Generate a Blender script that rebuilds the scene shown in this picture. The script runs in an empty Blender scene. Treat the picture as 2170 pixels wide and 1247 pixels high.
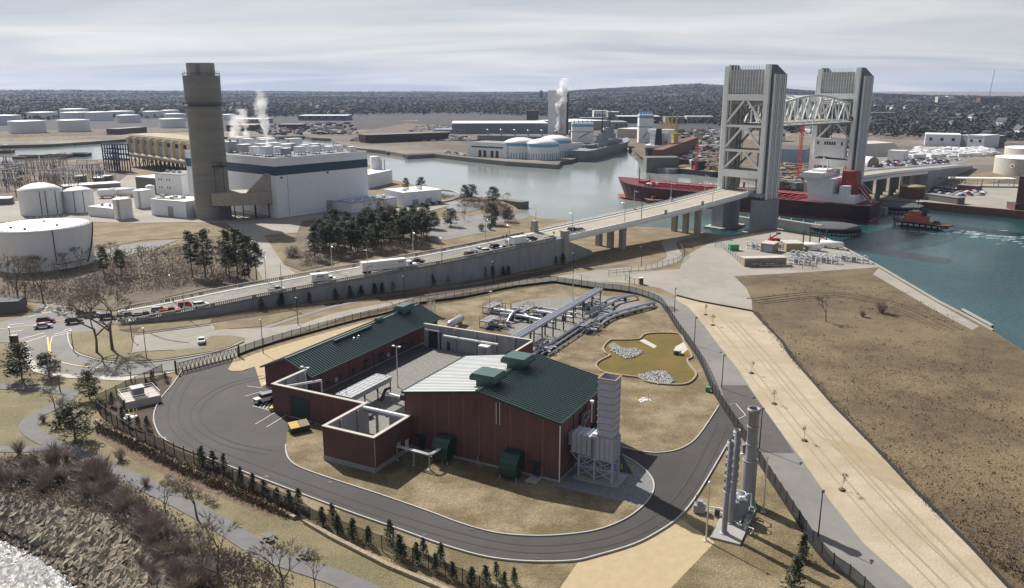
import bpy,math,random
import numpy as np
from mathutils import Vector,Matrix
random.seed(7)
R=math.radians
PI=math.pi
SC=bpy.context.scene
COL=SC.collection
# ------------------------------------------------------------------ camera, sky, sun, exposure
CAM_H,FPX=66.0,1720.0
PITCH=math.atan((623.5-187)/FPX)
cd=bpy.data.cameras.new('camera')
cam=bpy.data.objects.new('camera',cd);COL.objects.link(cam)
cam.location=(0,0,CAM_H)
cam.rotation_euler=(PI/2-PITCH,0,0)
cd.sensor_width=36.0;cd.lens=36.0*FPX/2170.0
cd.clip_start=0.5;cd.clip_end=40000
SC.camera=cam
SUN_EL,SUN_AZ=R(41.5),R(-38)  # azimuth from +Y towards +X
wd=bpy.data.worlds.new('World');SC.world=wd;wd.use_nodes=True
nt=wd.node_tree;nt.nodes.clear()
def N(t,typ,**kw):
 n=t.nodes.new(typ)
 for k,v in kw.items():setattr(n,k,v)
 return n
out=N(nt,'ShaderNodeOutputWorld');bg=N(nt,'ShaderNodeBackground');bg.inputs[1].default_value=0.06
sky=N(nt,'ShaderNodeTexSky',sky_type='NISHITA',sun_disc=False,sun_elevation=SUN_EL,sun_rotation=SUN_AZ,altitude=60,air_density=1.0,dust_density=2.5,ozone_density=1.0)
tc=N(nt,'ShaderNodeTexCoord');sp=N(nt,'ShaderNodeSeparateXYZ');nt.links.new(tc.outputs['Generated'],sp.inputs[0])
zc=N(nt,'ShaderNodeMath',operation='MAXIMUM');zc.inputs[1].default_value=0.0;nt.links.new(sp.outputs[2],zc.inputs[0])
za=N(nt,'ShaderNodeMath',operation='ADD');za.inputs[1].default_value=0.09;nt.links.new(zc.outputs[0],za.inputs[0])
dx=N(nt,'ShaderNodeMath',operation='DIVIDE');dy=N(nt,'ShaderNodeMath',operation='DIVIDE')
nt.links.new(sp.outputs[0],dx.inputs[0]);nt.links.new(za.outputs[0],dx.inputs[1])
nt.links.new(sp.outputs[1],dy.inputs[0]);nt.links.new(za.outputs[0],dy.inputs[1])
cb=N(nt,'ShaderNodeCombineXYZ');nt.links.new(dx.outputs[0],cb.inputs[0]);nt.links.new(dy.outputs[0],cb.inputs[1])
mp=N(nt,'ShaderNodeMapping');mp.inputs['Scale'].default_value=(0.30,0.62,1);mp.inputs['Location'].default_value=(3.1,0.4,0);mp.inputs['Rotation'].default_value=(0,0,R(8))
nt.links.new(cb.outputs[0],mp.inputs[0])
n1=N(nt,'ShaderNodeTexNoise');n1.inputs['Scale'].default_value=1.1;n1.inputs['Detail'].default_value=7;n1.inputs['Roughness'].default_value=0.5;n1.inputs['Distortion'].default_value=0.9
nt.links.new(mp.outputs[0],n1.inputs['Vector'])
rp=N(nt,'ShaderNodeValToRGB');rp.color_ramp.elements[0].position=0.34;rp.color_ramp.elements[0].color=(6.8,7.15,8.1,1)
rp.color_ramp.elements[1].position=0.66;rp.color_ramp.elements[1].color=(10.7,10.6,10.7,1)
nt.links.new(n1.outputs[0],rp.inputs[0])
vd_=N(nt,'ShaderNodeVectorMath',operation='DOT_PRODUCT');vd_.inputs[1].default_value=(math.sin(SUN_AZ),math.cos(SUN_AZ),0);nt.links.new(tc.outputs['Generated'],vd_.inputs[0])
vr=N(nt,'ShaderNodeMapRange');vr.inputs[1].default_value=-.6;vr.inputs[2].default_value=1;vr.inputs[3].default_value=.55;vr.inputs[4].default_value=1.06;nt.links.new(vd_.outputs['Value'],vr.inputs[0])
vm=N(nt,'ShaderNodeVectorMath',operation='SCALE');nt.links.new(rp.outputs[0],vm.inputs[0]);nt.links.new(vr.outputs[0],vm.inputs['Scale'])
mx=N(nt,'ShaderNodeMix',data_type='RGBA')  # thin cloud low in the sky, clearing overhead
mr=N(nt,'ShaderNodeMapRange',interpolation_type='SMOOTHSTEP');mr.inputs[1].default_value=0.16;mr.inputs[2].default_value=0.42;mr.inputs[3].default_value=0.95;mr.inputs[4].default_value=0.27
nt.links.new(sp.outputs[2],mr.inputs[0]);nt.links.new(mr.outputs[0],mx.inputs[0])
nt.links.new(sky.outputs[0],mx.inputs[6]);nt.links.new(vm.outputs[0],mx.inputs[7])
nt.links.new(mx.outputs[2],bg.inputs[0]);nt.links.new(bg.outputs[0],out.inputs[0])
sd=bpy.data.lights.new('sun','SUN');sd.energy=5.0;sd.angle=R(0.5);sd.color=(1.0,0.955,0.89)
sun=bpy.data.objects.new('sun',sd);COL.objects.link(sun)
svec=Vector((math.sin(SUN_AZ)*math.cos(SUN_EL),math.cos(SUN_AZ)*math.cos(SUN_EL),math.sin(SUN_EL)))
sun.rotation_euler=svec.to_track_quat('Z','Y').to_euler();sun.location=(-200,250,300)
SC.view_settings.view_transform='Standard';SC.view_settings.look='None';SC.view_settings.gamma=1
SC.view_settings.exposure=0.42
SC.render.engine='CYCLES'
cy=SC.cycles
cy.use_denoising=True;cy.max_bounces=6;cy.diffuse_bounces=2;cy.glossy_bounces=3;cy.transmission_bounces=3
cy.transparent_max_bounces=24;cy.volume_bounces=0;cy.sample_clamp_indirect=6
# ------------------------------------------------------------------ measuring helpers (photo pixel -> point on the plane z)
CP,SP=math.cos(PITCH),math.sin(PITCH)
def ray(px,py):
 x=(px-1085)/FPX;y=-(py-623.5)/FPX
 return(x,CP+y*SP,-SP+y*CP)
def G(px,py,z=0.0):
 r=ray(px,py);t=(z-CAM_H)/r[2]
 return(r[0]*t,r[1]*t,z)
def HT(p,py):
 y=-(py-623.5)/FPX
 return CAM_H+p[1]*((-SP+y*CP)/(CP+y*SP))
SA=(8.054,127.613);SR=R(-27.4);SU=(math.cos(SR),math.sin(SR));SV=(-SU[1],SU[0])
def S2(x,y):  # site grid (origin: near corner of the tall red building)
 return(SA[0]+x*SU[0]+y*SV[0],SA[1]+x*SU[1]+y*SV[1])
# ------------------------------------------------------------------ materials
MATS={}
def mat(name,c1,c2=None,scale=1.0,rough=0.8,metal=0.0,bump=0.0,bscale=None,c3=None,scale3=0.1,amt3=0.6,stretch=(1,1,1),contrast=0.5,spec=None,emit=0,alpha=1.0,waves=None):
 if name in MATS:return MATS[name]
 m=bpy.data.materials.new(name);m.use_nodes=True;t=m.node_tree
 b=t.nodes['Principled BSDF'];L=t.links.new
 b.inputs['Roughness'].default_value=rough;b.inputs['Metallic'].default_value=metal
 if spec is not None:b.inputs['Specular IOR Level'].default_value=spec
 if c2 is None:c2=tuple(x*0.8 for x in c1)
 tcn=N(t,'ShaderNodeTexCoord');mpn=N(t,'ShaderNodeMapping');mpn.inputs['Scale'].default_value=stretch
 L(tcn.outputs['Object'],mpn.inputs[0])
 a=N(t,'ShaderNodeTexNoise');a.inputs['Scale'].default_value=scale;a.inputs['Detail'].default_value=6;a.inputs['Roughness'].default_value=0.62
 L(mpn.outputs[0],a.inputs['Vector'])
 r=N(t,'ShaderNodeValToRGB');r.color_ramp.elements[0].position=0.5-contrast*0.4;r.color_ramp.elements[1].position=0.5+contrast*0.4
 r.color_ramp.elements[0].color=(*c2,1);r.color_ramp.elements[1].color=(*c1,1);L(a.outputs[0],r.inputs[0])
 col=r.outputs[0]
 if c3 is not None:
  a3=N(t,'ShaderNodeTexNoise');a3.inputs['Scale'].default_value=scale3;a3.inputs['Detail'].default_value=5;a3.inputs['Roughness'].default_value=0.6
  L(mpn.outputs[0],a3.inputs['Vector'])
  r3=N(t,'ShaderNodeValToRGB');r3.color_ramp.elements[0].position=0.42;r3.color_ramp.elements[1].position=0.62
  r3.color_ramp.elements[0].color=(0,0,0,1);r3.color_ramp.elements[1].color=(amt3,amt3,amt3,1);L(a3.outputs[0],r3.inputs[0])
  m3=N(t,'ShaderNodeMix',data_type='RGBA');L(r3.outputs[0],m3.inputs[0]);L(col,m3.inputs[6]);m3.inputs[7].default_value=(*c3,1)
  col=m3.outputs[2]
 if bump>=.5:  # fine grain
  fg=N(t,'ShaderNodeTexNoise');fg.inputs['Scale'].default_value=3.2;fg.inputs['Detail'].default_value=4;fg.inputs['Roughness'].default_value=.7;L(tcn.outputs['Object'],fg.inputs['Vector'])
  fr=N(t,'ShaderNodeMapRange');fr.inputs[1].default_value=.3;fr.inputs[2].default_value=.7;fr.inputs[3].default_value=.55;fr.inputs[4].default_value=1.35;L(fg.outputs[0],fr.inputs[0])
  fm=N(t,'ShaderNodeVectorMath',operation='SCALE');L(col,fm.inputs[0]);L(fr.outputs[0],fm.inputs['Scale']);col=fm.outputs[0]
 if waves:  # (axis scale, darkness, direction) thin repeated lines
  w=N(t,'ShaderNodeTexWave',wave_type='BANDS',bands_direction=waves[2]);w.inputs['Scale'].default_value=waves[0]
  w.inputs['Distortion'].default_value=waves[3]if len(waves)>3 else 0.0
  w.inputs['Detail'].default_value=2
  L(tcn.outputs['Object'],w.inputs['Vector'])
  wr=N(t,'ShaderNodeValToRGB');wr.color_ramp.elements[0].position=0.0;wr.color_ramp.elements[1].position=0.22
  k=1-waves[1];wr.color_ramp.elements[0].color=(k,k,k,1);wr.color_ramp.elements[1].color=(1,1,1,1);L(w.outputs[0],wr.inputs[0])
  mm=N(t,'ShaderNodeMix',data_type='RGBA',blend_type='MULTIPLY');mm.inputs[0].default_value=1;L(col,mm.inputs[6]);L(wr.outputs[0],mm.inputs[7]);col=mm.outputs[2]
 L(col,b.inputs['Base Color'])
 if bump:
  bn=N(t,'ShaderNodeTexNoise');bn.inputs['Scale'].default_value=bscale or scale*3;bn.inputs['Detail'].default_value=4
  L(mpn.outputs[0],bn.inputs['Vector']);bb=N(t,'ShaderNodeBump');bb.inputs['Strength'].default_value=bump;bb.inputs['Distance'].default_value=0.3
  L(bn.outputs[0],bb.inputs['Height']);L(bb.outputs[0],b.inputs['Normal'])
 if emit:b.inputs['Emission Color'].default_value=(*c1,1);b.inputs['Emission Strength'].default_value=emit
 if alpha<1:b.inputs['Alpha'].default_value=alpha
 MATS[name]=m
 return m
M=lambda n:MATS[n]
mat('dry_grass',(0.209,0.155,0.080),(0.110,0.081,0.039),.9,.95,bump=.6,bscale=2.2,c3=(0.264,0.200,0.112),scale3=.09,amt3=.75,contrast=.75)
mat('lawn',(.185,.14,.066),(.10,.073,.034),1.1,.95,bump=.6,bscale=3,c3=(.275,.22,.13),scale3=.11,amt3=.9,contrast=.9)
mat('park_grass',(0.194,0.165,0.085),(0.122,0.102,0.050),1.0,.95,bump=.5,bscale=3,c3=(0.272,0.218,0.126),scale3=.07,amt3=.7,contrast=.7)
mat('field',(.150,.106,.054),(.052,.037,.019),.30,.97,bump=1,bscale=1.4,c3=(.205,.16,.088),scale3=.035,amt3=.65,contrast=.85)
mat('straw',(.47,.405,.30),(.34,.285,.195),.3,.95,bump=.3,bscale=2,c3=(.27,.215,.13),scale3=.055,amt3=.5,contrast=.9)
mat('seeded',(0.454,0.361,0.218),(0.353,0.277,0.160),.6,.95,bump=.2,bscale=4,contrast=.7)
mat('mulch',(0.117,0.081,0.054),(0.063,0.045,0.032),2,.97,bump=.8,contrast=.8)
mat('brush_ground',(0.145,0.106,0.076),(0.076,0.055,0.043),.7,.97,bump=1,bscale=2,c3=(0.212,0.170,0.111),scale3=.08,contrast=.8)
mat('asphalt_new',(0.049,0.043,0.041),(0.033,0.030,0.029),.25,.85,bump=.15,bscale=12,c3=(0.068,0.061,0.058),scale3=.06,amt3=.6,contrast=.6)
mat('asphalt_old',(0.200,0.191,0.178),(0.149,0.143,0.136),.3,.9,bump=.15,bscale=10,c3=(0.238,0.225,0.208),scale3=.07,contrast=.6)
mat('asphalt_trail',(0.170,0.162,0.162),(0.128,0.123,0.123),.5,.9,bump=.15,bscale=10)
mat('asphalt_dark',(0.098,0.088,0.085),(0.072,0.065,0.064),.4,.9)
mat('gravel_yard',(0.312,0.287,0.246),(0.238,0.217,0.184),.35,.95,bump=.4,bscale=8,c3=(0.353,0.320,0.279),scale3=.05,contrast=.6)
mat('gravel',(0.295,0.283,0.262),(0.180,0.172,0.160),3.0,.95,bump=.6,bscale=9,contrast=.8)
mat('gravel_blue',(0.262,0.267,0.271),(0.164,0.168,0.172),3.0,.95,bump=.5,bscale=9,contrast=.8)
mat('concrete',(0.391,0.374,0.340),(0.289,0.276,0.251),.5,.85,bump=.1,c3=(0.255,0.242,0.221),scale3=.25,amt3=.5)
mat('concrete_wall',(0.360,0.360,0.366),(0.253,0.256,0.265),.35,.85,bump=.15,stretch=(1,1,.25),c3=(0.208,0.211,0.220),scale3=.4,amt3=.5,contrast=.8)
mat('concrete_light',(0.527,0.493,0.433),(0.425,0.399,0.348),.4,.85)
mat('concrete_stained',(0.216,0.208,0.188),(0.120,0.116,0.104),.5,.9,bump=.15,stretch=(1,1,.2),c3=(0.096,0.092,0.080),scale3=.5,contrast=.8)
mat('deck_concrete',(0.394,0.353,0.287),(0.328,0.295,0.238),.25,.9,c3=(0.271,0.246,0.213),scale3=.12,amt3=.5,stretch=(1,1,1))
mat('curb',(.50,.485,.45),(.38,.365,.34),1,.85)
mat('white_paint',(.80,.80,.78),(.68,.68,.66),2,.7)
mat('yellow_paint',(.75,.48,.10),(.62,.40,.08),2,.7)
mat('red_brick',(0.144,0.066,0.063),(0.108,0.049,0.048),.6,.85,bump=.1,c3=(0.166,0.072,0.061),scale3=.25,amt3=.5,stretch=(1,1,.5),waves=(.35,.12,'X'))
mat('green_roof',(0.044,0.080,0.068),(0.036,0.068,0.056),.5,.33,metal=.15)
MATS['green_roof'].node_tree.nodes['Principled BSDF'].inputs['Coat Weight'].default_value=1.0
MATS['green_roof'].node_tree.nodes['Principled BSDF'].inputs['Coat Roughness'].default_value=.22
MATS['green_roof'].node_tree.nodes['Principled BSDF'].inputs['Coat IOR'].default_value=1.9
mat('green_dark',(.018,.055,.042),(.014,.042,.033),1,.45)
mat('green_hood',(0.050,0.105,0.090),(0.041,0.088,0.075),1,.5)
mat('grey_steel',(.36,.365,.38),(.29,.295,.31),.7,.5,metal=.2)
mat('chimney_grey',(0.431,0.440,0.528),(0.355,0.365,0.436),.6,.55)
mat('stack_concrete',(0.305,0.299,0.277),(0.198,0.195,0.180),.22,.9,bump=.1,stretch=(.25,.25,2.6),c3=(0.181,0.172,0.150),scale3=.10,amt3=.5,contrast=.9)
mat('asphalt_mark',(0.058,0.055,0.053),(0.045,0.042,0.041),.3,.9)
mat('field_track',(0.158,0.119,0.063),(0.101,0.074,0.038),.5,.95)
mat('stain',(0.370,0.301,0.198),(0.275,0.215,0.129),.4,.95,contrast=.8)
mat('roof_glare',(.60,.61,.595),(.44,.46,.45),.35,.4,contrast=.9,stretch=(.3,1,1))  # pale metal colour imitates the glare on the left roof slope
mat('tanker_deck',(.19,.025,.03),(.12,.018,.022),.25,.6,contrast=.8)
mat('table_grey',(.10,.10,.11),None,1,.7)
mat('stack_grey',(0.255,0.259,0.272),(0.212,0.217,0.230),.6,.55,metal=.1)
mat('panel_joint',(.30,.17,.16),None,1,.8)
mat('silver',(0.594,0.612,0.648),(0.504,0.522,0.558),1,.32,metal=.75)
mat('steel_dark',(.05,.052,.055),(.03,.03,.032),2,.6)
mat('black',(.012,.012,.013),(.008,.008,.008),2,.7)
mat('fence_black',(.018,.018,.018),(.012,.012,.012),2,.7)
mat('white',(.84,.84,.83),(.70,.70,.69),.5,.5)
mat('white_tank',(.82,.83,.84),(.74,.75,.76),.25,.55,stretch=(1,1,.15),c3=(.62,.61,.59),scale3=.5,amt3=.2,waves=(.28,.035,'X'))
mat('white_metal',(.82,.84,.88),(.74,.76,.80),.2,.5,waves=(.5,.08,'X'))
mat('navy',(.015,.055,.10),(.012,.045,.085),.3,.5)
mat('yellow_wall',(.72,.60,.38),(.62,.52,.33),.3,.7,c3=(.50,.41,.26),scale3=.3,amt3=.4)
mat('beige',(0.416,0.360,0.288),(0.336,0.296,0.240),.3,.8)
mat('tan',(0.357,0.272,0.162),(0.272,0.204,0.128),.5,.8)
mat('bridge_white',(.88,.88,.85),(.80,.80,.77),.3,.55)
mat('bridge_glass',(.44,.45,.44),(.34,.35,.34),.4,.35)
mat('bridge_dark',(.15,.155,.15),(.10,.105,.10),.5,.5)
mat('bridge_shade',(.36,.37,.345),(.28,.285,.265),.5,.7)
mat('tanker_red',(.34,.05,.05),(.25,.038,.04),.4,.6)
mat('tanker_hull',(0.050,0.013,0.014),(0.034,0.010,0.011),.15,.6,c3=(0.080,0.020,0.016),scale3=.08)
mat('boot_red',(.42,.10,.07),(.32,.08,.05),.3,.7)
mat('hull_black',(.018,.02,.025),(.012,.013,.016),.3,.6)
mat('hull_grey',(.17,.18,.205),(.14,.15,.17),.1,.6)
mat('ship_grey',(.27,.28,.30),(.20,.21,.23),.4,.6)
mat('orange_hull',(.50,.13,.06),(.38,.09,.045),.6,.6)
mat('rust',(.20,.09,.05),(.11,.055,.035),.5,.85)
mat('stone_wall',(.42,.34,.23),(.24,.19,.13),2,.9,bump=.5)
mat('rock',(0.425,0.357,0.264),(0.221,0.187,0.145),.8,.92,bump=.4,c3=(0.170,0.136,0.102),scale3=.7)
mat('rock_white',(.55,.54,.52),(.30,.29,.28),2,.9)
mat('basin_grass',(0.127,0.097,0.011),(0.082,0.064,0.008),.35,.95,bump=.3,c3=(0.158,0.097,0.014),scale3=.09,amt3=.8)
mat('needles',(.075,.088,.038),(.028,.036,.018),.8,.85,contrast=.7)
mat('needles_small',(.055,.075,.036),(.025,.036,.018),2,.85,contrast=.7)
mat('twigs',(0.368,0.304,0.240),(0.224,0.184,0.144),1.5,.95)
mat('twigs_red',(0.311,0.248,0.215),(0.192,0.148,0.129),1.5,.95)
mat('bark',(.17,.14,.115),(.09,.075,.06),3,.95)
mat('red_shrub',(.19,.13,.08),(.11,.075,.045),1.0,.95,bump=.6)
mat('glass_dark',(.02,.025,.03),(.014,.018,.022),1,.12)
mat('tyre',(.015,.015,.015),(.01,.01,.01),3,.85)
mat('light_blue',(.14,.40,.62),(.11,.34,.54),.4,.6)
mat('blue_roof',(.30,.37,.47),(.25,.31,.40),.2,.5)
mat('window_dark',(.04,.045,.055),(.025,.03,.035),.5,.3)
mat('yellow',(.70,.50,.05),(.60,.42,.04),1,.6)
mat('crane_yellow',(.55,.42,.14),(.45,.34,.11),1,.6)
mat('red_paint',(.45,.04,.04),(.36,.03,.03),1,.5)
mat('green_box',(.06,.32,.15),(.05,.26,.12),1,.6)
mat('dumpster_green',(.02,.07,.04),(.014,.05,.03),1,.6)
mat('timber',(.30,.20,.11),(.2,.13,.07),1,.9)
mat('dark_roof',(0.090,0.090,0.095),(0.063,0.063,0.068),.6,.85)
mat('roof_grey',(.24,.24,.25),(.18,.18,.19),.3,.85)
mat('roof_white',(.74,.74,.73),(.62,.62,.61),.2,.7)
mat('far_ground',(0.128,0.104,0.081),(0.064,0.051,0.041),.012,.95,c3=(0.281,0.238,0.187),scale3=.006,amt3=.7,contrast=.8)
mat('forest_floor',(.042,.034,.036),(.03,.026,.029),.004,.97,c3=(.055,.045,.044),scale3=.0012,contrast=.9)
# ------------------------------------------------------------------ mesh builder and scene helpers
class MB:
 def __init__(s):s.v=[];s.f=[];s.sm=[]
 def add(s,vs,fs,smooth=False):
  o=len(s.v);s.v.extend([tuple(p)for p in vs]);s.f.extend([tuple(i+o for i in f)for f in fs]);s.sm.extend([smooth]*len(fs));return s
 def box(s,x0,y0,z0,x1,y1,z1):
  return s.add([(x0,y0,z0),(x1,y0,z0),(x1,y1,z0),(x0,y1,z0),(x0,y0,z1),(x1,y0,z1),(x1,y1,z1),(x0,y1,z1)],[(3,2,1,0),(4,5,6,7),(0,1,5,4),(1,2,6,5),(2,3,7,6),(3,0,4,7)])
 def beam(s,a,b,w=.2,h=None):
  a,b=Vector(a),Vector(b);h=h or w;d=b-a
  if d.length<1e-6:return s
  d.normalize();up=Vector((0,0,1))if abs(d.z)<.95 else Vector((0,1,0))
  x=d.cross(up).normalized()*(w/2);y=x.cross(d).normalized()*(h/2)
  vs=[p+i*x+j*y for p in(a,b)for i,j in((-1,-1),(1,-1),(1,1),(-1,1))]
  return s.add(vs,[(0,1,2,3),(7,6,5,4),(0,4,5,1),(1,5,6,2),(2,6,7,3),(3,7,4,0)])
 def tube(s,pts,r,n=8,caps=True):
  pts=[Vector(p)for p in pts];rr=r if isinstance(r,(list,tuple))else[r]*len(pts);vs=[];k=len(pts)
  for i,p in enumerate(pts):
   d=(pts[min(i+1,k-1)]-pts[max(i-1,0)]).normalized()
   up=Vector((0,0,1))if abs(d.z)<.9 else Vector((1,0,0))
   x=d.cross(up).normalized();y=x.cross(d)
   for j in range(n):
    a=2*PI*j/n;vs.append(p+rr[i]*(math.cos(a)*x+math.sin(a)*y))
  fs=[(i*n+j,i*n+(j+1)%n,(i+1)*n+(j+1)%n,(i+1)*n+j)for i in range(k-1)for j in range(n)]
  s.add(vs,fs,True)
  if caps:s.add(vs[:n],[tuple(range(n))]);s.add(vs[-n:],[tuple(range(n))[::-1]])
  return s
 def lathe(s,prof,n=24,x=0,y=0,smooth=True,a0=0.0):
  vs=[(x+r*math.cos(2*PI*j/n+a0),y+r*math.sin(2*PI*j/n+a0),z)for r,z in prof for j in range(n)]
  fs=[(i*n+j,i*n+(j+1)%n,(i+1)*n+(j+1)%n,(i+1)*n+j)for i in range(len(prof)-1)for j in range(n)]
  return s.add(vs,fs,smooth)
 def prism(s,poly,z0,z1):
  n=len(poly)
  ar=sum(poly[i][0]*poly[(i+1)%n][1]-poly[(i+1)%n][0]*poly[i][1]for i in range(n))
  if ar<0:poly=poly[::-1]
  vs=[(p[0],p[1],z0)for p in poly]+[(p[0],p[1],z1)for p in poly]
  return s.add(vs,[tuple(range(n))[::-1],tuple(range(n,2*n))]+[(i,(i+1)%n,n+(i+1)%n,n+i)for i in range(n)])
 def build(s,name,m,parent=None,loc=None,rot=0):
  me=bpy.data.meshes.new(name);me.from_pydata(s.v,[],s.f);me.polygons.foreach_set('use_smooth',s.sm)
  me.materials.append(MATS[m]if isinstance(m,str)else m);me.update()
  o=bpy.data.objects.new(name,me);COL.objects.link(o)
  if parent:o.parent=parent
  if loc is not None:o.location=loc
  if rot:o.rotation_euler=(0,0,rot)
  return o
def tag(o,label,cat,group=None):
 o['label']=label;o['category']=cat
 if group:o['group']=group
 return o
def thing(name,label,cat,loc=(0,0,0),rot=0,group=None):
 o=bpy.data.objects.new(name,None);COL.objects.link(o);o.location=loc;o.rotation_euler=(0,0,rot);o.empty_display_size=.5
 return tag(o,label,cat,group)
def struct(o,kind='structure'):o['kind']=kind;return o
def dup(root,loc,rot=0,label=None,group=None,scale=None):
 r=root.copy();COL.objects.link(r);r.location=loc;r.rotation_euler=(0,0,rot)
 if scale:r.scale=scale if isinstance(scale,tuple)else(scale,)*3
 if label:r['label']=label
 if group:r['group']=group
 for ch in list(root.children):
  c=ch.copy();COL.objects.link(c);c.parent=r
  for g in ch.children:
   d=g.copy();COL.objects.link(d);d.parent=c
 return r
from mathutils.geometry import tessellate_polygon
def sheet_mesh(mb,poly,z):
 v=[Vector((p[0],p[1],z))for p in poly]
 tris=tessellate_polygon([v])
 fs=[]
 for t in tris:
  a,b,c=(v[i]for i in t)
  fs.append(t if(b-a).cross(c-a).z>0 else t[::-1])
 mb.add(v,fs);return mb
def smooth_poly(pts,k=4,closed=True):
 n=len(pts);o=[]
 rng=range(n)if closed else range(n-1)
 for i in rng:
  p=[Vector(pts[(i+d)%n]if closed else pts[min(max(i+d,0),n-1)])for d in(-1,0,1,2)]
  for j in range(k):
   t=j/k
   o.append(tuple(.5*(2*p[1]+(p[2]-p[0])*t+(2*p[0]-5*p[1]+4*p[2]-p[3])*t*t+(3*p[1]-p[0]-3*p[2]+p[3])*t**3)))
 if not closed:o.append(tuple(pts[-1][:len(o[0])]))
 return o
def GP(pts,z=0):return[G(x,y,z)[:2]for x,y in pts]
def patch(name,pts,m,z,smooth=False,world=False):
 w=list(pts)if world else GP(pts)
 if smooth:w=smooth_poly(w)
 mb=MB();sheet_mesh(mb,w,z);return struct(mb.build(name,m))
def ribbon(mb,pts,w,z,off=0.0,zf=None):
 """flat strip along world points"""
 P=[Vector(p[:2])for p in pts];n=len(P);vs=[]
 for i in range(n):
  d=(P[min(i+1,n-1)]-P[max(i-1,0)]).normalized();nn=Vector((-d.y,d.x))
  zz=zf[i]if zf else z
  for q in(-w/2,w/2):vs.append((P[i].x+nn.x*(off+q),P[i].y+nn.y*(off+q),zz))
 return mb.add(vs,[(2*i,2*i+2,2*i+3,2*i+1)for i in range(n-1)])
def strip3(mb,pts,w,z0,z1,zf=None):
 """low wall of width w from z0 to z1 following world points"""
 P=[Vector(p[:2])for p in pts];n=len(P);vs=[]
 for i in range(n):
  d=(P[min(i+1,n-1)]-P[max(i-1,0)]).normalized();nn=Vector((-d.y,d.x))*(w/2)
  b=zf[i]if zf else 0
  for sx,z in((-1,z0),(1,z0),(1,z1),(-1,z1)):vs.append((P[i].x+sx*nn.x,P[i].y+sx*nn.y,z+b))
 fs=[(4*i+j,4*i+(j+1)%4,4*i+4+(j+1)%4,4*i+4+j)for i in range(n-1)for j in range(4)]
 fs=[f[::-1]for f in fs]
 fs+=[(0,1,2,3),(4*n-1,4*n-2,4*n-3,4*n-4)]
 return mb.add(vs,fs)
def resample(pts,step):
 P=[Vector(p[:2])for p in pts];o=[P[0].copy()];acc=0
 for a,b in zip(P,P[1:]):
  L=(b-a).length;t=step-acc
  while t<=L:o.append(a+(b-a)*(t/L));t+=step
  acc=(acc+L)%step
 return o
ORD=['first','second','third','fourth','fifth','sixth','seventh','eighth','ninth','tenth','eleventh','twelfth','thirteenth','fourteenth','fifteenth','sixteenth','seventeenth','eighteenth','nineteenth','twentieth','twenty-first','twenty-second','twenty-third','twenty-fourth','twenty-fifth','twenty-sixth','twenty-seventh','twenty-eighth','twenty-ninth','thirtieth']
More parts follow.
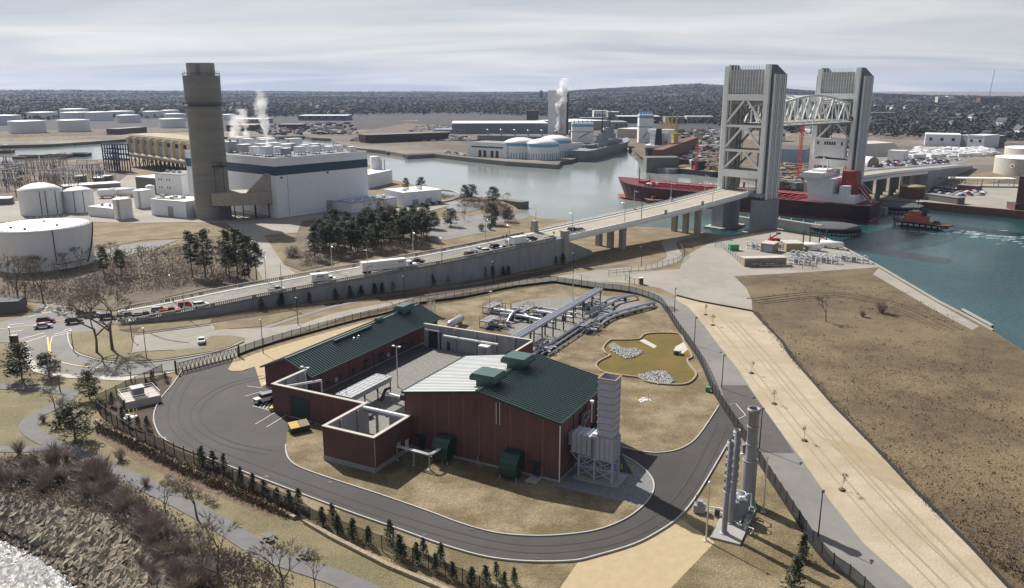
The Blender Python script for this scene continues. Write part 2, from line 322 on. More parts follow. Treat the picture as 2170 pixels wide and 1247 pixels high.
# ------------------------------------------------------------------ SETTING: water, land, roads
def water_mat():
 m=bpy.data.materials.new('water');m.use_nodes=True;t=m.node_tree;b=t.nodes['Principled BSDF'];L=t.links.new
 tcn=N(t,'ShaderNodeTexCoord')
 big=N(t,'ShaderNodeTexNoise');big.inputs['Scale'].default_value=.012;big.inputs['Detail'].default_value=4;L(tcn.outputs['Object'],big.inputs['Vector'])
 r=N(t,'ShaderNodeValToRGB');r.color_ramp.elements[0].position=.35;r.color_ramp.elements[1].position=.65
 r.color_ramp.elements[0].color=(.014,.052,.062,1);r.color_ramp.elements[1].color=(.020,.088,.092,1);L(big.outputs[0],r.inputs[0]);L(r.outputs[0],b.inputs['Base Color'])
 b.inputs['IOR'].default_value=1.5
 mp1=N(t,'ShaderNodeMapping');mp1.inputs['Scale'].default_value=(1,.55,1);mp1.inputs['Rotation'].default_value=(0,0,R(25));L(tcn.outputs['Object'],mp1.inputs[0])
 a=N(t,'ShaderNodeTexNoise');a.inputs['Scale'].default_value=.9;a.inputs['Detail'].default_value=5;a.inputs['Roughness'].default_value=.6;L(mp1.outputs[0],a.inputs['Vector'])
 g=N(t,'ShaderNodeTexNoise');g.inputs['Scale'].default_value=.02;g.inputs['Detail'].default_value=3;L(mp1.outputs[0],g.inputs['Vector'])
 gr=N(t,'ShaderNodeMapRange');gr.inputs[1].default_value=.35;gr.inputs[2].default_value=.65;gr.inputs[3].default_value=.45;gr.inputs[4].default_value=1.0;L(g.outputs[0],gr.inputs[0])
 sx=N(t,'ShaderNodeSeparateXYZ');L(tcn.outputs['Object'],sx.inputs[0])
 # sheltered basin: sky reflection painted in as a paler base colour
 sl=N(t,'ShaderNodeMath',operation='MULTIPLY_ADD');sl.inputs[1].default_value=-.9;L(sx.outputs[0],sl.inputs[0]);L(sx.outputs[1],sl.inputs[2])
 sm=N(t,'ShaderNodeMapRange',interpolation_type='SMOOTHSTEP');sm.inputs[1].default_value=290;sm.inputs[2].default_value=480;L(sl.outputs[0],sm.inputs[0])
 mxw=N(t,'ShaderNodeMix',data_type='RGBA');L(sm.outputs[0],mxw.inputs[0]);L(r.outputs[0],mxw.inputs[6]);mxw.inputs[7].default_value=(.27,.295,.275,1)
 cr_=N(t,'ShaderNodeMapRange');cr_.inputs[1].default_value=130;cr_.inputs[2].default_value=190;cr_.inputs[3].default_value=1;cr_.inputs[4].default_value=0;L(sx.outputs[1],cr_.inputs[0]);mxc=N(t,'ShaderNodeMix',data_type='RGBA');L(cr_.outputs[0],mxc.inputs[0]);L(mxw.outputs[2],mxc.inputs[6]);mxc.inputs[7].default_value=(.075,.08,.078,1);L(mxc.outputs[2],b.inputs['Base Color'])
 rr_=N(t,'ShaderNodeMapRange');rr_.inputs[1].default_value=150;rr_.inputs[2].default_value=230;rr_.inputs[3].default_value=.16;rr_.inputs[4].default_value=.07;L(sx.outputs[1],rr_.inputs[0]);L(rr_.outputs[0],b.inputs['Roughness'])
 # calmer with distance from the open reach (sheltered basin beyond the bridge)
 dr=N(t,'ShaderNodeMapRange');dr.inputs[1].default_value=330;dr.inputs[2].default_value=620;dr.inputs[3].default_value=.8;dr.inputs[4].default_value=.10;L(sx.outputs[1],dr.inputs[0])
 mu=N(t,'ShaderNodeMath',operation='MULTIPLY');L(gr.outputs[0],mu.inputs[0]);L(dr.outputs[0],mu.inputs[1])
 bb=N(t,'ShaderNodeBump');bb.inputs['Distance'].default_value=.8;L(mu.outputs[0],bb.inputs['Strength']);L(a.outputs[0],bb.inputs['Height']);L(bb.outputs[0],b.inputs['Normal'])
 MATS['water']=m
water_mat()
mb=MB();mb.add([(-9000,-600,-3.5),(9000,-600,-3.5),(9000,9000,-3.5),(-9000,9000,-3.5)],[(0,1,2,3)])
struct(mb.build('water','water'))
mat('seabed',(.05,.07,.06),(.03,.05,.045),.1,.9)
# near land (outline measured at its top edge)
T_line=GP([(-260,1015),(-60,1040),(0,1052),(60,1064),(140,1086),(228,1102),(300,1165),(360,1247),(430,1340)])
W_line=GP([(-260,1075),(-80,1105),(0,1136),(73,1171),(122,1200),(175,1247),(215,1300),(250,1380),(300,1480)],-3.5)
right_shore=GP([(2170,745),(2105,702),(2060,676),(1990,640),(1862,565),(1800,532),(1741,502),(1690,491),(1632,484),(1607,488),(1549,499),(1520,497),(1489,492),(1474,490),(1418,483),(1354,481),(1290,474),(1194,466.5),(1140,462),(1108,452),(1088,436),(1060,425),(1026,419),(943,413),(907,405),(877,392),(833,382),(790,352),(760,340),(600,331),(420,331),(330,334),(210,338),(100,341),(0,345),(-300,352)])
near_poly=[(-900,800),(-900,150),(-120,132)]+T_line[0:]+[(-38,70),(-25,20),(0,-120),(330,-120),(215,90),(165,162)]+right_shore
def land(name,poly,m,z=0.0,zb=-7):
 mb=MB();sheet_mesh(mb,poly,z);n=len(poly)
 vs=[(p[0],p[1],z)for p in poly]+[(p[0],p[1],zb)for p in poly]
 ar=sum(poly[i][0]*poly[(i+1)%n][1]-poly[(i+1)%n][0]*poly[i][1]for i in range(n))
 fs=[(i,n+i,n+(i+1)%n,(i+1)%n)if ar>0 else(i,(i+1)%n,n+(i+1)%n,n+i)for i in range(n)]
 mb.add(vs,fs);return struct(mb.build(name,m))
land('ground',near_poly,'dry_grass')
# riprap slope down to the creek
def lerp_line(L,k):
 P=resample(L,4.0);return P
Tn=[Vector(p)for p in T_line];Wn=[Vector(p)for p in W_line]
mb=MB();vs=[];
for a,b in zip(Tn,Wn):
 for k in range(5):
  f=k/4;p=a.lerp(b,f*1.12);vs.append((p.x,p.y,.05-3.6*f-(.6 if k==4 else 0)))
fs=[(i*5+k,i*5+k+1,(i+1)*5+k+1,(i+1)*5+k)for i in range(len(Tn)-1)for k in range(4)]
mb.add(vs,fs);struct(mb.build('bank','mulch'))
rng=random.Random(3)
mb=MB()
def rock(mb,x,y,z,s,rng):
 o=[]
 q=[(0,0,1),(0,0,-1),(1,0,0),(-1,0,0),(0,1,0),(0,-1,0),(.7,.7,.5),(-.7,.6,.55),(.6,-.7,.5),(-.6,-.7,.45)]
 a=rng.random()*PI;ca,sa=math.cos(a),math.sin(a);sx,sy,sz=s*rng.uniform(.8,1.5),s*rng.uniform(.6,1.0),s*rng.uniform(.6,1.0)
 for u in q:
  X,Y,Z=(u[0]*sx*rng.uniform(.75,1.2),u[1]*sy*rng.uniform(.75,1.2),u[2]*sz*rng.uniform(.7,1.2));o.append((x+X*ca-Y*sa,y+X*sa+Y*ca,z+Z))
 mb.add(o,[(0,2,6),(0,6,4),(0,4,7),(0,7,3),(0,3,9),(0,9,5),(0,5,8),(0,8,2),(1,4,2),(1,3,4),(1,5,3),(1,2,5),(2,4,6),(4,3,7),(3,5,9),(5,2,8)])
Tp=resample(T_line,.8);Wp=resample(W_line,.8)
for i in range(3000):
 f=rng.random()**.8*(len(Tn)-1.001);k=int(f);fr=f-k;a=Tn[k].lerp(Tn[k+1],fr);b=Wn[k].lerp(Wn[k+1],fr)
 g=rng.random()*1.02-.02;p=a.lerp(b,g*1.06);s=rng.choice([.3,.45,.6,.8,1.0])*(1.0 if g<.75 else.5)
 rock(mb,p.x,p.y,.1-3.6*g,s,rng)
o=mb.build('riprap','rock');struct(o,'stuff')
# far land
far_shore=GP([(-500,314),(0,309),(106,306),(200,300),(270,295),(420,291),(560,290),(645,289),(660,292),(701,294),(712,303),(755,314),(817,320),(858,327),(921,325),(993,333),(1073,341),(1185,348.5),(1187,343),(1214,338),(1270,318),(1310,304),(1330,308),(1345,322),(1420,351),(1500,361),(1560,368),(1600,376),(1644,388),(1681,395),(1720,405),(1865,423),(1951,429),(2170,449),(2600,492)])
far_poly=far_shore+[(900,300),(9000,300),(9000,16000),(-9000,16000),(-9000,900)]
land('far_ground',far_poly,'far_ground')
# distant terrain: rolling wooded hills out to the horizon
HOR=[(-900,192),(0,191),(500,193.5),(1000,196),(1160,197),(1230,192),(1330,187.5),(1400,185),(1480,181),(1560,185),(1660,190),(1760,197),(1850,199),(1950,201),(2170,204),(3000,206)]
RID=[(-900,9000),(1000,9000),(1200,6500),(1650,6500),(1850,4600),(3000,4600)]
def tab(T,x):
 for(a,p),(b,q)in zip(T,T[1:]):
  if x<=b:return p+(q-p)*max(0,(x-a))/(b-a)
 return T[-1][1]
def vnoise(x,y):
 return math.sin(x*.0031+1.3)*math.sin(y*.0027+.4)+.5*math.sin(x*.0083+y*.0021)*math.sin(y*.0071-1)+.3*math.sin(x*.017-y*.013)
def hill_z(x,y):
 r=math.hypot(x,y);px=1085+FPX*(x/max(y,1))/CP*(CP**2+SP*SP*.9)
 Rr=tab(RID,px);hz=CAM_H+Rr*(187-tab(HOR,px))/FPX
 q=(r-1350)/(Rr-1350);q=max(0.0,min(1.0,q));q=q*q*(3-2*q)
 z=hz*q
 if r>Rr:z=hz-(r-Rr)*.012
 return z+vnoise(x,y)*4.5*min(1,q*4)-(0.4 if q<=0 else 0)
vs=[];NA,NR=150,90
for i in range(NR+1):
 r=1300*(14000/1300)**(i/NR)
 for j in range(NA+1):
  a=R(-44+88*j/NA);x,y=r*math.sin(a),r*math.cos(a);vs.append((x,y,hill_z(x,y)))
mb=MB();mb.add(vs,[(i*(NA+1)+j,i*(NA+1)+j+1,(i+1)*(NA+1)+j+1,(i+1)*(NA+1)+j)for i in range(NR)for j in range(NA)],True)
struct(mb.build('hills','forest_floor'))
def forest(name,m,n,rlo,rhi,seed,size,keep,nf=5):
 rg=np.random.default_rng(seed);V=[];cnt=0
 while cnt<n:
  u=rg.random();r=rlo*(rhi/rlo)**u;a=R(-41+82*rg.random());x,y=r*math.sin(a),r*math.cos(a)
  px=1085+FPX*x/y
  if not keep(px,r,rg):continue
  s=size*(r/2000)**.5*rg.uniform(.6,1.3);h=rg.uniform(6,12);z=hill_z(x,y)if r>1300 else 0
  k=rg.uniform(-1,1,(nf,3,3))*(s,s,h*.28)+(0,0,h*.55);V.append(k+(x,y,z));cnt+=1
 V=np.concatenate(V).reshape(-1,3);n3=len(V)//3;me=bpy.data.meshes.new(name)
 me.vertices.add(len(V));me.vertices.foreach_set('co',V.ravel());me.loops.add(n3*3);me.loops.foreach_set('vertex_index',np.arange(n3*3));me.polygons.add(n3);me.polygons.foreach_set('loop_start',np.arange(n3)*3);me.update(calc_edges=True)
 me.materials.append(M(m));o=bpy.data.objects.new(name,me);COL.objects.link(o);return struct(o,'stuff')
mat('far_wood',(.055,.043,.044),(.035,.029,.032),.012,.95,c3=(.08,.062,.055),scale3=.003)
mat('far_wood_grey',(.07,.058,.056),(.045,.038,.038),.02,.95)
mat('far_evergreen',(.035,.045,.032),(.022,.03,.022),.02,.95)
for k in('far_wood','far_wood_grey','far_evergreen'):  # crowns shade as a canopy, not as facets
 t_=M(k).node_tree;cu_=N(t_,'ShaderNodeCombineXYZ');cu_.inputs[2].default_value=1;t_.links.new(cu_.outputs[0],t_.nodes['Principled BSDF'].inputs['Normal'])
def first_r(px):return tab([(-600,1980),(700,1900),(760,2000),(1000,2100),(1110,1950),(1250,1650),(1500,1500),(1660,1250),(2170,1150),(2600,1100)],px)
forest('wood','far_wood',72000,1150,9000,1,4.6,lambda px,r,g:r>first_r(px)*g.uniform(1,1.08)and(px<1600 or r>2300 or g.random()<.55))
forest('bare_wood','far_wood_grey',9000,1150,6000,2,3.8,lambda px,r,g:r>first_r(px)*g.uniform(.96,1.1))
forest('evergreen_wood','far_evergreen',4500,1150,8000,4,4.6,lambda px,r,g:r>first_r(px)*1.02 and vnoise(g.random()*200+px*9,r*5)>.2)
# ------------------------------------------------------------------ ground covers, lowest first
Z=[0.02]
def nz():Z[0]+=.004;return Z[0]
patch('park_lawn',[(-300,800),(0,800),(150,800),(330,795),(200,850),(207,890),(285,935),(398,996),(560,1066),(626,1100),(704,1141),(824,1203),(933,1247),(1100,1330),(500,1340),(360,1247),(300,1165),(228,1100),(140,1084),(60,1062),(0,1050),(-300,1010)],'park_grass',nz())
patch('brush_bed',[(-200,965),(0,968),(90,970),(180,985),(250,1020),(300,1050),(330,1110),(420,1180),(470,1247),(520,1330),(440,1340),(360,1247),(300,1165),(228,1101),(140,1085),(60,1063),(0,1051),(-200,1018)],'brush_ground',nz(),True)
patch('shrub_bed',[(200,893),(226,905),(285,930),(400,990),(560,1060),(628,1098),(560,1095),(470,1055),(380,1020),(300,985),(240,950),(205,925)],'red_shrub',nz())
patch('mulch_bed',[(203,862),(345,795),(366,800),(352,830),(330,862),(322,890),(335,925),(356,945),(410,968),(490,997),(572,1033),(640,1060),(700,1085),(690,1105),(640,1100),(560,1062),(485,1020),(407,984),(285,935),(211,881)],'mulch',nz())
patch('site_lawn',[(600,1035),(740,1090),(841,1126),(926,1156),(1080,1192),(1216,1194),(1340,1160),(1440,1100),(1543,935),(1573,930),(1640,1030),(1718,1155),(1812,1242),(1900,1330),(1100,1330),(998,1247),(884,1199),(700,1105)],'lawn',nz())
patch('seeded_strip',[(1225,1192),(1263,1183),(1341,1158),(1440,1099),(1515,1150),(1380,1290),(1340,1400),(1150,1300)],'seeded',nz())
patch('field',[(1556,586),(1700,577),(1862,567),(1990,641),(2060,677),(2105,703),(2170,747),(2500,960),(2500,1300),(2134,1244),(2055,1158),(1999,1102),(1932,1035),(1849,945),(1767,862),(1696,780),(1671,752),(1658,726),(1620,688),(1594,660),(1593,637),(1582,612)],'field',nz())
patch('shore_path',[(1862,569),(1990,645),(2075,692),(2060,700),(1975,655),(1850,582)],'gravel_yard',nz())
patch('straw_strip',[(1434,629),(1480,640),(1594,661),(1620,688),(1658,726),(1671,752),(1696,780),(1767,862),(1849,945),(1932,1035),(1999,1102),(2055,1158),(2134,1244),(2300,1420),(2080,1420),(1932,1244),(1831,1155),(1760,1065),(1696,971),(1655,918),(1610,855),(1561,780),(1515,723),(1488,686),(1461,654),(1425,636)],'straw',nz())
patch('dirt_stain',[(1700,895),(1745,928),(1800,940),(1850,962),(1900,1005),(1930,1042),(1880,1026),(1835,1003),(1790,968),(1745,935)],'stain',nz(),True)
patch('gravel_yard',[(1180,603),(1200,590),(1290,580),(1440,571),(1450,545),(1490,522),(1530,506),(1640,489),(1740,505),(1862,567),(1700,578),(1556,586),(1582,612),(1593,637),(1594,660),(1480,640),(1434,629),(1400,612),(1330,601),(1250,596)],'gravel_yard',nz())
# service road between bridge wall and fence, loop under the bridge
cl=[(375,777),(480,752),(560,722),(640,696),(726,667),(806,651),(887,636),(970,619),(1048,606),(1124,597),(1200,588),(1290,575),(1370,567),(1415,556),(1430,545),(1424,530),(1418,515),(1440,505),(1480,500)]
mb=MB();ribbon(mb,smooth_poly([p for p in GP(cl)],6,False),6.0,nz());struct(mb.build('service_road','gravel_yard'))
mb=MB();ribbon(mb,smooth_poly(GP([(340,738),(400,740),(480,725),(564,694),(640,670),(726,646),(820,632),(919,617),(1048,596),(1200,574),(1300,562),(1370,552)]),6,False),2.2,nz());struct(mb.build('path','asphalt_old'))
patch('underbridge_shrub_bed',[(250,700),(560,662),(726,640),(887,620),(1016,602),(1200,565),(1190,575),(1016,612),(887,632),(740,642),(600,662),(470,682),(300,708)],'mulch',nz())
patch('path',[(850,470),(900,465),(960,475),(1010,480),(1060,488),(1000,498),(930,512),(905,505),(890,490)],'asphalt_old',nz(),True)
patch('path',[(930,468),(1000,455),(1100,452),(1120,462),(1060,472),(1000,480)],'asphalt_old',nz(),True)
# lower-left road system
patch('road',[(-260,700),(0,683),(50,671),(120,662),(150,655),(200,668),(236,660),(242,686),(205,703),(150,710),(147,729),(161,749),(202,763),(251,770),(340,766),(400,755),(460,745),(400,775),(375,784),(326,790),(260,798),(180,800),(133,797),(84,785),(66,757),(60,733),(52,726),(0,727),(-260,745)],'asphalt_old',nz())
patch('side_street',[(62,668),(66,660),(90,645),(120,632),(170,640),(195,655),(150,657),(120,664)],'asphalt_old',nz())
patch('car_park',[(286,711),(447,690),(455,699),(560,697),(640,686),(600,712),(560,725),(520,733),(516,722),(455,712),(430,735),(370,742),(310,745),(280,748)],'gravel_yard',nz())
patch('car_park_island',[(440,716),(470,712),(500,713),(520,720),(505,730),(470,736),(430,738)],'park_grass',nz(),True)
patch('car_park_verge',[(288,706),(445,686),(450,676),(300,694)],'park_grass',nz())
patch('verge',[(456,700),(560,692),(640,664),(560,672),(452,690)],'dry_grass',nz())
patch('tree_island',[(144,708),(205,700),(250,700),(282,712),(278,748),(310,748),(430,740),(510,726),(460,744),(340,763),(251,767),(202,760),(164,746),(150,728)],'park_grass',nz(),False)
patch('pavement',[(60,732),(45,738),(50,762),(70,788),(110,800),(260,808),(330,798),(375,788),(260,800),(133,794),(84,783),(66,755)],'concrete_light',nz())
# trail through the park
tr=[(-60,822),(0,820),(70,823),(146,833),(135,850),(105,868),(72,885),(60,905),(80,925),(114,941),(171,963),(244,1000),(317,1033),(407,1078),(488,1126),(560,1171),(640,1201),(704,1222),(770,1250),(850,1290)]
mb=MB();ribbon(mb,smooth_poly(GP(tr),6,False),3.3,nz());struct(mb.build('trail','asphalt_trail'))
mb=MB();ribbon(mb,smooth_poly(GP([(-60,955),(0,953),(60,953),(120,950),(160,958)]),6,False),2.6,nz());struct(mb.build('trail','asphalt_trail'))
# road outside the fence on the right
rr=[(1180,592),(1260,596),(1330,606),(1385,620),(1428,633),(1461,654),(1488,686),(1515,723),(1561,780),(1610,855),(1655,918),(1696,971),(1760,1065),(1831,1155),(1932,1244),(2080,1400)]
rl=[(1900,1340),(1812,1243),(1760,1205),(1718,1156),(1700,1127),(1621,1006),(1573,929),(1553,900),(1509,832),(1481,776),(1477,758),(1434,697),(1408,657),(1389,641),(1333,622),(1263,612),(1180,600)]
patch('road',rr+rl,'asphalt_old',nz())
patch('asphalt_patch',[(1527,818),(1583,818),(1610,855),(1655,918),(1683,962),(1609,961),(1592,955),(1560,905),(1540,870)],'asphalt_dark',nz())
patch('asphalt_patch',[(1395,651),(1425,650),(1440,660),(1416,664)],'asphalt_dark',nz())
# dark asphalt drive and yard inside the fence
outer=[(385,788),(366,817),(340,848),(326,882),(333,915),(354,937),(407,960),(500,996),(572,1023.6),(630,1045.7),(739,1086.7),(841,1122.5),(926,1153),(1012,1178.7),(1080,1189.7),(1148,1193),(1216,1190.7),(1260,1181),(1340,1157),(1392,1131),(1440,1097),(1481,1045),(1543,940)]
inner=[(606,945),(606,958),(613,976),(636,993),(705,1018),(807,1051),(909,1086.6),(977,1112),(1046,1131),(1114,1138),(1182,1137),(1260,1127),(1320,1105),(1360,1077),(1382,1049),(1385,1025),(1372,1003),(1348,983),(1318,966)]
outer_w=smooth_poly(GP(outer),4,False);inner_w=smooth_poly(GP(inner),4,False)
ne_w=smooth_poly(GP([(1318,950),(1368,960.6),(1408,961),(1448,950.6),(1481,924.5),(1523,862)]),4,False)
near_loop=outer_w+GP([(1553,902),(1528,850),(1523,862)])+ne_w[::-1]+[S2(3,20),S2(.2,20),S2(.2,4),S2(-8,2),S2(-8,-1)][0:3]
drive=outer_w+GP([(1560,915),(1530,855)])+ne_w[::-1]+[S2(2.5,19.2),S2(.3,19.0),S2(.3,9),S2(7,9),S2(10.5,8.5)]+inner_w[::-1]+[S2(-56.3,-5.5),S2(-54.2,-1),S2(-54,.6),S2(-66,.8),S2(-66,11),S2(-78,11)]+GP([(560,768),(520,787),(488,789),(483,783),(496,757)])
patch('asphalt_drive',drive,'asphalt_new',nz(),world=True)
lawn=inner_w+[S2(10.5,8.5),S2(1,9),S2(1,.3),S2(-30,.3),S2(-42,.3),S2(-54,.6),S2(-54.2,-1),S2(-56.3,-5.5)]
patch('building_lawn',lawn,'lawn',nz(),world=True)
patch('gravel_apron',[S2(.2,9),S2(.2,-1.5),S2(4,-1.6)]+GP([(1328,1067),(1360,1075)])+[p for p in inner_w if p[0]>G(1362,1075)[0]or p[1]>G(1381,1050)[1]and p[0]>5]+[S2(10.5,8.6)],'gravel_blue',nz(),world=True)
patch('sand_verge',GP([(483,784),(498,758),(560,732),(700,690),(905,640),(860,660),(760,695)])+[S2(-79,30),S2(-79,11)]+GP([(540,778),(514,787),(490,788)]),'seeded',nz(),world=True)
patch('yard_lawn',GP([(900,660),(991,632),(1087,612),(1172,602),(1263,616),(1333,623),(1389,642),(1407,658),(1434,698),(1477,759),(1509,833),(1526,858),(1523,862)])+ne_w[::-1]+[S2(3,20),S2(.2,22.5),S2(-30,23),S2(-30.8,53.6),S2(-64,53.6),S2(-64,63)],'lawn',nz(),world=True)
patch('court_gravel',[S2(-64.6,1.5),S2(-31.4,1.5),S2(-31.4,53),S2(-64.6,53)],'gravel',nz(),world=True)
patch('court_paving',[S2(-64.6,11),S2(-58.8,11),S2(-58.8,53),S2(-64.6,53)],'asphalt_dark',nz(),world=True)
patch('vestibule_floor',[S2(-41.4,-11.5),S2(-30.4,-11.5),S2(-30.4,.8),S2(-41.4,.8)],'gravel',nz(),world=True)
patch('pipe_yard_gravel',GP([(1032,673),(1063,650),(1128,635),(1200,630),(1280,628),(1345,640),(1362,648),(1300,676),(1283,686),(1257,711),(1214,707),(1171,733),(1132,757),(1132,745),(1090,715),(1068,700)]),'gravel',nz(),world=True)
def tracks(name,m,pts,offs_,w):
 b=MB();P=smooth_poly(GP(pts),5,False)
 for k,o in enumerate(offs_):ribbon(b,P,w*(1+.5*(k%2)),Z[0]+.002+.0004*k,off=o)
 struct(b.build(name,m))
nz()
tracks('wheel_track','stain',[(1500,668),(1560,735),(1625,815),(1700,905),(1790,1010),(1880,1110),(1980,1210),(2060,1290)],(-2.2,-.4,3.0),.22)
tracks('wheel_track','stain',[(1560,680),(1640,765),(1730,870),(1830,975),(1930,1080),(2050,1200),(2120,1270)],(-2.0,-.3),.35)
tracks('wheel_track','field_track',[(1600,640),(1760,625),(1900,650),(2010,700)],(-3,-1,1.5,4),.6)
tracks('tyre_mark','asphalt_mark',[(400,800),(372,850),(372,900),(420,945),(520,985),(640,1030),(800,1085),(960,1135),(1100,1163),(1220,1160),(1330,1135),(1420,1080),(1480,1000),(1530,900)],(-1.1,.9),.3)
tracks('tyre_mark','asphalt_mark',[(560,800),(480,820),(420,860),(420,900),(480,940),(570,960)],(-.9,.9),.35)
tracks('asphalt_seam','asphalt_dark',[(300,700),(350,720),(400,728)],(0,),.3)
mb=MB()
for px,py in[(350,930),(565,1012),(900,1136),(1140,1186),(1400,1118),(1370,1070),(700,1024),(1000,1124),(480,980),(1450,960)]:g=G(px,py);mb.prism([(g[0]-.4,g[1]-.3),(g[0]+.4,g[1]-.3),(g[0]+.4,g[1]+.3),(g[0]-.4,g[1]+.3)],.1,Z[0]+.012)
struct(mb.build('drain_cover','steel_dark'))
# kerbs
mb=MB();strip3(mb,outer_w,.22,0,.32);struct(mb.build('kerb','curb'))
mb=MB();strip3(mb,inner_w,.22,0,.32);struct(mb.build('kerb','curb'))
mb=MB();strip3(mb,ne_w,.22,0,.32);struct(mb.build('kerb','curb'))
mb=MB();strip3(mb,smooth_poly(GP([(143,706),(147,729),(162,749),(202,763),(251,770.5),(340,766.5),(462,746),(516,725)]),4,False),.3,0,.3);struct(mb.build('kerb','curb'))
mb=MB();strip3(mb,GP([(286,711),(447,690),(455,699)]),.25,0,.3);struct(mb.build('kerb','curb'))
# painted markings
zm=nz()+.01
mb=MB()
for a,b in[((524,820),(556,824)),((519,842),(556,831)),((541,901),(585,875)),((565,907),(610,880)),((535,862),(588,876))]:
 ribbon(mb,GP([a,b]),.13,zm)
for i in range(6):ribbon(mb,[G(549+i*7,866+i*2)[:2],G(562+i*5,851+i*3)[:2]],.12,zm)
ribbon(mb,GP([(1546,859),(1559,857),(1580,882),(1565,890)]),.12,zm)
for a,b in[((30,724),(95,707)),((52,728),(98,713)),((115,710),(150,702)),((110,715),(150,707)),((70,668),(130,658)),((60,673),(110,663)),((18,706),(50,701)),((20,690),(50,687)),((135,702),(150,698))]:
 ribbon(mb,GP([a,b]),.3,zm)
struct(mb.build('road_marking','white_paint'))
mb=MB();ribbon(mb,smooth_poly(GP([(101,716),(103,735),(107,755),(122,766),(162,776.5),(222,782)]),5,False),.35,zm)
ribbon(mb,smooth_poly(GP([(111,716),(106,735),(109,753)]),5,False),.3,zm);ribbon(mb,GP([(-60,703),(0,699),(75,690)]),.3,zm);ribbon(mb,GP([(115,683),(180,671),(240,668)]),.3,zm);ribbon(mb,smooth_poly(GP([(90,664),(97,658),(102,651),(118,644)]),4,False),.3,zm)
struct(mb.build('road_marking','yellow_paint'))
# the storm basin
bw=smooth_poly(GP([(1293,724),(1279,738),(1282,750),(1292,756),(1271,767),(1263,776),(1269,786),(1284,793),(1324,799),(1353,803),(1372,812),(1406,817),(1442,818),(1463,812),(1475,796),(1463,779),(1456,765),(1466,757),(1450,727),(1439,711),(1403,708),(1367,711),(1353,721),(1320,723)]),4)
patch('basin_grass',bw,'basin_grass',nz(),world=True)
mb=MB();strip3(mb,bw+bw[:1],.45,.0,.5);tag(mb.build('stone_edging','stone_wall'),'low tan stone edging curving round the green storm basin','stone edging')
def rockbed(name,poly,n,smin,smax,seed,m='rock_white',zz=.28):
 rg=random.Random(seed);w=smooth_poly(GP(poly));xs=[p[0]for p in w];ys=[p[1]for p in w];mb=MB();c=0
 def inside(x,y):
  r=False;j=len(w)-1
  for i in range(len(w)):
   if(w[i][1]>y)!=(w[j][1]>y)and x<(w[j][0]-w[i][0])*(y-w[i][1])/(w[j][1]-w[i][1])+w[i][0]:r=not r
   j=i
  return r
 while c<n:
  x,y=rg.uniform(min(xs),max(xs)),rg.uniform(min(ys),max(ys))
  if inside(x,y):rock(mb,x,y,zz,rg.uniform(smin,smax),rg);c+=1
 return struct(mb.build(name,m),'stuff')
rockbed('stone_bed',[(1295,745),(1310,740),(1340,740),(1361,746),(1350,757),(1330,762),(1312,755)],420,.18,.38,5)
rockbed('stone_bed',[(1350,799),(1385,790),(1405,788),(1422,800),(1426,812),(1400,817),(1375,812)],520,.18,.38,6)
patch('basin_apron',[(1288,734),(1300,727),(1318,738),(1298,742)],'gravel',nz())
patch('basin_apron',[(1355,724),(1364,720),(1392,735),(1386,740)],'concrete_light',nz())
patch('basin_apron',[(1430,737),(1448,727),(1458,742),(1446,752),(1432,745)],'concrete_light',nz())
t=thing('headwall','square concrete outlet block at the right edge of the storm basin','outlet block',G(1435,752),R(-20))
MB().box(-.9,-.9,0,.9,.9,1.3).build('block','concrete_light',t);MB().box(-.6,-.95,.1,.6,-.9,1.0).build('opening','window_dark',t)
# ------------------------------------------------------------------ COMPRESSOR STATION
def site(name,label,cat,x,y,group=None,rot=0):
 p=S2(x,y);return thing(name,label,cat,(p[0],p[1],0),SR+rot,group)
def roof_slab(mb,x0,x1,y0,y1,z0,z1,th=.25):  # sloping plane from z0 at x0 to z1 at x1
 mb.add([(x0,y0,z0),(x1,y0,z1),(x1,y1,z1),(x0,y1,z0),(x0,y0,z0-th),(x1,y0,z1-th),(x1,y1,z1-th),(x0,y1,z0-th)],[(0,1,2,3),(7,6,5,4),(0,4,5,1),(1,5,6,2),(2,6,7,3),(3,7,4,0)]if x0<x1 else[(3,2,1,0),(4,5,6,7),(1,5,4,0),(2,6,5,1),(3,7,6,2),(0,4,7,3)])
def seams(mb,x0,x1,y0,y1,z0,z1,step,h=.13,w=.09):  # standing seams down the slope
 n=int(abs(y1-y0)/step)
 for i in range(n+1):
  y=y0+(y1-y0)*i/n;mb.beam((x0,y,z0+h/2),(x1,y,z1+h/2),w,h)
def hood_vent(parent,x,y,z,lx,ly,h):
 m=MB();c=.45
 m.add([(x-lx/2,y-ly/2,z),(x+lx/2,y-ly/2,z),(x+lx/2,y+ly/2,z),(x-lx/2,y+ly/2,z),(x-lx/2,y-ly/2,z+h*.5),(x+lx/2,y-ly/2,z+h*.5),(x+lx/2,y+ly/2,z+h*.5),(x-lx/2,y+ly/2,z+h*.5),(x-lx/2+c,y-ly/2+c*.2,z+h),(x+lx/2-c,y-ly/2+c*.2,z+h),(x+lx/2-c,y+ly/2-c*.2,z+h),(x-lx/2+c,y+ly/2-c*.2,z+h)],[(3,2,1,0),(0,1,5,4),(1,2,6,5),(2,3,7,6),(3,0,4,7),(4,5,9,8),(5,6,10,9),(6,7,11,10),(7,4,8,11),(8,9,10,11)])
 m.box(x-lx*.28,y-ly*.42,z-1.1,x+lx*.28,y+ly*.42,z+.02)
 return m.build('roof_vent','green_hood',parent)
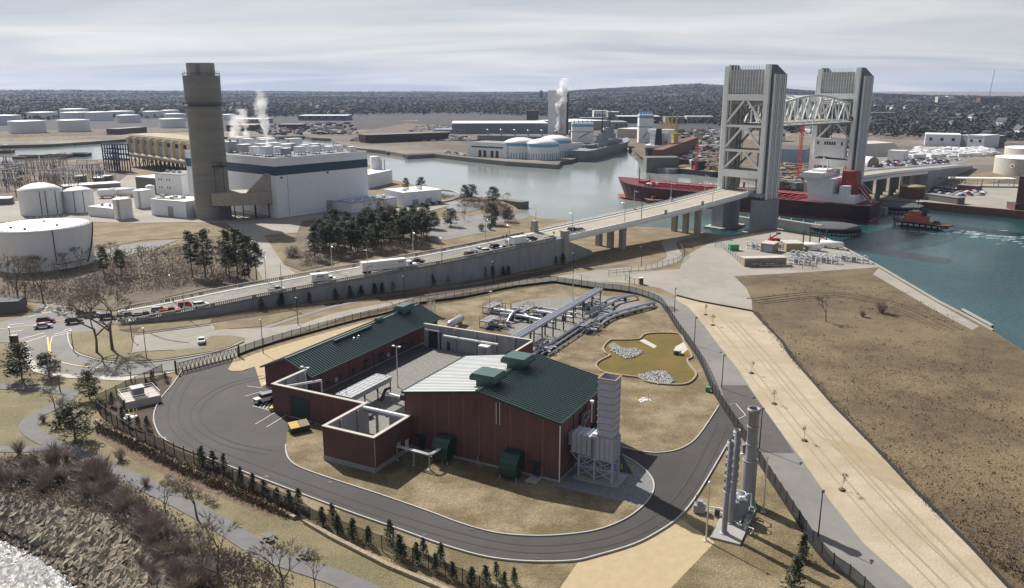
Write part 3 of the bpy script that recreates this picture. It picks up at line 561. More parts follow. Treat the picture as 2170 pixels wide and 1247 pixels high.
# --- tall red compressor building
B=site('compressor_building','tall red metal building with a green ribbed gable roof and two ridge vents','building',0,0)
W_,D_,EV,RX,RZ=31.5,22.3,11.2,-15.75,14.05
m=MB()
m.add([(-W_,0,.35),(0,0,.35),(0,D_,.35),(-W_,D_,.35),(-W_,0,EV),(RX,0,RZ),(0,0,EV),(0,D_,EV),(RX,D_,RZ),(-W_,D_,EV)],[(0,1,6,5,4),(1,2,7,6),(2,3,9,8,7),(3,0,4,9)])
m.build('wall','red_brick',B)
m=MB()
for k in range(1,10):x=-W_+k*W_/10;m.box(x,-.035,.55,x+.09,-.003,EV+.9*min(k,10-k)/2*.55)
for k in range(1,7):y=k*D_/7;m.box(.003,y,.55,.035,y+.09,EV-.2)
m.build('panel_joint','panel_joint',B)
m=MB();m.box(-W_-.12,-.12,-.1,.12,D_+.12,.55);m.build('plinth','concrete_wall',B)
m=MB();roof_slab(m,RX,.45,-.5,D_+.5,RZ+.15,EV+.05,.3);seams(m,RX,.45,-.5,D_+.5,RZ+.15,EV+.05,.75,.2,.14)
m.box(RX-.35,-.52,RZ+.12,RX+.35,D_+.52,RZ+.34)
rf=m.build('roof','green_roof',B)
m=MB();roof_slab(m,RX,-W_-.45,-.5,D_+.5,RZ+.15,EV+.05,.3);m.build('roof_slope','roof_glare',B)['label']='left roof slope with glare painted pale'
m=MB();seams(m,RX,-W_-.45,-.5,D_+.5,RZ+.15,EV+.05,.9,.05,.16);m.build('roof_seam','green_roof',B)
m=MB();m.beam((.52,-.5,EV+.02),(.52,D_+.5,EV+.02),.2,.3);m.beam((-W_-.52,-.5,EV+.02),(-W_-.52,D_+.5,EV+.02),.2,.3)
m.beam((RX,-.56,RZ),(.45,-.56,EV-.1),.12,.35);m.beam((RX,-.56,RZ),(-W_-.45,-.56,EV-.1),.12,.35);m.build('gutter','green_dark',rf)
m=MB();m.beam((-2.2,.0,EV+.65),(-2.2,D_,EV+.65),.06);[m.beam((-2.2,y,EV+.4),(-2.2,y,EV+.7),.05)for y in range(0,23,2)];m.build('snow_rail','green_dark',rf)
hood_vent(B,-16.2,4.4,15.0,5.4,4.4,1.25);hood_vent(B,-15.6,15.2,15.0,5.4,4.4,1.25)
m=MB();m.tube([(.18,-.18,.3),(.18,-.18,EV-.2)],.1,6);m.build('downpipe','white',B)
m=MB();m.tube([(-W_+.0,-.16,.3),(-W_+.0,-.16,EV-.2)],.09,6);m.build('downpipe','steel_dark',B)
for y in(5.9,11.4,17):m=MB();m.tube([(.14,y,.4),(.14,y,EV-.2)],.09,6);m.build('downpipe','steel_dark',B)
for k,(x,lo,hi)in enumerate([(-11.4,8.6,12.9),(-12.1,8.6,12.7),(-15.9,9.2,12.4),(-16.5,9.2,12.4)]):m=MB();m.tube([(x,-.18,lo),(x,-.18,hi)],.06,5);m.build('vent_pipe','white_metal' if k<2 else 'rust',B)
m=MB();m.box(-4.9,-.12,.3,-3.7,-.02,2.6);d=m.build('door','window_dark',B);m=MB();m.beam((-4.0,-.17,1.2),(-4.0,-.17,1.5),.06);m.build('handle','silver',d)
m=MB();m.box(-5.2,-1.0,2.9,-3.4,-.05,3.1);m.build('door_canopy','green_dark',B)
m=MB();m.box(-5.3,-2.4,0,-3.2,-.15,.25);m.build('step','concrete_light',B)
m=MB();m.box(-28.7,-.12,.3,-27.4,-.02,2.7);m.build('door','window_dark',B);m=MB();m.box(-29,-1.0,3,-27.1,-.05,3.2);m.build('door_canopy','green_dark',B)
m=MB();m.box(.03,12.6,.3,.15,17.6,4.6);m.build('bay_door','window_dark',B);m=MB();m.box(.05,12.2,4.7,1.5,18,4.95);m.build('door_canopy','green_dark',B)
m=MB();m.box(.05,8.6,7.2,.35,11.2,9.6);m.build('wall_louvre','steel_dark',B)
m=MB()
for(a,b)in[((.45,8.6,7.2),(1.0,8.6,9.6)),((.45,11.2,7.2),(1.0,11.2,9.6)),((1.0,8.6,9.6),(1.0,11.2,9.6)),((1,8.6,7.4),(1,11.2,9.4)),((1,8.6,8.4),(1,11.2,8.4))]:m.beam(a,b,.1)
m.build('bracket','grey_steel',B)
m=MB();m.tube([(1.1,11.8,7),(1.1,11.8,10.8)],.13,8);m.tube([(1.1,11.8,10.8),(1.1,11.8,11.2)],.4,8);m.build('vent_mast','white',B)
# dark green curved intake hoods on the front wall
def intake(x,label):
 h=site('intake_hood',label,'air intake',x,-.1,'curved green intakes on the tall red building')
 m=MB();w=1.7;pr=[(0,4.9),(1.0,4.9),(2.2,4.55),(3.0,3.6),(3.3,2.4),(3.3,1.0),(1.7,.9),(1.7,2.2),(1.2,2.9),(0,3.0)]
 pr=[(0,4.6),(.9,4.7),(1.9,4.5),(2.7,3.9),(3.2,3.0),(3.3,2.0),(3.3,.9),(1.3,.9),(1.25,1.8),(.9,2.4),(0,2.6)]
 n=len(pr);vs=[(-w,-a,b)for a,b in pr]+[(w,-a,b)for a,b in pr]
 m.add(vs,[(i,n+i,n+(i+1)%n,(i+1)%n)for i in range(n)]+[tuple(range(n)),tuple(range(2*n-1,n-1,-1))])
 m.build('hood','green_dark',h)
 m=MB();[m.beam((-w-.02,-a,b),(w+.02,-a,b),.12)for a,b in pr[1:7]];m.build('rib','green_dark',h)
 [MB().box(q,-3.2,.0,q+.2,-3.0,.95).build('support','grey_steel',h)for q in(-w,w-.2)]
intake(-22.2,'dark green curved intake nearer the walled enclosure on the red wall')
intake(-8.2,'dark green curved intake nearer the chimney on the red wall')
# pipe stand in front
t=site('pipe_stand','white twin pipes on four grey posts bending back into the red building','pipe run',-26,-5)
m=MB();P=[(-4.1,1.6,3),(-3.5,-.9,3),(3.7,-1.4,3),(4.2,4.9,3)]
m.tube([(-4.1,.3,3.0),(-3.4,-1.0,3.0),(3.4,-1.35,3.0),(4.0,-.6,3.0),(4.2,4.9,3.0)],.14,8);m.build('pipe','white',t)
m=MB();m.tube([(-4.1,.9,3.0),(-3.2,-.55,3.0),(3.2,-.85,3.0),(3.6,-.3,3.0),(3.75,4.9,3.0)],.10,8);m.build('pipe','white_metal',t)
for x,y in((-3.6,-.85),(.2,-1.1),(3.7,-1.3),(4.1,2.3)):
 m=MB();m.tube([(x,y,0),(x,y,2.85)],.14,6);m.lathe([(.0,.22),(.36,.22),(.36,0)],10,x,y);m.beam((x-.5,y,2.8),(x+.5,y+.1,2.8),.15);m.build('post','grey_steel',t)
t=site('hydrant_valve','short red pipe valve standing by the long red wall between the green intakes','valve',-15.6,-.8)
MB().tube([(0,0,0),(0,0,1.9)],.09,8).build('riser','grey_steel',t);MB().tube([(-.5,.3,1.5),(.4,.3,1.5),(.4,.3,2.2)],.12,6).build('valve_body','rust',t)
t=site('access_cover','small white access cover in the dry lawn before the red wall','cover',-13,-7.5,'white access covers in the dry lawn');MB().box(-.35,-.35,0,.35,.35,.12).build('lid','concrete_light',t)
p=S2(-10.4,-11);dup(t,(p[0],p[1],0),0,'small white access cover in the dry lawn nearest the drive kerb')
# --- open walled enclosure (vestibule)
V=site('walled_enclosure','roofless red walled enclosure with grey concrete lining and white coping','enclosure',-35.8,-11.8)
X0,X1,Y1,HZ=-5.8,5.7,11.8,6.75
m=MB();m.box(X0,0,0,X1,.25,HZ);m.box(X0,.25,0,X0+.25,Y1+1.2,HZ);m.box(X1-.25,.25,0,X1,Y1-.02,HZ);m.build('wall','red_brick',V)
m=MB();m.box(X0-.06,-.06,0,X1+.06,-.005,1.1);m.box(X1+.005,-.06,0,X1+.06,Y1-.1,1.1);m.build('plinth','concrete_wall',V)
m=MB();m.box(X0+.252,.252,0,X1-.252,.55,HZ-.02);m.box(X0+.252,.552,0,X0+.6,Y1+1,HZ-.02);m.box(X1-.6,.552,0,X1-.252,Y1-.3,HZ-.02)
for y in(4,9):m.box(X0+.6,y,0,X0+1.0,y+.4,HZ-.1)
m.build('lining','concrete_wall',V)
m=MB();m.box(X0-.1,-.1,HZ,X1+.1,.6,HZ+.15);m.box(X0-.1,.605,HZ,X0+.6,Y1+1.2,HZ+.15);m.box(X1-.6,.605,HZ,X1+.1,Y1-.3,HZ+.15);m.build('coping','concrete_light',V)
m=MB();m.box(X0+.7,Y1-.6,HZ-1.1,X1-.6,Y1-.1,HZ-.1);m.build('beam','grey_steel',V)
m=MB();m.tube([(X0+1,Y1-.9,HZ-.1),(X1-.2,Y1-.9,HZ-.1)],.32,10);m.build('duct','white',V)
m=MB();m.tube([(X1+.1,.0,.9),(X1+.1,0,HZ-.3)],.06,6);m.build('downpipe','silver',V)
MB().box(-1.9,Y1-1.2,0,-1.5,Y1-.8,HZ-1).build('column','grey_steel',V);MB().box(2.2,5.7,0,2.55,6.05,4.8).build('column','grey_steel',V)
m=MB();m.box(X1+.0,9.2,.3,X1+.08,10.3,2.6);m.build('door','white',V)
t=site('pipework','white process pipes bending inside the roofless walled enclosure','pipes',-34.5,-5)
m=MB();m.tube([(-1.5,4.5,1.6),(.5,3.2,1.6),(2.0,3.4,1.6),(3.0,4.8,1.6),(3.2,6,1.6)],.35,10);m.build('pipe','white',t)
m=MB();m.tube([(-1.5,3.0,1.2),(.8,1.6,1.2),(3.4,1.5,1.2)],.3,10);m.build('pipe','white',t)
m=MB();m.tube([(1.9,.2,1.5),(3.6,2.8,1.5),(3.6,4.2,1.5)],.25,8);m.build('pipe','white_metal',t)
for x,y in((-.9,3.8),(1.2,3.3),(0,2.2),(2.8,1.5)):MB().box(x-.45,y-.45,0,x+.45,y+.45,1.1).build('pipe_support','grey_steel',t)
t=site('equipment_cover','pale rounded equipment cover against the lining of the roofless enclosure','equipment',-39.3,-8.4)
m=MB();m.box(-1.4,-1.8,0,1.4,2.2,2.2);m.build('cabinet','grey_steel',t);m=MB();m.add([(-1.6,-2,2.2),(1.6,-2,2.2),(1.9,2.4,2.2),(-1.6,2.4,2.2),(-1,-1.4,3.3),(1,-1.4,3.3),(1,1.6,3.3),(-1,1.6,3.3)],[(0,1,5,4),(1,2,6,5),(2,3,7,6),(3,0,4,7),(4,5,6,7)]);m.build('hood','concrete_light',t)
# --- courtyard walls
t=site('courtyard_wall','long red wall with white coping and a dark roller door facing the car park','wall',-66,1.1)
HW=6.3
m=MB();m.box(0,0,0,24.1,.25,HW);m.build('wall','red_brick',t)
m=MB();m.box(0,.252,0,24.0,.6,HW-.02);m.box(.26,.602,0,.6,10.2,HW-.02)
for y in(3.4,7):m.box(.6,y,0,1.0,y+.5,HW-.2)
m.build('lining','concrete_wall',t);m=MB();m.box(0,.252,0,.25,10.2,HW);m.build('side_wall','red_brick',t)
m=MB();m.box(-.1,-.1,HW,24.1,.65,HW+.15);m.box(-.1,.652,HW,.65,10.2,HW+.15);m.build('coping','concrete_light',t)
m=MB();m.box(5.2,-.06,.1,9.6,-.01,4.6);m.build('roller_door','green_dark',t);m=MB();m.box(5.0,-.1,0,5.2,-.01,4.8).box(9.6,-.1,0,9.8,-.01,4.8).box(5.0,-.1,4.62,9.8,-.01,4.8);m.build('door_frame','steel_dark',t)
m=MB();m.tube([(2.5,1.1,HW-.5),(6.8,7.6,HW-.5)],.28,8);m.build('duct','white',t);m=MB();m.box(6.6,7.4,0,6.9,7.7,HW-.7);m.build('column','silver',t)
m=MB();m.box(4.4,-2.9,0,10.4,-.1,.12);m.build('apron','concrete_light',t)
t=site('rear_wall','grey concrete courtyard wall with a white pipe along it behind the tall building','wall',-62.6,53.3)
m=MB();m.box(0,0,0,31.2,.5,6.2)
for x in(4.4,9.4,15.5,21.2,26.5):m.box(x,-.4,0,x+.4,-.002,6.1)
m.build('wall','concrete_wall',t);m=MB();m.box(-.1,-.1,6.2,31.3,.6,6.35);m.build('coping','concrete_light',t)
m=MB();m.box(1.3,-.08,.1,5.2,-.01,4.7);m.build('roller_door','window_dark',t);m=MB();m.box(6.9,-.08,.1,7.9,-.01,2.4);m.build('door','window_dark',t)
m=MB();m.box(.7,-.7,4.9,5.3,-.42,5.2);m.build('door_hood','white',t);m=MB();m.tube([(6.6,-1,4.2),(22.6,-1,4.2)],.3,8);m.build('pipe','white',t)
m=MB();m.box(18,-3.2,3.6,20.8,-1.6,3.9);m.build('awning','white',t);m=MB();[m.beam((x,y,0),(x,y,3.6),.1)for x in(18.1,20.7)for y in(-3,-1.8)];m.build('awning_post','silver',t)
m=MB();m.box(.2,-4,0,6.3,-.1,.1);m.build('apron','concrete',t)
t=site('red_side_wall','plain red wall with pale coping joining the pipe yard to the tall building','wall',-31.3,23)
m=MB();m.box(0,-.1,0,.4,30.3,6.1);m.build('wall','red_brick',t);m=MB();m.box(-.1,-.1,6.1,.5,30.2,6.25);m.build('coping','concrete_light',t)
for nm,lab,x,y,dx,dy,zl,zh in[('lean_to','low green ribbed lean-to roof against the red side wall near the pipe rack',-36.5,34.5,4.8,16,3.4,4.8),('lean_to','low green ribbed lean-to roof beside the tall building near the enclosure',-38.6,3.2,6.9,11,3.6,5.6)]:
 t=site(nm,lab,'lean-to',x,y,'green lean-to roofs in the courtyard')
 m=MB();roof_slab(m,0,dx,0,dy,zl,zh,.2);seams(m,0,dx,0,dy,zl,zh,.62);m.build('roof','green_roof',t)
 m=MB();m.box(.5,.4,0,.8,dy-.4,zl-.1).box(.8,.4,0,dx-.1,.7,zl-.1);m.build('wall','concrete_wall',t)
# --- long service building
t=site('service_building','long low red building with a dark green ribbed gable roof beside the fence','building',-78,11.5)
LX,LY,le,lr,lz=13.5,51.2,5.05,7.0,8.0
m=MB();m.add([(0,0,.2),(LX,0,.2),(LX,LY,.2),(0,LY,.2),(0,0,le),(lr,0,lz),(LX,0,le),(LX,LY,le),(lr,LY,lz),(0,LY,le)],[(0,1,6,5,4),(1,2,7,6),(2,3,9,8,7),(3,0,4,9)]);m.build('wall','red_brick',t)
MB().box(-.1,-.1,-.1,LX+.1,LY+.1,.4).build('plinth','concrete_wall',t)
m=MB();roof_slab(m,lr,LX+.7,-.7,LY+.8,lz+.12,le-.05);roof_slab(m,lr,-.7,-.7,LY+.8,lz+.12,le-.05)
seams(m,lr,LX+.7,-.7,LY+.8,lz+.12,le-.05,.8,.2,.16);seams(m,lr,-.7,-.7,LY+.8,lz+.12,le-.05,.8,.2,.16);m.box(lr-.25,-.7,lz+.1,lr+.25,LY+.8,lz+.3);rf=m.build('roof','green_roof',t)
m=MB();m.beam((LX+.75,-.7,le-.1),(LX+.75,LY+.8,le-.1),.18,.25);m.beam((LX-.6,-.5,le+.4),(LX-.6,LY+.5,le+.4),.05);m.build('gutter','green_dark',rf)
m=MB();m.box(lr+.9,14.5,lz-.2,lr+1.5,29,lz+.35);m.build('solar_rail','green_dark',rf)
hood_vent(t,lr+.3,44.5,lz+.55,3.4,4.6,1.3);hood_vent(t,lr+.1,33.5,lz+.3,1.5,1.9,.7)
for y in(19.8,21.6):m=MB();m.tube([(9.6,y,6.6),(9.6,y,7.5),(9.8,y,7.8),(10.1,y,7.7)],.14,8);m.build('vent_pipe','silver',t)
for y in(18.5,24.5,33.5):m=MB();m.box(LX,y,.3,LX+.06,y+1.1,2.5);d=m.build('door','green_dark',t);m=MB();m.box(LX+.05,y-.3,2.7,LX+1.0,y+1.4,2.9);m.build('door_canopy','window_dark',t);m=MB();m.box(LX+.1,y-.5,0,LX+1.6,y+1.6,.12);m.build('step','concrete',t)
for y in(4.8,9,14,29.5,38):m=MB();m.box(LX,y,1.4,LX+.05,y+1.1,2.3);m.build('window','window_dark',t)
for y in(3,13,22.5,31.8,42):m=MB();m.tube([(LX+.12,y,.3),(LX+.12,y,le-.3)],.07,6);m.build('downpipe','steel_dark',t)
for y in(7.2,27.2):m=MB();m.box(LX+.05,y,1.2,LX+.6,y+.9,2.2);m.build('wall_unit','grey_steel',t)
t=site('step_slab','pale concrete door slab at the car park end of the long red building','slab',-80.6,12.5);MB().box(0,0,0,1.9,3,.18).build('slab','concrete_light',t)
# --- exhaust chimney
C=site('exhaust_chimney','tall square grey exhaust chimney with a silencer box on a braced steel frame','chimney',6.9,4.9)
m=MB();cx0,cx1,cy0,cy1=-1.5,1.5,-1.4,1.5
m.box(cx0,cy0,8.4,cx1,cy0+.12,18.85).box(cx0,cy1-.12,8.4,cx1,cy1,18.85).box(cx0,cy0+.12,8.4,cx0+.12,cy1-.12,18.85).box(cx1-.12,cy0+.12,8.4,cx1,cy1-.12,18.85)
m.build('shaft','chimney_grey',C)
m=MB();m.box(cx0+.13,cy0+.13,14,cx1-.13,cy1-.13,14.1);m.build('inner_liner','rust',C)
m=MB()
for i in range(9):
 z=8.5+i*1.2
 m.box(cx0-.09,cy0-.09,z,cx1+.09,cy0-.001,z+.14).box(cx0-.09,cy1+.001,z,cx1+.09,cy1+.09,z+.14).box(cx0-.09,cy0,z,cx0-.001,cy1,z+.14).box(cx1+.001,cy0,z,cx1+.09,cy1,z+.14)
m.build('stiffener','grey_steel',C)
m=MB();m.box(cx0-.13,cy0-.13,18.85,cx1+.13,cy0+.12,19.0).box(cx0-.13,cy1-.12,18.85,cx1+.13,cy1+.13,19.0).box(cx0-.13,cy0+.12,18.85,cx0+.12,cy1-.12,19).box(cx1-.12,cy0+.12,18.85,cx1+.13,cy1-.12,19);m.build('rim','tan',C)
m=MB();m.box(-1.75,-1.6,4.3,1.75,1.7,8.4)
m.build('base_box','chimney_grey',C)
m=MB();m.add([(-5.9,-3.0+1.0,4.9),(-1.75,-1.7,4.5),(-1.75,1.7,4.5),(-5.9,1.5,4.9),(-5.9,-2.0,8.3),(-1.75,-1.7,8.2),(-1.75,1.7,8.2),(-5.9,1.5,8.3)],[(3,2,1,0),(4,5,6,7),(0,1,5,4),(1,2,6,5),(2,3,7,6),(3,0,4,7)])
m.box(-6.9,-1.0,5.6,-5.9,1,7.8)
m.build('silencer','chimney_grey',C)
m=MB()
for x in(-5.9,-5.0,-4.1,-3.2,-2.3):m.box(x,-2.1,4.7,x+.1,-1.68,8.42).box(x,-2.1,8.25,x+.1,1.7,8.42)
for x in(-1.75,-.9,0,.85,1.65):m.box(x,-1.7,4.3,x+.1,-1.6,8.42)
for y in(-1.6,-.7,.2,1.1):m.box(1.75,y,4.3,1.85,y+.1,8.42)
m.build('rib','grey_steel',C)
m=MB()
legs=[(-4.6,-1.6),(-4.6,1.4),(-1.7,-1.6),(-1.7,1.6),(1.5,-1.5),(1.5,1.6)]
for x,y in legs:m.box(x-.15,y-.15,.4,x+.15,y+.15,4.6)
for(a,b)in[(0,2),(2,4),(1,3),(3,5),(4,5),(0,1),(2,3)]:
 (xa,ya),(xb,yb)=legs[a],legs[b]
 for z0,z1 in((.7,2.5),(2.5,4.2)):m.beam((xa,ya,z0),(xb,yb,z1),.11);m.beam((xa,ya,z1),(xb,yb,z0),.11)
 m.beam((xa,ya,4.35),(xb,yb,4.35),.2);m.beam((xa,ya,2.5),(xb,yb,2.5),.12)
m.beam((-4.6,-1.6,3.2),(-6.3,-1.6,4.9),.15)
m.build('frame','chimney_grey',C)
MB().box(-5.4,-2.6,0,2.9,2.5,.42).build('plinth','concrete',C)
m=MB();[m.beam((-2.3,-2.0,4.6+k*.3),(-1.9,-2.0,4.6+k*.3),.05)for k in range(12)];m.beam((-2.3,-2.0,4.5),(-2.3,-2.0,8.3),.05).beam((-1.9,-2,4.5),(-1.9,-2,8.3),.05);m.build('ladder','steel_dark',C)
m=MB();m.box(-2.1,-1.9,8.4,-1.3,-1.2,9.0);m.build('flood_light','white',C)
# yellow bollards near the chimney
bo=site('bollard','yellow bollard on the gravel apron right of the grey chimney','bollard',9.9,9.6,'yellow bollards');MB().tube([(0,0,0),(0,0,1.2)],.12,8).build('post','yellow',bo)
p=S2(8.0,9.4);dup(bo,(p[0],p[1],0),0,'yellow bollard close behind the grey chimney frame')
# --- courtyard gas cooler canopy
t=site('gas_cooler','long gas cooler with a pale gridded fan deck on legs in the courtyard','cooler',-54.1,7.0)
m=MB();m.box(0,0,3.1,4.1,14.1,4.1);m.build('fan_box','grey_steel',t)
m=MB()
for i in range(2):
 for j in range(7):m.box(.12+i*2.0,.15+j*2.0,4.12,1.95+i*2.0,1.95+j*2.0,4.16)
m.build('fan_deck','grey_steel',t)
m=MB()
for j in range(8):m.box(0,j*2.0,4.16,4.1,j*2.0+.12,4.24)
for i in(0,1.0,2.0,3.0,3.98):m.box(i,0,4.165,i+.08,14.1,4.25)
m.build('grating','white_metal',t)
for x in(.2,3.9):
 for y in(.3,4.7,9.2,13.8):m=MB();m.beam((x,y,0),(x,y,3.1),.2);m.build('leg','steel_dark',t)
for x,y in((.5,.6),(1.9,1.1),(3,13.5)):m=MB();m.tube([(x,y,4.2),(x,y,5.4)],.06,6);m.build('vent_pipe','steel_dark',t)
t=site('pipework','white pipe with a dark valve running from the cooler to the tall building','pipes',-45,13)
m=MB();m.tube([(-4.5,4.5,1.8),(-1,4,1.8),(4,3.6,1.8),(9.5,3.2,1.8)],.3,10);m.build('pipe','white',t)
m=MB();m.tube([(-4.2,3,.6),(-4.2,4.6,2.4),(-3.2,5.2,3.0)],.35,8);m.box(.6,3.2,1.4,1.6,4.4,2.6);m.build('valve','steel_dark',t)
[MB().beam((x,3.8,0),(x,3.8,1.6),.3).build('pipe_support','grey_steel',t)for x in(-2,2.5,6)]
t=site('equipment_skid','dark valve skid with thin curved pipes on a pale slab beneath the cooler','equipment',-48.2,9.5)
MB().box(-1.5,-3.5,0,4.5,3.5,.15).build('slab','concrete_light',t)
m=MB();[m.tube([(.3+.25*k,-1.5,.2),(.1+.25*k-.8,-.6,1.6),(.25*k-1.2,.6,1.9)],.06,5)for k in range(6)];m.box(.2,-2.6,.15,2.6,-1.2,.9);m.build('valve','steel_dark',t)
# flood-light poles in the courtyard
def flood_pole(name,x,y,h,label,heads=2):
 t=site(name,label,'light pole',x,y,'floodlight poles inside the station');MB().tube([(0,0,0),(0,0,h)],[.14,.09],8).build('pole','silver',t)
 m=MB();m.beam((-.7,0,h-.1),(.7,0,h-.1),.08);m.build('crossarm','silver',t)
 for sx in((-.8,.8)if heads==2 else(.5,)):m=MB();m.box(sx-.3,-.25,h-.15,sx+.3,.25,h+.08);m.build('lamp_head','white',t)
 MB().lathe([(.0,.3),(.3,.3),(.3,0)],10).build('footing','concrete',t)
flood_pole('floodlight',-51.3,25.1,9.9,'tall silver floodlight pole in the middle of the gravel courtyard')
flood_pole('floodlight',-63.3,8.4,8.2,'silver floodlight pole just inside the red courtyard wall')
# horizontal vessel on saddles behind
t=site('storage_vessel','long pale horizontal tank on two saddles in the dry grass behind the station','tank',-64.4,72.0,rot=R(6))
m=MB();m.tube([(0,-4.4,1.9),(0,-4.2,1.9),(0,-3.6,1.9),(0,3.6,1.9),(0,4.2,1.9),(0,4.4,1.9)],[.3,.8,1.1,1.1,.8,.3],16);m.build('shell','silver',t)
for y in(-2.5,2.5):m=MB();m.box(-.8,y-.25,0,.8,y+.25,1.2);m.build('saddle','stack_grey',t)
# lattice tower by the fence
t=site('lattice_tower','short square lattice frame standing at the far end of the long red building','tower',-77.8,80)
m=MB()
for x in(-.8,.8):
 for y in(-.8,.8):m.beam((x,y,0),(x,y,5.3),.16)
for z in(.3,1.9,3.5,5.2):
 for a,b in(((-.8,-.8),(.8,-.8)),((.8,-.8),(.8,.8)),((.8,.8),(-.8,.8)),((-.8,.8),(-.8,-.8))):m.beam((*a,z),(*b,z),.12);z<5 and m.beam((*a,z),(*b,z+1.6),.1)
m.build('frame','silver',t);MB().box(-1,-1,5.3,1,1,5.45).build('platform','steel_dark',t)
# dumpster
t=thing('dumpster','dark green dumpster with yellow lid beside the car park kerb','dumpster',G(634,915),SR+R(60))
m=MB();m.add([(-1.9,-.9,.2),(1.9,-.9,.2),(1.9,.8,.2),(-1.9,.8,.2),(-1.9,-1.1,1.3),(1.9,-1.1,1.3),(1.9,.9,1.9),(-1.9,.9,1.9)],[(3,2,1,0),(0,1,5,4),(1,2,6,5),(2,3,7,6),(3,0,4,7),(4,5,6,7)]);m.box(-2.1,-.3,.8,2.1,.3,1.1);m.build('bin','dumpster_green',t)
m=MB();m.add([(-1.9,-1.15,1.34),(-.05,-1.15,1.34),(-.05,.92,1.94),(-1.9,.92,1.94),(-1.9,-1.15,1.42),(-.05,-1.15,1.42),(-.05,.92,2.02),(-1.9,.92,2.02)],[(4,5,6,7),(0,1,5,4),(1,2,6,5),(2,3,7,6),(3,0,4,7)]);m.build('lid','yellow_paint',t)
m=MB();m.add([(.05,-1.15,1.34),(1.9,-1.15,1.34),(1.9,.92,1.94),(.05,.92,1.94),(.05,-1.15,1.42),(1.9,-1.15,1.42),(1.9,.92,2.02),(.05,.92,2.02)],[(4,5,6,7),(0,1,5,4),(1,2,6,5),(2,3,7,6),(3,0,4,7)]);m.build('lid','tan',t)
m=MB();[m.tube([(x,y,0),(x,y,.2)],.12,6)for x in(-1.6,1.6)for y in(-.7,.6)];m.build('caster','black',t)
# concrete water box with rail (left garden)
t=thing('water_vault','low square white concrete vault with rails and a grey cabinet by the drive','vault',G(297,852),R(38))
MB().box(-3.6,-3.2,0,3.6,3.2,1.7).build('vault','concrete_light',t)
m=MB()
for z in(2.2,2.7):m.beam((-3.5,-3.1,z),(3.5,-3.1,z),.06).beam((3.5,-3.1,z),(3.5,3.1,z),.06).beam((3.5,3.1,z),(-3.5,3.1,z),.06).beam((-3.5,3.1,z),(-3.5,-3.1,z),.06)
for x in(-3.5,-1.2,1.2,3.5):
 for y in(-3.1,3.1):m.beam((x,y,1.7),(x,y,2.75),.06)
m.build('guard_rail','silver',t);m=MB();m.box(-1.4,-.9,1.7,.9,1.2,3.4);m.box(-1.6,-1.1,3.4,1.1,1.4,3.55);m.build('cabinet','stack_grey',t)
def valve_set(x,y,label):
 t=thing('valve_set',label,'valve',G(x,y),R(20),'yellow guarded valves')
 MB().box(-1.3,-.8,0,1.3,.8,.2).build('slab','white',t)
 for a,b in((-1.2,.7),(1.2,.7),(-.3,.9),(.6,.9)):MB().tube([(a,b,0),(a,b,1.5)],.1,8).build('bollard','yellow',t)
 m=MB();m.tube([(-.8,0,.2),(-.8,0,.7),(.8,0,.7),(.8,0,.2)],.16,8);m.build('pipe','white',t)
valve_set(277,886,'white valve with yellow guard posts among the small evergreens by the fence')
valve_set(1366,850,'white valve with four yellow guard posts on the lawn below the storm basin')
t=thing('jersey_block','small yellow barrier block beside the parked white car','barrier',G(578,872),R(40));MB().prism([(-.7,-.25),(.7,-.25),(.7,.25),(-.7,.25)],0,.9).build('block','yellow',t)
# --- vent stacks on the pad in the foreground
pad=thing('equipment_pad','grey concrete pad with white edge carrying the vent stacks','pad',(0,0,0))
pp=GP([(1504,1142),(1568,1158),(1604,1078),(1592,1062),(1546,1062)])
MB().prism(pp,0,.35).build('slab','concrete',pad)
def stack(px,py,h,prof,label,strakes,m_='stack_grey'):
 t=thing('vent_stack',label,'vent stack',(*G(px,py)[:2],.35),0,'grey vent stacks on the foreground pad')
 MB().lathe([(r,z)for r,z in prof]+[(prof[-1][0]*.8,prof[-1][1]),(prof[-1][0]*.8,prof[-1][1]-2.5)],24).build('shell',m_,t)
 MB().lathe([(prof[-1][0]*.79,prof[-1][1]-.5),(0,prof[-1][1]-.5)],20).build('bore','rust',t)
 m=MB();m.lathe([(prof[0][0]+.25,0),(prof[0][0]+.25,.15),(prof[0][0],.15)],20)
 m.build('flange','grey_steel',t)
 for z in(h*.45,h*.62,h*.8,h*.97):r=[q for q in prof if q[1]<=z][-1][0];MB().lathe([(r+.01,z),(r+.1,z),(r+.1,z+.12),(r+.01,z+.12)],24).build('flange','grey_steel',t)
 if strakes:
  m=MB()
  for k in range(3):
   pts=[]
   for i in range(46):
    z=h*(.45+.52*i/45);a=2*PI*(k/3+i/22);r0=prof[0][0];pts.append((r0*math.cos(a),r0*math.sin(a),z,(r0+.16)*math.cos(a),(r0+.16)*math.sin(a)))
   vs=[];
   for q in pts:vs+=[(q[0],q[1],q[2]),(q[3],q[4],q[2]),(q[3],q[4],q[2]+.05),(q[0],q[1],q[2]+.05)]
   m.add(vs,[(4*i+a,4*i+b,4*i+4+b,4*i+4+a)for i in range(45)for a,b in((0,1),(1,2),(2,3))])
  m.build('strake','grey_steel',t)
 return t
stack(1534,1134,15.2,[(.42,0),(.42,15.2)],'slim grey vent stack with spiral strakes nearest the viewer',True)
stack(1548,1112,15.6,[(.52,0),(.52,15.6)],'slim grey vent stack with spiral strakes behind the nearest one',True)
stack(1583,1068,16.6,[(1.15,0),(1.15,7.2),(.85,7.9),(.85,15.5),(.98,15.6),(.98,16.4)],'thick grey vent stack that narrows above its wide base',False)
t=thing('knockout_drum','squat grey upright drum with piping and a hoop on its top','drum',(*G(1564,1100)[:2],.35))
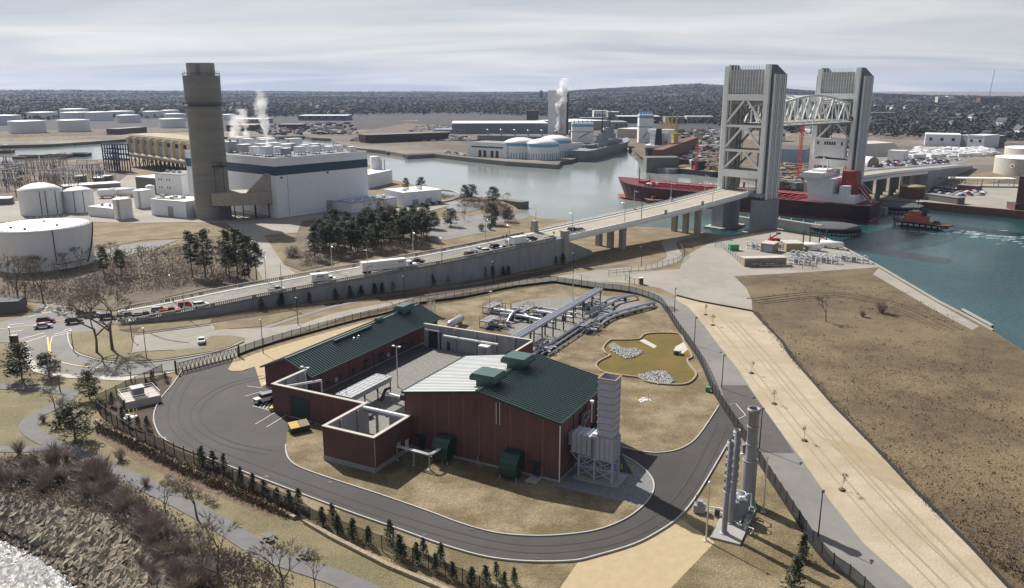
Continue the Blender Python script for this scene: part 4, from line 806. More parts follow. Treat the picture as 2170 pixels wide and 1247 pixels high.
MB().lathe([(0,3.3),(1.1,3.25),(1.5,2.9),(1.5,.3),(1.6,0)],24).build('shell','stack_grey',t)
m=MB();m.lathe([(.9,4.1),(.98,4.1),(.98,4.2),(.9,4.2),(.9,4.1)],16);[m.beam((.9*math.cos(a),.9*math.sin(a),3.2),(.9*math.cos(a),.9*math.sin(a),4.2),.06)for a in(0,1.57,3.14,4.71)];m.build('guard_rail','white_metal',t)
m=MB();m.tube([(-1.2,.3,3.2),(-1.4,.3,3.8),(-.3,.2,4.0),(.3,0,3.3)],.16,8);m.tube([(-.7,-.5,3.2),(-.7,-.5,4.3)],.12,8);m.box(-.3,-.9,3.2,.4,-.4,3.9);m.tube([(.8,.4,3.2),(1.6,.8,3.6),(2.3,1.4,3.2),(2.4,1.5,.3)],.1,6);m.build('pipe','white_metal',t)
t=thing('pad_pipework','white pipes and valves crowded round the foot of the grey drum','pipes',(*G(1585,1110)[:2],.35),R(62))
m=MB();m.tube([(-3.2,-.2,.5),(0,0,.5),(2.6,0,.5),(3.2,.2,1.2)],.13,8);m.build('pipe','white_metal',t)
m=MB();m.tube([(-2.5,.9,.4),(1.8,1.0,.4)],.1,8);m.tube([(-4,-1.2,.25),(-2.2,-1.3,.25),(-2.0,-.2,.25)],.08,6);m.build('pipe','white',t)
m=MB()
for k in range(6):x=-2.4+k*.9;m.box(x,-.35,.1,x+.35,.3,.9+.25*(k%3));m.tube([(x+.2,0,.8),(x+.2,0,1.5)],.07,6)
m.build('valve','grey_steel',t);m=MB();[m.beam((x,-.6,.0),(x,-.6,1.1),.05)for x in(-3.2,-1.2,.8,2.8)];m.beam((-3.2,-.6,1.1),(2.8,-.6,1.1),.05);m.build('guard_rail','silver',t)
t=thing('meter_skid','grey equipment box with twin pipes linking it to the stack pad','equipment',G(1482,1086),R(-18))
m=MB();m.box(-.9,-.7,.2,.9,.7,1.4);m.box(-.4,-.5,1.4,.5,.4,2.1);m.build('cabinet','grey_steel',t);m=MB();m.tube([(.9,.2,1.1),(3.2,.3,1.1),(4.5,-.6,1.1),(4.8,-1.6,.5)],.1,6).tube([(1.2,-.3,.7),(3.4,-.3,.7),(4.2,-1.3,.7)],.08,6);m.build('pipe','white_metal',t)
m=MB();m.tube([(-.6,0,1.4),(-.6,0,3.0)],.06,6);m.box(2.4,-.9,.3,3.2,-.4,1.3);m.build('valve','steel_dark',t)
for px,py,hh,lab in[(1496,1147,9.6,'slim grey camera pole at the kerb left of the stack pad'),(1617,1086,9.4,'slim grey camera pole between the stack pad and the black fence')]:
 t=thing('camera_pole',lab,'pole',G(px,py),0,'camera poles by the stack pad');MB().tube([(0,0,0),(0,0,3.2),(0,0,hh)],[.16,.12,.08],8).build('pole','silver',t);MB().lathe([(0,hh+.3),(.2,hh+.2),(.25,hh),(.1,hh-.2)],10).build('camera','white_metal',t);MB().box(-.35,-.35,0,.35,.35,.15).build('footing','concrete_light',t)
t=thing('pump_cabinet','small white cabinet on a slab between the black fence and thick stack','cabinet',G(1575,960),R(20));MB().box(-1,-.7,0,1,.7,.15).build('slab','concrete_light',t);MB().box(-.4,-.3,.15,.4,.3,1.7).build('cabinet','silver',t)
t=thing('green_bin','bright green box beside the black fence below the storm basin','box',G(1500,832),R(-20));MB().box(-.5,-.4,0,.5,.4,1.3).build('body','green_box',t);MB().box(-.9,-.7,-.02,.3,-.41,.12).build('slab','concrete_light',t)
# --- pipe yard
t=site('pipe_rack','long elevated rack of three silver ducts crossing the gravel pipe yard','pipe rack',-38.6,54)
YL=59.5
for k,x in enumerate((0,.95,1.9)):m=MB();m.box(x,0,5.0,x+.75,YL,5.35);m.tube([(x+.37,0,5.45),(x+.37,YL,5.45)],.3,8);m.build('duct','silver',t)
for i in range(9):y=1.5+i*7.0;m=MB();m.beam((.1,y,0),(.1,y,4.9),.28);m.beam((2.5,y,0),(2.5,y,4.9),.28);m.beam((-.2,y,4.85),(2.9,y,4.85),.3);m.beam((0,y,2.6),(2.5,y,2.6),.2);m.build('trestle','steel_dark',t)
def pipes(name,label,x,y,runs,rot=0,mt='silver'):
 t=site(name,label,'pipes',x,y,'process pipes in the gravel yard',rot)
 for pts,r in runs:m=MB();m.tube(smooth_poly(pts,3,False),r,10);m.build('pipe',mt,t)
 m=MB()
 for pts,r in runs:
  for a,b in zip(pts,pts[1:]):
   L=math.dist(a,b)
   for q in range(1,max(1,int(L/4))+1):f=q/(int(L/4)+1);X=[a[i]+(b[i]-a[i])*f for i in range(3)];X[2]>.5 and MB().box(X[0]-r,X[1]-r*.8,0,X[0]+r,X[1]+r*.8,X[2]-r*.6).build('pipe_support','steel_dark',t)
 return t
pipes('pipe_run','pair of long silver pipes lying beside the elevated rack',-33.0,56,[([(0,0,1),(0,14,1),(0,28,1),(0,38,1)],.38),([(1.5,3,.9),(1.5,14,.9),(1.5,30,.9)],.3),([(3.0,4,.6),(3,20,.6),(3,34,.6)],.2)])
pipes('pipe_run','silver pipe loop bending back at the right end of the yard',-29.5,92,[([(0,0,1.3),(0,7,1.3),(2.5,15,1.3),(6,24,1.3),(8,27.5,1.3),(7.8,28.5,.4)],.42),([(1.8,-1,1.0),(1.8,7,1.0),(4.2,15,1.0),(7.6,23,1.0),(9.2,26,.3)],.36),([(-1.8,0,.8),(-1.8,9,.8)],.5)])
pipes('pipe_run','silver pipe loop bending back farthest from the buildings',-36,104,[([(0,0,1.5),(3,7,1.5),(3,14,1.5),(6,21,1.5),(7.5,21.5,.4)],.4),([(-3,2,1.2),(0,8,1.2),(0.5,15,1.2),(4,21,1.2)],.35),([(-9,-2,1.0),(-6,4,1.0),(-2,6,1.0)],.45)])
pipes('pipe_run','silver pipes crossing under the elevated rack from the left',-57,85,[([(0,0,1.8),(6,1,1.8),(12,0,1.8),(18,-1,1.8)],.45),([(0,8,1.6),(7,8.5,1.6),(14,8,1.6),(20,7,1.6)],.45),([(4,-3,.6),(4,0,2.4),(4,5,2.4),(5,7,.8)],.4),([(1,12,1.4),(10,13,1.4),(21,12,1.4)],.3),([(-4,4,1.6),(2,4,1.6),(7,3,1.6),(9.5,1,.4)],.5)])
def skid(x,y,label,seed,w=6,l=7):
 rg=random.Random(seed);t=site('valve_skid',label,'valve skid',x,y,'valve skids in the gravel yard')
 m=MB()
 for i in range(3):
  for j in range(3):m.beam((i*w/2,j*l/2,0),(i*w/2,j*l/2,2.1),.13)
 for z in(.2,):m.box(0,0,z,w,l,z+.2)
 for q in(0,l/2,l):m.beam((0,q,2.1),(w,q,2.1),.12)
 m.build('frame','steel_dark',t)
 m=MB();m.box(0,0,2.2,w*.45,l,2.28);m.build('platform','grey_steel',t)
 m=MB();[m.beam((x_,y_,2.3),(x_,y_,3.3),.06)for x_ in(0,w*.45)for y_ in(0,l/3,2*l/3,l)];[m.beam((a[0],a[1],z),(b[0],b[1],z),.06)for z in(2.8,3.3)for a,b in(((0,0),(0,l)),((0,0),(w*.45,0)),((w*.45,0),(w*.45,l)),((0,l),(w*.45,l)))];m.build('guard_rail','steel_dark',t)
 m=MB()
 for k in range(5):yy=rg.uniform(.5,l-.5);z=rg.uniform(.7,1.8);r=rg.uniform(.16,.34);m.tube([(w*.3,yy,z),(w*.7,yy,z),(w+1.5,yy+rg.uniform(-.5,.5),z)],r,8);m.tube([(w*.6,yy,z),(w*.6,yy,z+1.2)],r*.5,6)
 m.build('pipe','silver',t)
 m=MB()
 for k in range(7):a,b=rg.uniform(w*.4,w),rg.uniform(.4,l-.4);z=rg.uniform(.8,2);m.box(a-.3,b-.3,z-.3,a+.3,b+.3,z+.35)
 m.build('valve','stack_grey',t)
 m=MB()
 for k in range(3):a,b=rg.uniform(w*.7,w+1),rg.uniform(.4,l-.4);m.tube([(a,b,.3),(a,b,3.2)],.1,6)
 m.build('gas_riser','yellow' if seed%2 else 'silver',t)
skid(-64.6,88,'dark platformed valve skid at the back left of the pipe yard',1);skid(-58,74.5,'dark platformed valve skid at the near left of the pipe yard',3)
skid(-53.5,88,'valve skid with yellow risers in the middle of the pipe yard',5,5,8);skid(-34.6,95,'dense valve skid under the far end of the elevated rack',2,4,10)
skid(-35.5,61,'small valve skid beside the near end of the elevated rack',8,4,7);skid(-31.0,83,'low valve skid midway along the elevated rack',6,3,8);skid(-40.5,106,'tall valve skid with grey casing at the back right of the yard',10,4,5)
for(x,y,lab)in[(-59.5,83,'tall slim silver light pole above the valve skids'),(-47.2,116,'slim silver light pole behind the far end of the elevated rack'),(-38.3,66.5,'slim silver light pole beside the elevated rack')]:flood_pole('floodlight',x,y,8.8,lab,1)
# ------------------------------------------------------------------ BRIDGE
PL=[(-114,223.5),(-95.4,231.3),(-76.6,243.2),(-54.6,255.5),(-31.4,268.5),(-8,284.5),(20.5,309.5),(47.5,335),(87,371),(120.5,401.0)]
NE=smooth_poly(PL,6,False)
ZT=[(-114,1.25),(-95,3.2),(-76,4.8),(-54,6.6),(-31,8.3),(-11,9.5),(3,10.3),(18,11.0),(30,11.7),(47,12.4),(64,13.4),(89,15.1),(121,18.0)]
DW=17.0
def dz(x):return tab(ZT,x)-1.15
def norm2(i,P):
 a,b=Vector(P[max(i-1,0)][:2]),Vector(P[min(i+1,len(P)-1)][:2]);d=(b-a).normalized();return Vector((-d.y,d.x))
def offs(P,w):return[(P[i][0]+norm2(i,P).x*w,P[i][1]+norm2(i,P).y*w)for i in range(len(P))]
def cut(P,x0,x1):return[p for p in P if x0-.01<=p[0]<=x1+.01]
def band(mb,P,o0,o1,dz0,dz1):  # solid running along P between lateral offsets, heights relative to the deck
 vs=[]
 for i,p in enumerate(P):
  nn=norm2(i,P);z=dz(p[0])
  for o,h in((o0,dz0),(o1,dz0),(o1,dz1),(o0,dz1)):vs.append((p[0]+nn.x*o,p[1]+nn.y*o,z+h))
 n=len(P);fs=[(4*i+j,4*i+4+j,4*i+4+(j+1)%4,4*i+(j+1)%4)for i in range(n-1)for j in range(4)]
 fs+=[(3,2,1,0),(4*n-4,4*n-3,4*n-2,4*n-1)]
 return mb.add(vs,fs)
ramp=cut(NE,-114,20.6)
t=thing('bridge_ramp','concrete ramp with a long retaining wall and slotted parapets leading to the bridge','ramp',(0,0,0))
m=MB();vs=[]
for i,p in enumerate(ramp):
 nn=norm2(i,ramp);z=dz(p[0])-.02
 for o,h in((0,-1),(DW,-1),(DW,z),(0,z)):vs.append((p[0]+nn.x*o,p[1]+nn.y*o,h))
n=len(ramp);m.add(vs,[(4*i+j,4*i+4+j,4*i+4+(j+1)%4,4*i+(j+1)%4)for i in range(n-1)for j in range(4)]+[(3,2,1,0),(4*n-4,4*n-3,4*n-2,4*n-1)])
m.build('retaining_wall','concrete_wall',t)
def surf(mb,P,o0,o1,h):
 vs=[]
 for i,p in enumerate(P):
  nn=norm2(i,P);z=dz(p[0])+h
  for o in(o0,o1):vs.append((p[0]+nn.x*o,p[1]+nn.y*o,z))
 return mb.add(vs,[(2*i,2*i+2,2*i+3,2*i+1)for i in range(len(P)-1)])
surf(MB(),ramp,0,0,0)
m=MB();surf(m,ramp,.5,DW-.4,.0);m.build('carriageway','asphalt_old',t)
m=MB();band(m,ramp,DW-3.0,DW-.42,.02,.2);m.build('pavement','concrete_light',t)
def stripes(P,name,parent,dash=True):
 m=MB();surf(m,P,7.0,7.13,.02);surf(m,P,7.35,7.48,.02);m.build('centre_line','yellow_paint',parent)
 if not dash:return
 Q=resample(P,1.0)
 Q=[(q.x,q.y)for q in Q];m=MB()
 for k in range(0,len(Q)-4,10):surf(m,Q[k:k+4],3.9,4.05,.02);surf(m,Q[k:k+4],10.3,10.45,.02)
 surf(m,P,.9,1.02,.02);surf(m,P,DW-3.4,DW-3.28,.02);m.build('lane_line','white_paint',parent)
stripes(ramp,'m',t)
def parapet(P,off,parent,w=.42,h=1.15,step=.62,bay=13):
 Q=[(q.x,q.y)for q in resample(P,step)];m=MB()
 band(m,P,off,off+w,-.35,.22);band(m,P,off,off+w,h-.22,h)
 c=0;nb=int(bay/step)
 for i,q in enumerate(Q):
  nn=norm2(i,Q);tt=Vector((nn.y,-nn.x));z=dz(q[0]);hw=.62 if i%nb==0 else.15
  a=Vector(q);vs=[(*(a+nn*(off+.02+o)+tt*s),z+hh)for hh in(.2,h-.2)for o,s in((0,-hw),(w-.04,-hw),(w-.04,hw),(0,hw))]
  m.add(vs,[(0,1,5,4),(1,2,6,5),(2,3,7,6),(3,0,4,7)])
 m.build('parapet','concrete',parent)
parapet(cut(NE,-112,18),0,t);parapet(cut(NE,-112,19),DW-.42,t)
# wing wall and corner pilaster
m=MB();a=Vector(NE[-1][:2]);pl=Vector((20.5,309.3));ang=math.atan2(PL[7][1]-PL[6][1],PL[7][0]-PL[6][0])
ca,sa=math.cos(ang),math.sin(ang)
def rel(x,y):return(pl.x+ca*x-sa*y,pl.y+sa*x+ca*y)
m.prism([rel(-1.2,-.9),rel(1.2,-.9),rel(1.2,1.4),rel(-1.2,1.4)],-.5,12.3).prism([rel(-1.5,-1.2),rel(1.5,-1.2),rel(1.5,1.7),rel(-1.5,1.7)],12.3,12.7);m.build('pilaster','concrete',t);m=MB()
m.prism([rel(-1.2,DW-1.4),rel(1.2,DW-1.4),rel(1.2,DW+.9),rel(-1.2,DW+.9)],8,12.3).prism([rel(-1,DW-1.2),rel(1,DW-1.2),rel(1,DW+.7),rel(-1,DW+.7)],12.3,14.6);m.build('pilaster','concrete',t)
m=MB();p0,p1=rel(1.2,0),G(1254,541);d=Vector((p1[0]-p0[0],p1[1]-p0[1])).normalized();q=Vector((-d.y,d.x))*.5
m.add([(p0[0],p0[1],-.3),(p1[0],p1[1],-.3),(p1[0]+q.x,p1[1]+q.y,-.3),(p0[0]+q.x,p0[1]+q.y,-.3),(p0[0],p0[1],8.6),(p1[0],p1[1],1.8),(p1[0]+q.x,p1[1]+q.y,1.8),(p0[0]+q.x,p0[1]+q.y,8.6)],[(3,2,1,0),(4,5,6,7),(0,1,5,4),(1,2,6,5),(2,3,7,6),(3,0,4,7)]);m.build('wing_wall','concrete_wall',t)
# viaduct on piers
vd=cut(NE,20.0,120.6)
t=thing('bridge_viaduct','near concrete viaduct deck on grey piers running out to the first lift tower','bridge',(0,0,0))
m=MB();band(m,vd,.2,DW-.2,-.75,.0);m.build('deck','deck_concrete',t)
m=MB();band(m,vd,.9,1.5,-2.3,-.76);band(m,vd,5.4,6,-2.3,-.76);band(m,vd,10.8,11.4,-2.3,-.76);band(m,vd,DW-1.5,DW-.9,-2.3,-.76);m.build('girder','bridge_white',t)
m=MB();band(m,vd,DW-3,DW-.5,.01,.2);m.build('pavement','concrete_light',t)
stripes(vd,'v',t,False)
for off in(.0,DW-.35):
 m=MB();band(m,vd,off,off+.35,-1.2 if off==0 else-.6,.55);m.build('kerb_wall','bridge_white',t)
 m=MB();Q=[(q.x,q.y)for q in resample(vd,2.2)]
 for i,q in enumerate(Q):nn=norm2(i,Q);b=Vector(q)+nn*(off+.17);z=dz(q[0]);m.beam((b.x,b.y,z+.5),(b.x,b.y,z+1.35),.1)
 for h in(.85,1.1,1.35):band(m,vd,off+.13,off+.21,h-.05,h)
 m.build('railing','bridge_white',t)
def vdp(k,off):  # point on viaduct at plan position nearest x=k
 i=min(range(len(vd)),key=lambda j:abs(vd[j][0]-k));nn=norm2(i,vd);return(vd[i][0]+nn.x*off,vd[i][1]+nn.y*off),dz(vd[i][0]),math.atan2(-nn.x,nn.y)
for kx in(47.0,86.5):
 for off in(1.6,8.2,14.6):
  (x,y),z,an=vdp(kx,off);m=MB();c,s=math.cos(an),math.sin(an)
  m.prism([(x+c*a-s*b,y+s*a+c*b)for a,b in((-1.0,-1.2),(1.0,-1.2),(1.0,1.2),(-1.0,1.2))],-4.5,z-2.9);m.build('pier','concrete',t)
 (x,y),z,an=vdp(kx,8.2);m=MB();c,s=math.cos(an),math.sin(an);m.prism([(x+c*a-s*b,y+s*a+c*b)for a,b in((-1.1,-8),(1.1,-8),(1.1,8),(-1.1,8))],z-3.0,z-2.3);m.build('pier_cap','concrete',t)
for kx in(66,88):
 for off,w in((-1.1,1.1),(DW,1.1)):
  (x,y),z,an=vdp(kx,off);c,s=math.cos(an),math.sin(an);m=MB();m.prism([(x+c*a-s*b,y+s*a+c*b)for a,b in((-2,0),(2,0),(2,w),(-2,w))],z-.9,z-.1);m.build('refuge_platform','bridge_white',t)
  m=MB();m.prism([(x+c*a-s*b,y+s*a+c*b)for a,b in((-.7,.3),(.7,.3),(.7,.9),(-.7,.9))],z-.1,z+2.0);m.build('gate_housing','grey_steel',t)
# lift towers
TA=R(42.3);T0=(120.5,395.0)
def tower(name,label,L):
 o=(T0[0]+math.cos(TA)*L,T0[1]+math.sin(TA)*L)
 t=thing(name,label,'bridge tower',(o[0],o[1],0),TA,'lift bridge towers')
 W,D=22.0,12.0;ZB,ZP=17.2,63.2
 def legbox(y0,y1,nm):
  m=MB();m.box(1.2,y0,ZB-4,D,y1,72.4)
  m.add([(1.2,y0,72.4),(D,y0,72.4),(D,y1,72.4),(1.2,y1,72.4),(1.2+.4,y0+(2.2 if y0<0 else 0),76.8),(D*.55,y0+(2.2 if y0<0 else 0),76.8),(D*.55,y1-(0 if y0<0 else 2.2),76.8),(1.6,y1-(0 if y0<0 else 2.2),76.8)],[(0,1,5,4),(1,2,6,5),(2,3,7,6),(3,0,4,7),(4,5,6,7)])
  p=m.build('leg_cladding','bridge_dark',t)
  m=MB()
  for k in range(8):x=1.2+k*(D-1.6)/7;m.box(x,y0-.45,ZB-4,x+(.65 if k%3==0 else.38),y0-.002,72.4).box(x,y1+.002,ZB-4,x+.3,y1+.3,72.4)
  for k in range(3):y=y0+k*(y1-y0)/2-.07;m.box(.95,y,ZB-4,1.198,y+.14,72.4);m.box(D+.002,y,ZB-4,D+.2,y+.14,72.4)
  m.build('fin','bridge_white',p)
  m=MB()
  for k in range(19):z=ZB-2+k*3.0;m.box(1.2,y0-.12,z,D,y0-.003,z+.16)
  m.build('transom','bridge_glass',p)
 legbox(-2.6,1.6,'a');legbox(W-1.6,W+2.6,'b')
 for y in(0,W):
  m=MB();m.box(-1.0,y-1.15,ZB-1,.8,y+1.15,76.8 if y==0 else 76.2);m.build('column','bridge_white',t)
 m=MB();m.box(.3,1.7,ZP+.3,D-.2,W-1.7,74.6);m.build('machine_house','bridge_glass',t)
 m=MB()
 for k in range(13):y=1.9+k*(W-3.8)/12;m.box(-.1,y,ZP,.28,y+.2,76.4 if 0<k<12 else 74.6)
 for z in(66,68.8,71.6):m.box(.1,1.75,z,.27,W-1.75,z+.1)
 m.build('mullion','bridge_white',t)
 def portal(xc,mt='bridge_white'):
  m=MB();m.box(xc-.8,1.16,ZP-3.1,xc+.6,W-1.16,ZP-.02).box(xc-.9,1.16,23.2,xc+.9,W-1.16,26.8)
  m.box(xc-.4,1.16,47.4,xc+.4,W-1.16,48.6).box(xc-.4,1.16,35.6,xc+.4,W-1.16,36.8)
  for z0,z1 in((49.5,60),(37.5,47.4),(27.2,35.6)):
   m.beam((xc,1.0,z0),(xc,W/2-1,z1),.8,.9).beam((xc,W-1.0,z0),(xc,W/2+1,z1),.8,.9)
  m.prism([(xc-.3,W/2-2.4),(xc+.3,W/2-2.4),(xc+.3,W/2+2.4),(xc-.3,W/2+2.4)],46.2,48.5)
  m.build('portal_brace',mt,t)
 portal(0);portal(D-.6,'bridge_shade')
 m=MB()
 for y in(3.2,6.5,W-6.5,W-3.2):m.beam((D*.55,y,ZB+2),(D*.55,y,61),.18)
 m.build('lift_cable','steel_dark',t)
 for y in(3.4,W-3.4):
  m=MB()
  for k in range(10):
   z=ZB+1+k*4.3;m.beam((2,y,z),(D-2,y,z+4.3),.25).beam((D-2,y,z),(2,y,z+4.3),.25).beam((2,y,z),(D-2,y,z),.25)
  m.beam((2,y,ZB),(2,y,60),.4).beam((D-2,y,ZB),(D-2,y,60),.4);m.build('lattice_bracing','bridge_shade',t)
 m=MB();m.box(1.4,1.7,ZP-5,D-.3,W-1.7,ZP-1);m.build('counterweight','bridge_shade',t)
 for yc in(0,W):
  pr=[(-1.6,yc-3.4),(3,yc-4.6),(9,yc-4.6),(13.2,yc-3.4),(13.2,yc+3.4),(9,yc+4.6),(3,yc+4.6),(-1.6,yc+3.4)]
  m=MB();m.prism(pr,-5,ZB-4.2);m.build('pier','concrete_wall',t)
  m=MB();m.prism([(6+(a-6)*1.5,yc+(b-yc)*1.5)for a,b in pr],-5,-2.6);m.build('footing','concrete',t)
 m=MB();m.box(-1.5,-2.4,ZB-2.8,D+1,W+2.4,ZB-1.2);m.build('bearing_deck','concrete',t)
 return t
T1=tower('lift_tower','nearer tall white lift tower with glazed legs, rising above the red tanker',0)
T2=tower('lift_tower','farther tall white lift tower with glazed legs, beyond the ship bridge',92)
m=MB();m.box(-3.5,2.0,28.5,-1.1,20,38.5);oh=m.build('operator_house','white',T2)
m=MB()
for y in(4,8.2,9.6,11,12.4,13.8,18):m.box(-3.56,y-.5,35,-3.51,y+.5,36.8)
m.build('window','window_dark',oh)
for y in(1.5,20.5):m=MB();m.tube([(-1.6,y,49.5),(-1.2,y,49.5)],1.4,16);m.build('sheave','rust',T2)
# lifted truss span between the towers
t=thing('lift_span','raised white curved steel truss span hanging between the two lift towers','bridge span',(T0[0],T0[1],0),TA)
x0,x1,NB=12.5,91.0,12;ZBc=48.2
def topz(u):return 57.6+4.6*math.sin(PI*u)
for y in(2.6,19.4):
 m=MB();Pb=[(x0+(x1-x0)*k/NB)for k in range(NB+1)]
 for k in range(NB):
  a,b=Pb[k],Pb[k+1];m.beam((a,y,ZBc),(b,y,ZBc),.8,.9)
  m.beam((a,y,topz(k/NB)),(b,y,topz((k+1)/NB)),.8,.9)
  if k%2==0:m.beam((a,y,ZBc),(b,y,topz((k+1)/NB)),.6)
  else:m.beam((a,y,topz(k/NB)),(b,y,ZBc),.6)
 for k in range(NB+1):m.beam((Pb[k],y,ZBc),(Pb[k],y,topz(k/NB)),.5)
 m.build('truss','bridge_white',t)
m=MB()
for k in range(NB+1):m.beam((Pb[k],2.6,topz(k/NB)),(Pb[k],19.4,topz(k/NB)),.5)
for k in range(NB):m.beam((Pb[k],2.6,topz(k/NB)),(Pb[k+1],11,topz((k+1)/NB)),.3).beam((Pb[k],19.4,topz(k/NB)),(Pb[k+1],11,topz((k+1)/NB)),.3)
m.build('sway_brace','bridge_white',t)
m=MB();m.box(x0,3.2,ZBc+.3,x1,18.8,ZBc+.9);m.build('deck','deck_concrete',t)
m=MB();m.box(x0,.2,ZBc-.3,x1,2.2,ZBc).box(x0,19.9,ZBc-.3,x1,21.4,ZBc);[m.beam((x0+k*2.6,.3,ZBc),(x0+k*2.6,.3,ZBc+1.3),.1)for k in range(31)];m.beam((x0,.3,ZBc+1.3),(x1,.3,ZBc+1.3),.12);m.build('walkway','bridge_white',t)
m=MB()
for k in range(NB+1):m.beam((Pb[k],1,ZBc-.5),(Pb[k],21,ZBc-.5),.5,1.2)
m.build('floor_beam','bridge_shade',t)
# far approach: viaduct then ramp, curving away to the right
FP=[(T0[0]+math.cos(TA)*104+math.sin(TA)*1.0,T0[1]+math.sin(TA)*104-math.cos(TA)*1.0)]+[G(1960,392,10)[:2],G(2030,384,9)[:2],G(2120,376,6)[:2]]
a0=Vector(FP[0]);
FA=[(a0.x,a0.y,16.5),(*G(1900,365,15)[:2],14.6),(*G(1969,359,13.5)[:2],13.2),(*G(2015,354,9)[:2],8.5),(*G(2062,350,3)[:2],2.6)]
t=thing('far_viaduct','far grey bridge approach on piers curving down to the right bank','bridge',(0,0,0))
def fband(mb,P,o0,o1,h0,h1,floor=None):
 vs=[]
 for i,p in enumerate(P):
  nn=norm2(i,P)
  for o,h in((o0,h0),(o1,h0),(o1,h1),(o0,h1)):vs.append((p[0]+nn.x*o,p[1]+nn.y*o,(floor if(floor is not None and h==h0)else p[2]+h)))
 n=len(P);mb.add(vs,[(4*i+j,4*i+4+j,4*i+4+(j+1)%4,4*i+(j+1)%4)for i in range(n-1)for j in range(4)]+[(3,2,1,0),(4*n-4,4*n-3,4*n-2,4*n-1)])
m=MB();fband(m,FA[:3],0,17,-1,0);m.build('deck','deck_concrete',t);m=MB();fband(m,FA[:3],.4,16.6,-2.8,-1.02);m.build('girder','bridge_white',t)
m=MB();fband(m,FA[2:],0,17,0,-.01,-1.0);m.build('ramp_wall','concrete_wall',t)
m=MB();fband(m,FA,-.2,.2,-.6,1.1);fband(m,FA,16.8,17.2,0,1.1);m.build('parapet','bridge_white',t)
for i in range(5):
 f=(i+.6)/5.2*2;k=int(f);fr=f-k;p=Vector(FA[k]).lerp(Vector(FA[k+1]),fr);nn=norm2(1,FA[:3])
 m=MB()
 for o in(2,8.5,15):x,y=p.x+nn.x*o,p.y+nn.y*o;m.prism([(x-1.1,y-1.1),(x+1.1,y-1.1),(x+1.1,y+1.1),(x-1.1,y+1.1)],-4,p.z-2.8)
 m.build('pier','concrete_stained',t)
# fender walls and round dolphins
def dolphin(px,py,r,label):
 t=thing('round_dolphin',label,'dolphin',G(px,py,-3.5),0,'round concrete dolphins by the bridge')
 MB().lathe([(0,3.7),(r*.92,3.5),(r,3.2),(r,2.3),(r*.97,2.28)],40).build('cap','dark_roof',t)
 MB().lathe([(r*.965,2.27),(r*.965,-1)],40).build('drum','hull_black',t)
 m=MB();m.lathe([(r*1.0,1.1),(r*1.0,.1),(r*.97,.1)],40);m.build('fender_band','concrete_light',t)
 m=MB()
 for k in range(40):a=2*PI*k/40;m.beam((r*1.01*math.cos(a),r*1.01*math.sin(a),-1),(r*1.01*math.cos(a),r*1.01*math.sin(a),2.3),.35)
 m.build('fender_pile','hull_black',t)
dolphin(1768,492,12.0,'round dark topped concrete dolphin nearest the gas yard shore')
dolphin(1906,446,12.8,'round dark topped concrete dolphin behind the stern of the red tanker')
def fender(label,a,b,w,ztop):
 t=thing('fender_wall',label,'fender wall',(0,0,0),0,'concrete fender walls beside the channel');A,B=G(*a,ztop),G(*b,ztop);m=MB();strip3(m,[A,B],w,-5,ztop);m.build('wall','concrete',t)
 m=MB();d=(Vector(B)-Vector(A));n=int(d.length/6)
 for k in range(n):p=Vector(A)+d*((k+.5)/n);m.beam((p.x,p.y,ztop),(p.x,p.y,ztop+1.3),.25)
 m.build('bollard','white',t)
fender('long concrete fender wall running from the near tower pier to the round dolphin',(1640,462),(1742,478),3,.4)
fender('short concrete fender wall between the piers of the near lift tower',(1545,455),(1600,464),2.5,-.6)
fender('concrete fender wall behind the tanker stern at the far bank',(1800,432),(1880,440),3,.4)
# lamps on the bridge
def street_lamp(p,h,z0,rot,label,arm=1.8,m_='silver',grp='white lamp posts along the bridge'):
 t=thing('street_lamp',label,'street lamp',(p[0],p[1],z0),rot,grp);MB().tube([(0,0,0),(0,0,h)],[.17,.09],8).build('pole',m_,t)
 MB().tube([(0,-.2,h-.9),(0,arm*.6,h-.75),(0,arm,h-.95)],[.07,.1,.13],6).build('arm',m_,t);MB().box(-.16,arm-.35,h-1.05,.16,arm+.45,h-.9).build('lamp_head',m_,t);return t
L0=None
lamps_far=[(570,592),(708,551),(875,530),(1027,505),(1134,480),(1342,440),(1420,417),(1492,399)]
def nearest(x,off,P=NE):
 i=min(range(len(P)),key=lambda j:abs(P[j][0]+norm2(j,P).x*off-x));nn=norm2(i,P);return(P[i][0]+nn.x*off,P[i][1]+nn.y*off),dz(P[i][0]),math.atan2(-nn.x,nn.y)
def xs_at(px,off):  # plan position on the deck seen in a photo column
 best=None
 Q=[(q.x,q.y)for q in resample(NE,1.0)]
 for i,q in enumerate(Q):
  nn=norm2(i,Q);X,Y=q[0]+nn.x*off,q[1]+nn.y*off;z=dz(q[0]);d_=Y*CP-(z-CAM_H)*SP;u=1085+FPX*X/d_
  if best is None or abs(u-px)<best[0]:best=(abs(u-px),(X,Y),z,math.atan2(-nn.x,nn.y))
 return best[1:]
k=0
def ordl(k):return ORD[k]if k<len(ORD)else str(k)
lamp0=None
for i,px in enumerate((365,561,705,875,1028,1134,1342,1420,1493)):
 p,z,a=xs_at(px,DW-.3);lab=f'white lamp post on the far side of the bridge, {ORD[i]} from the left'
 lamp0=street_lamp(p,9.5,z,a+PI,lab)if lamp0 is None else dup(lamp0,(p[0],p[1],z),a+PI,lab)
for i,px in enumerate((389,595,777,935,1078,1213,1323,1510,1585)):
 p,z,a=xs_at(px,.2);dup(lamp0,(p[0],p[1],z),a,f'white lamp post on the near side of the bridge, {ORD[i]} from the left')
p,z,a=xs_at(1358,.2);street_lamp(p,9.5,z,a,'black signal mast with a long arm over the bridge deck',8,'fence_black','signal masts on the bridge')
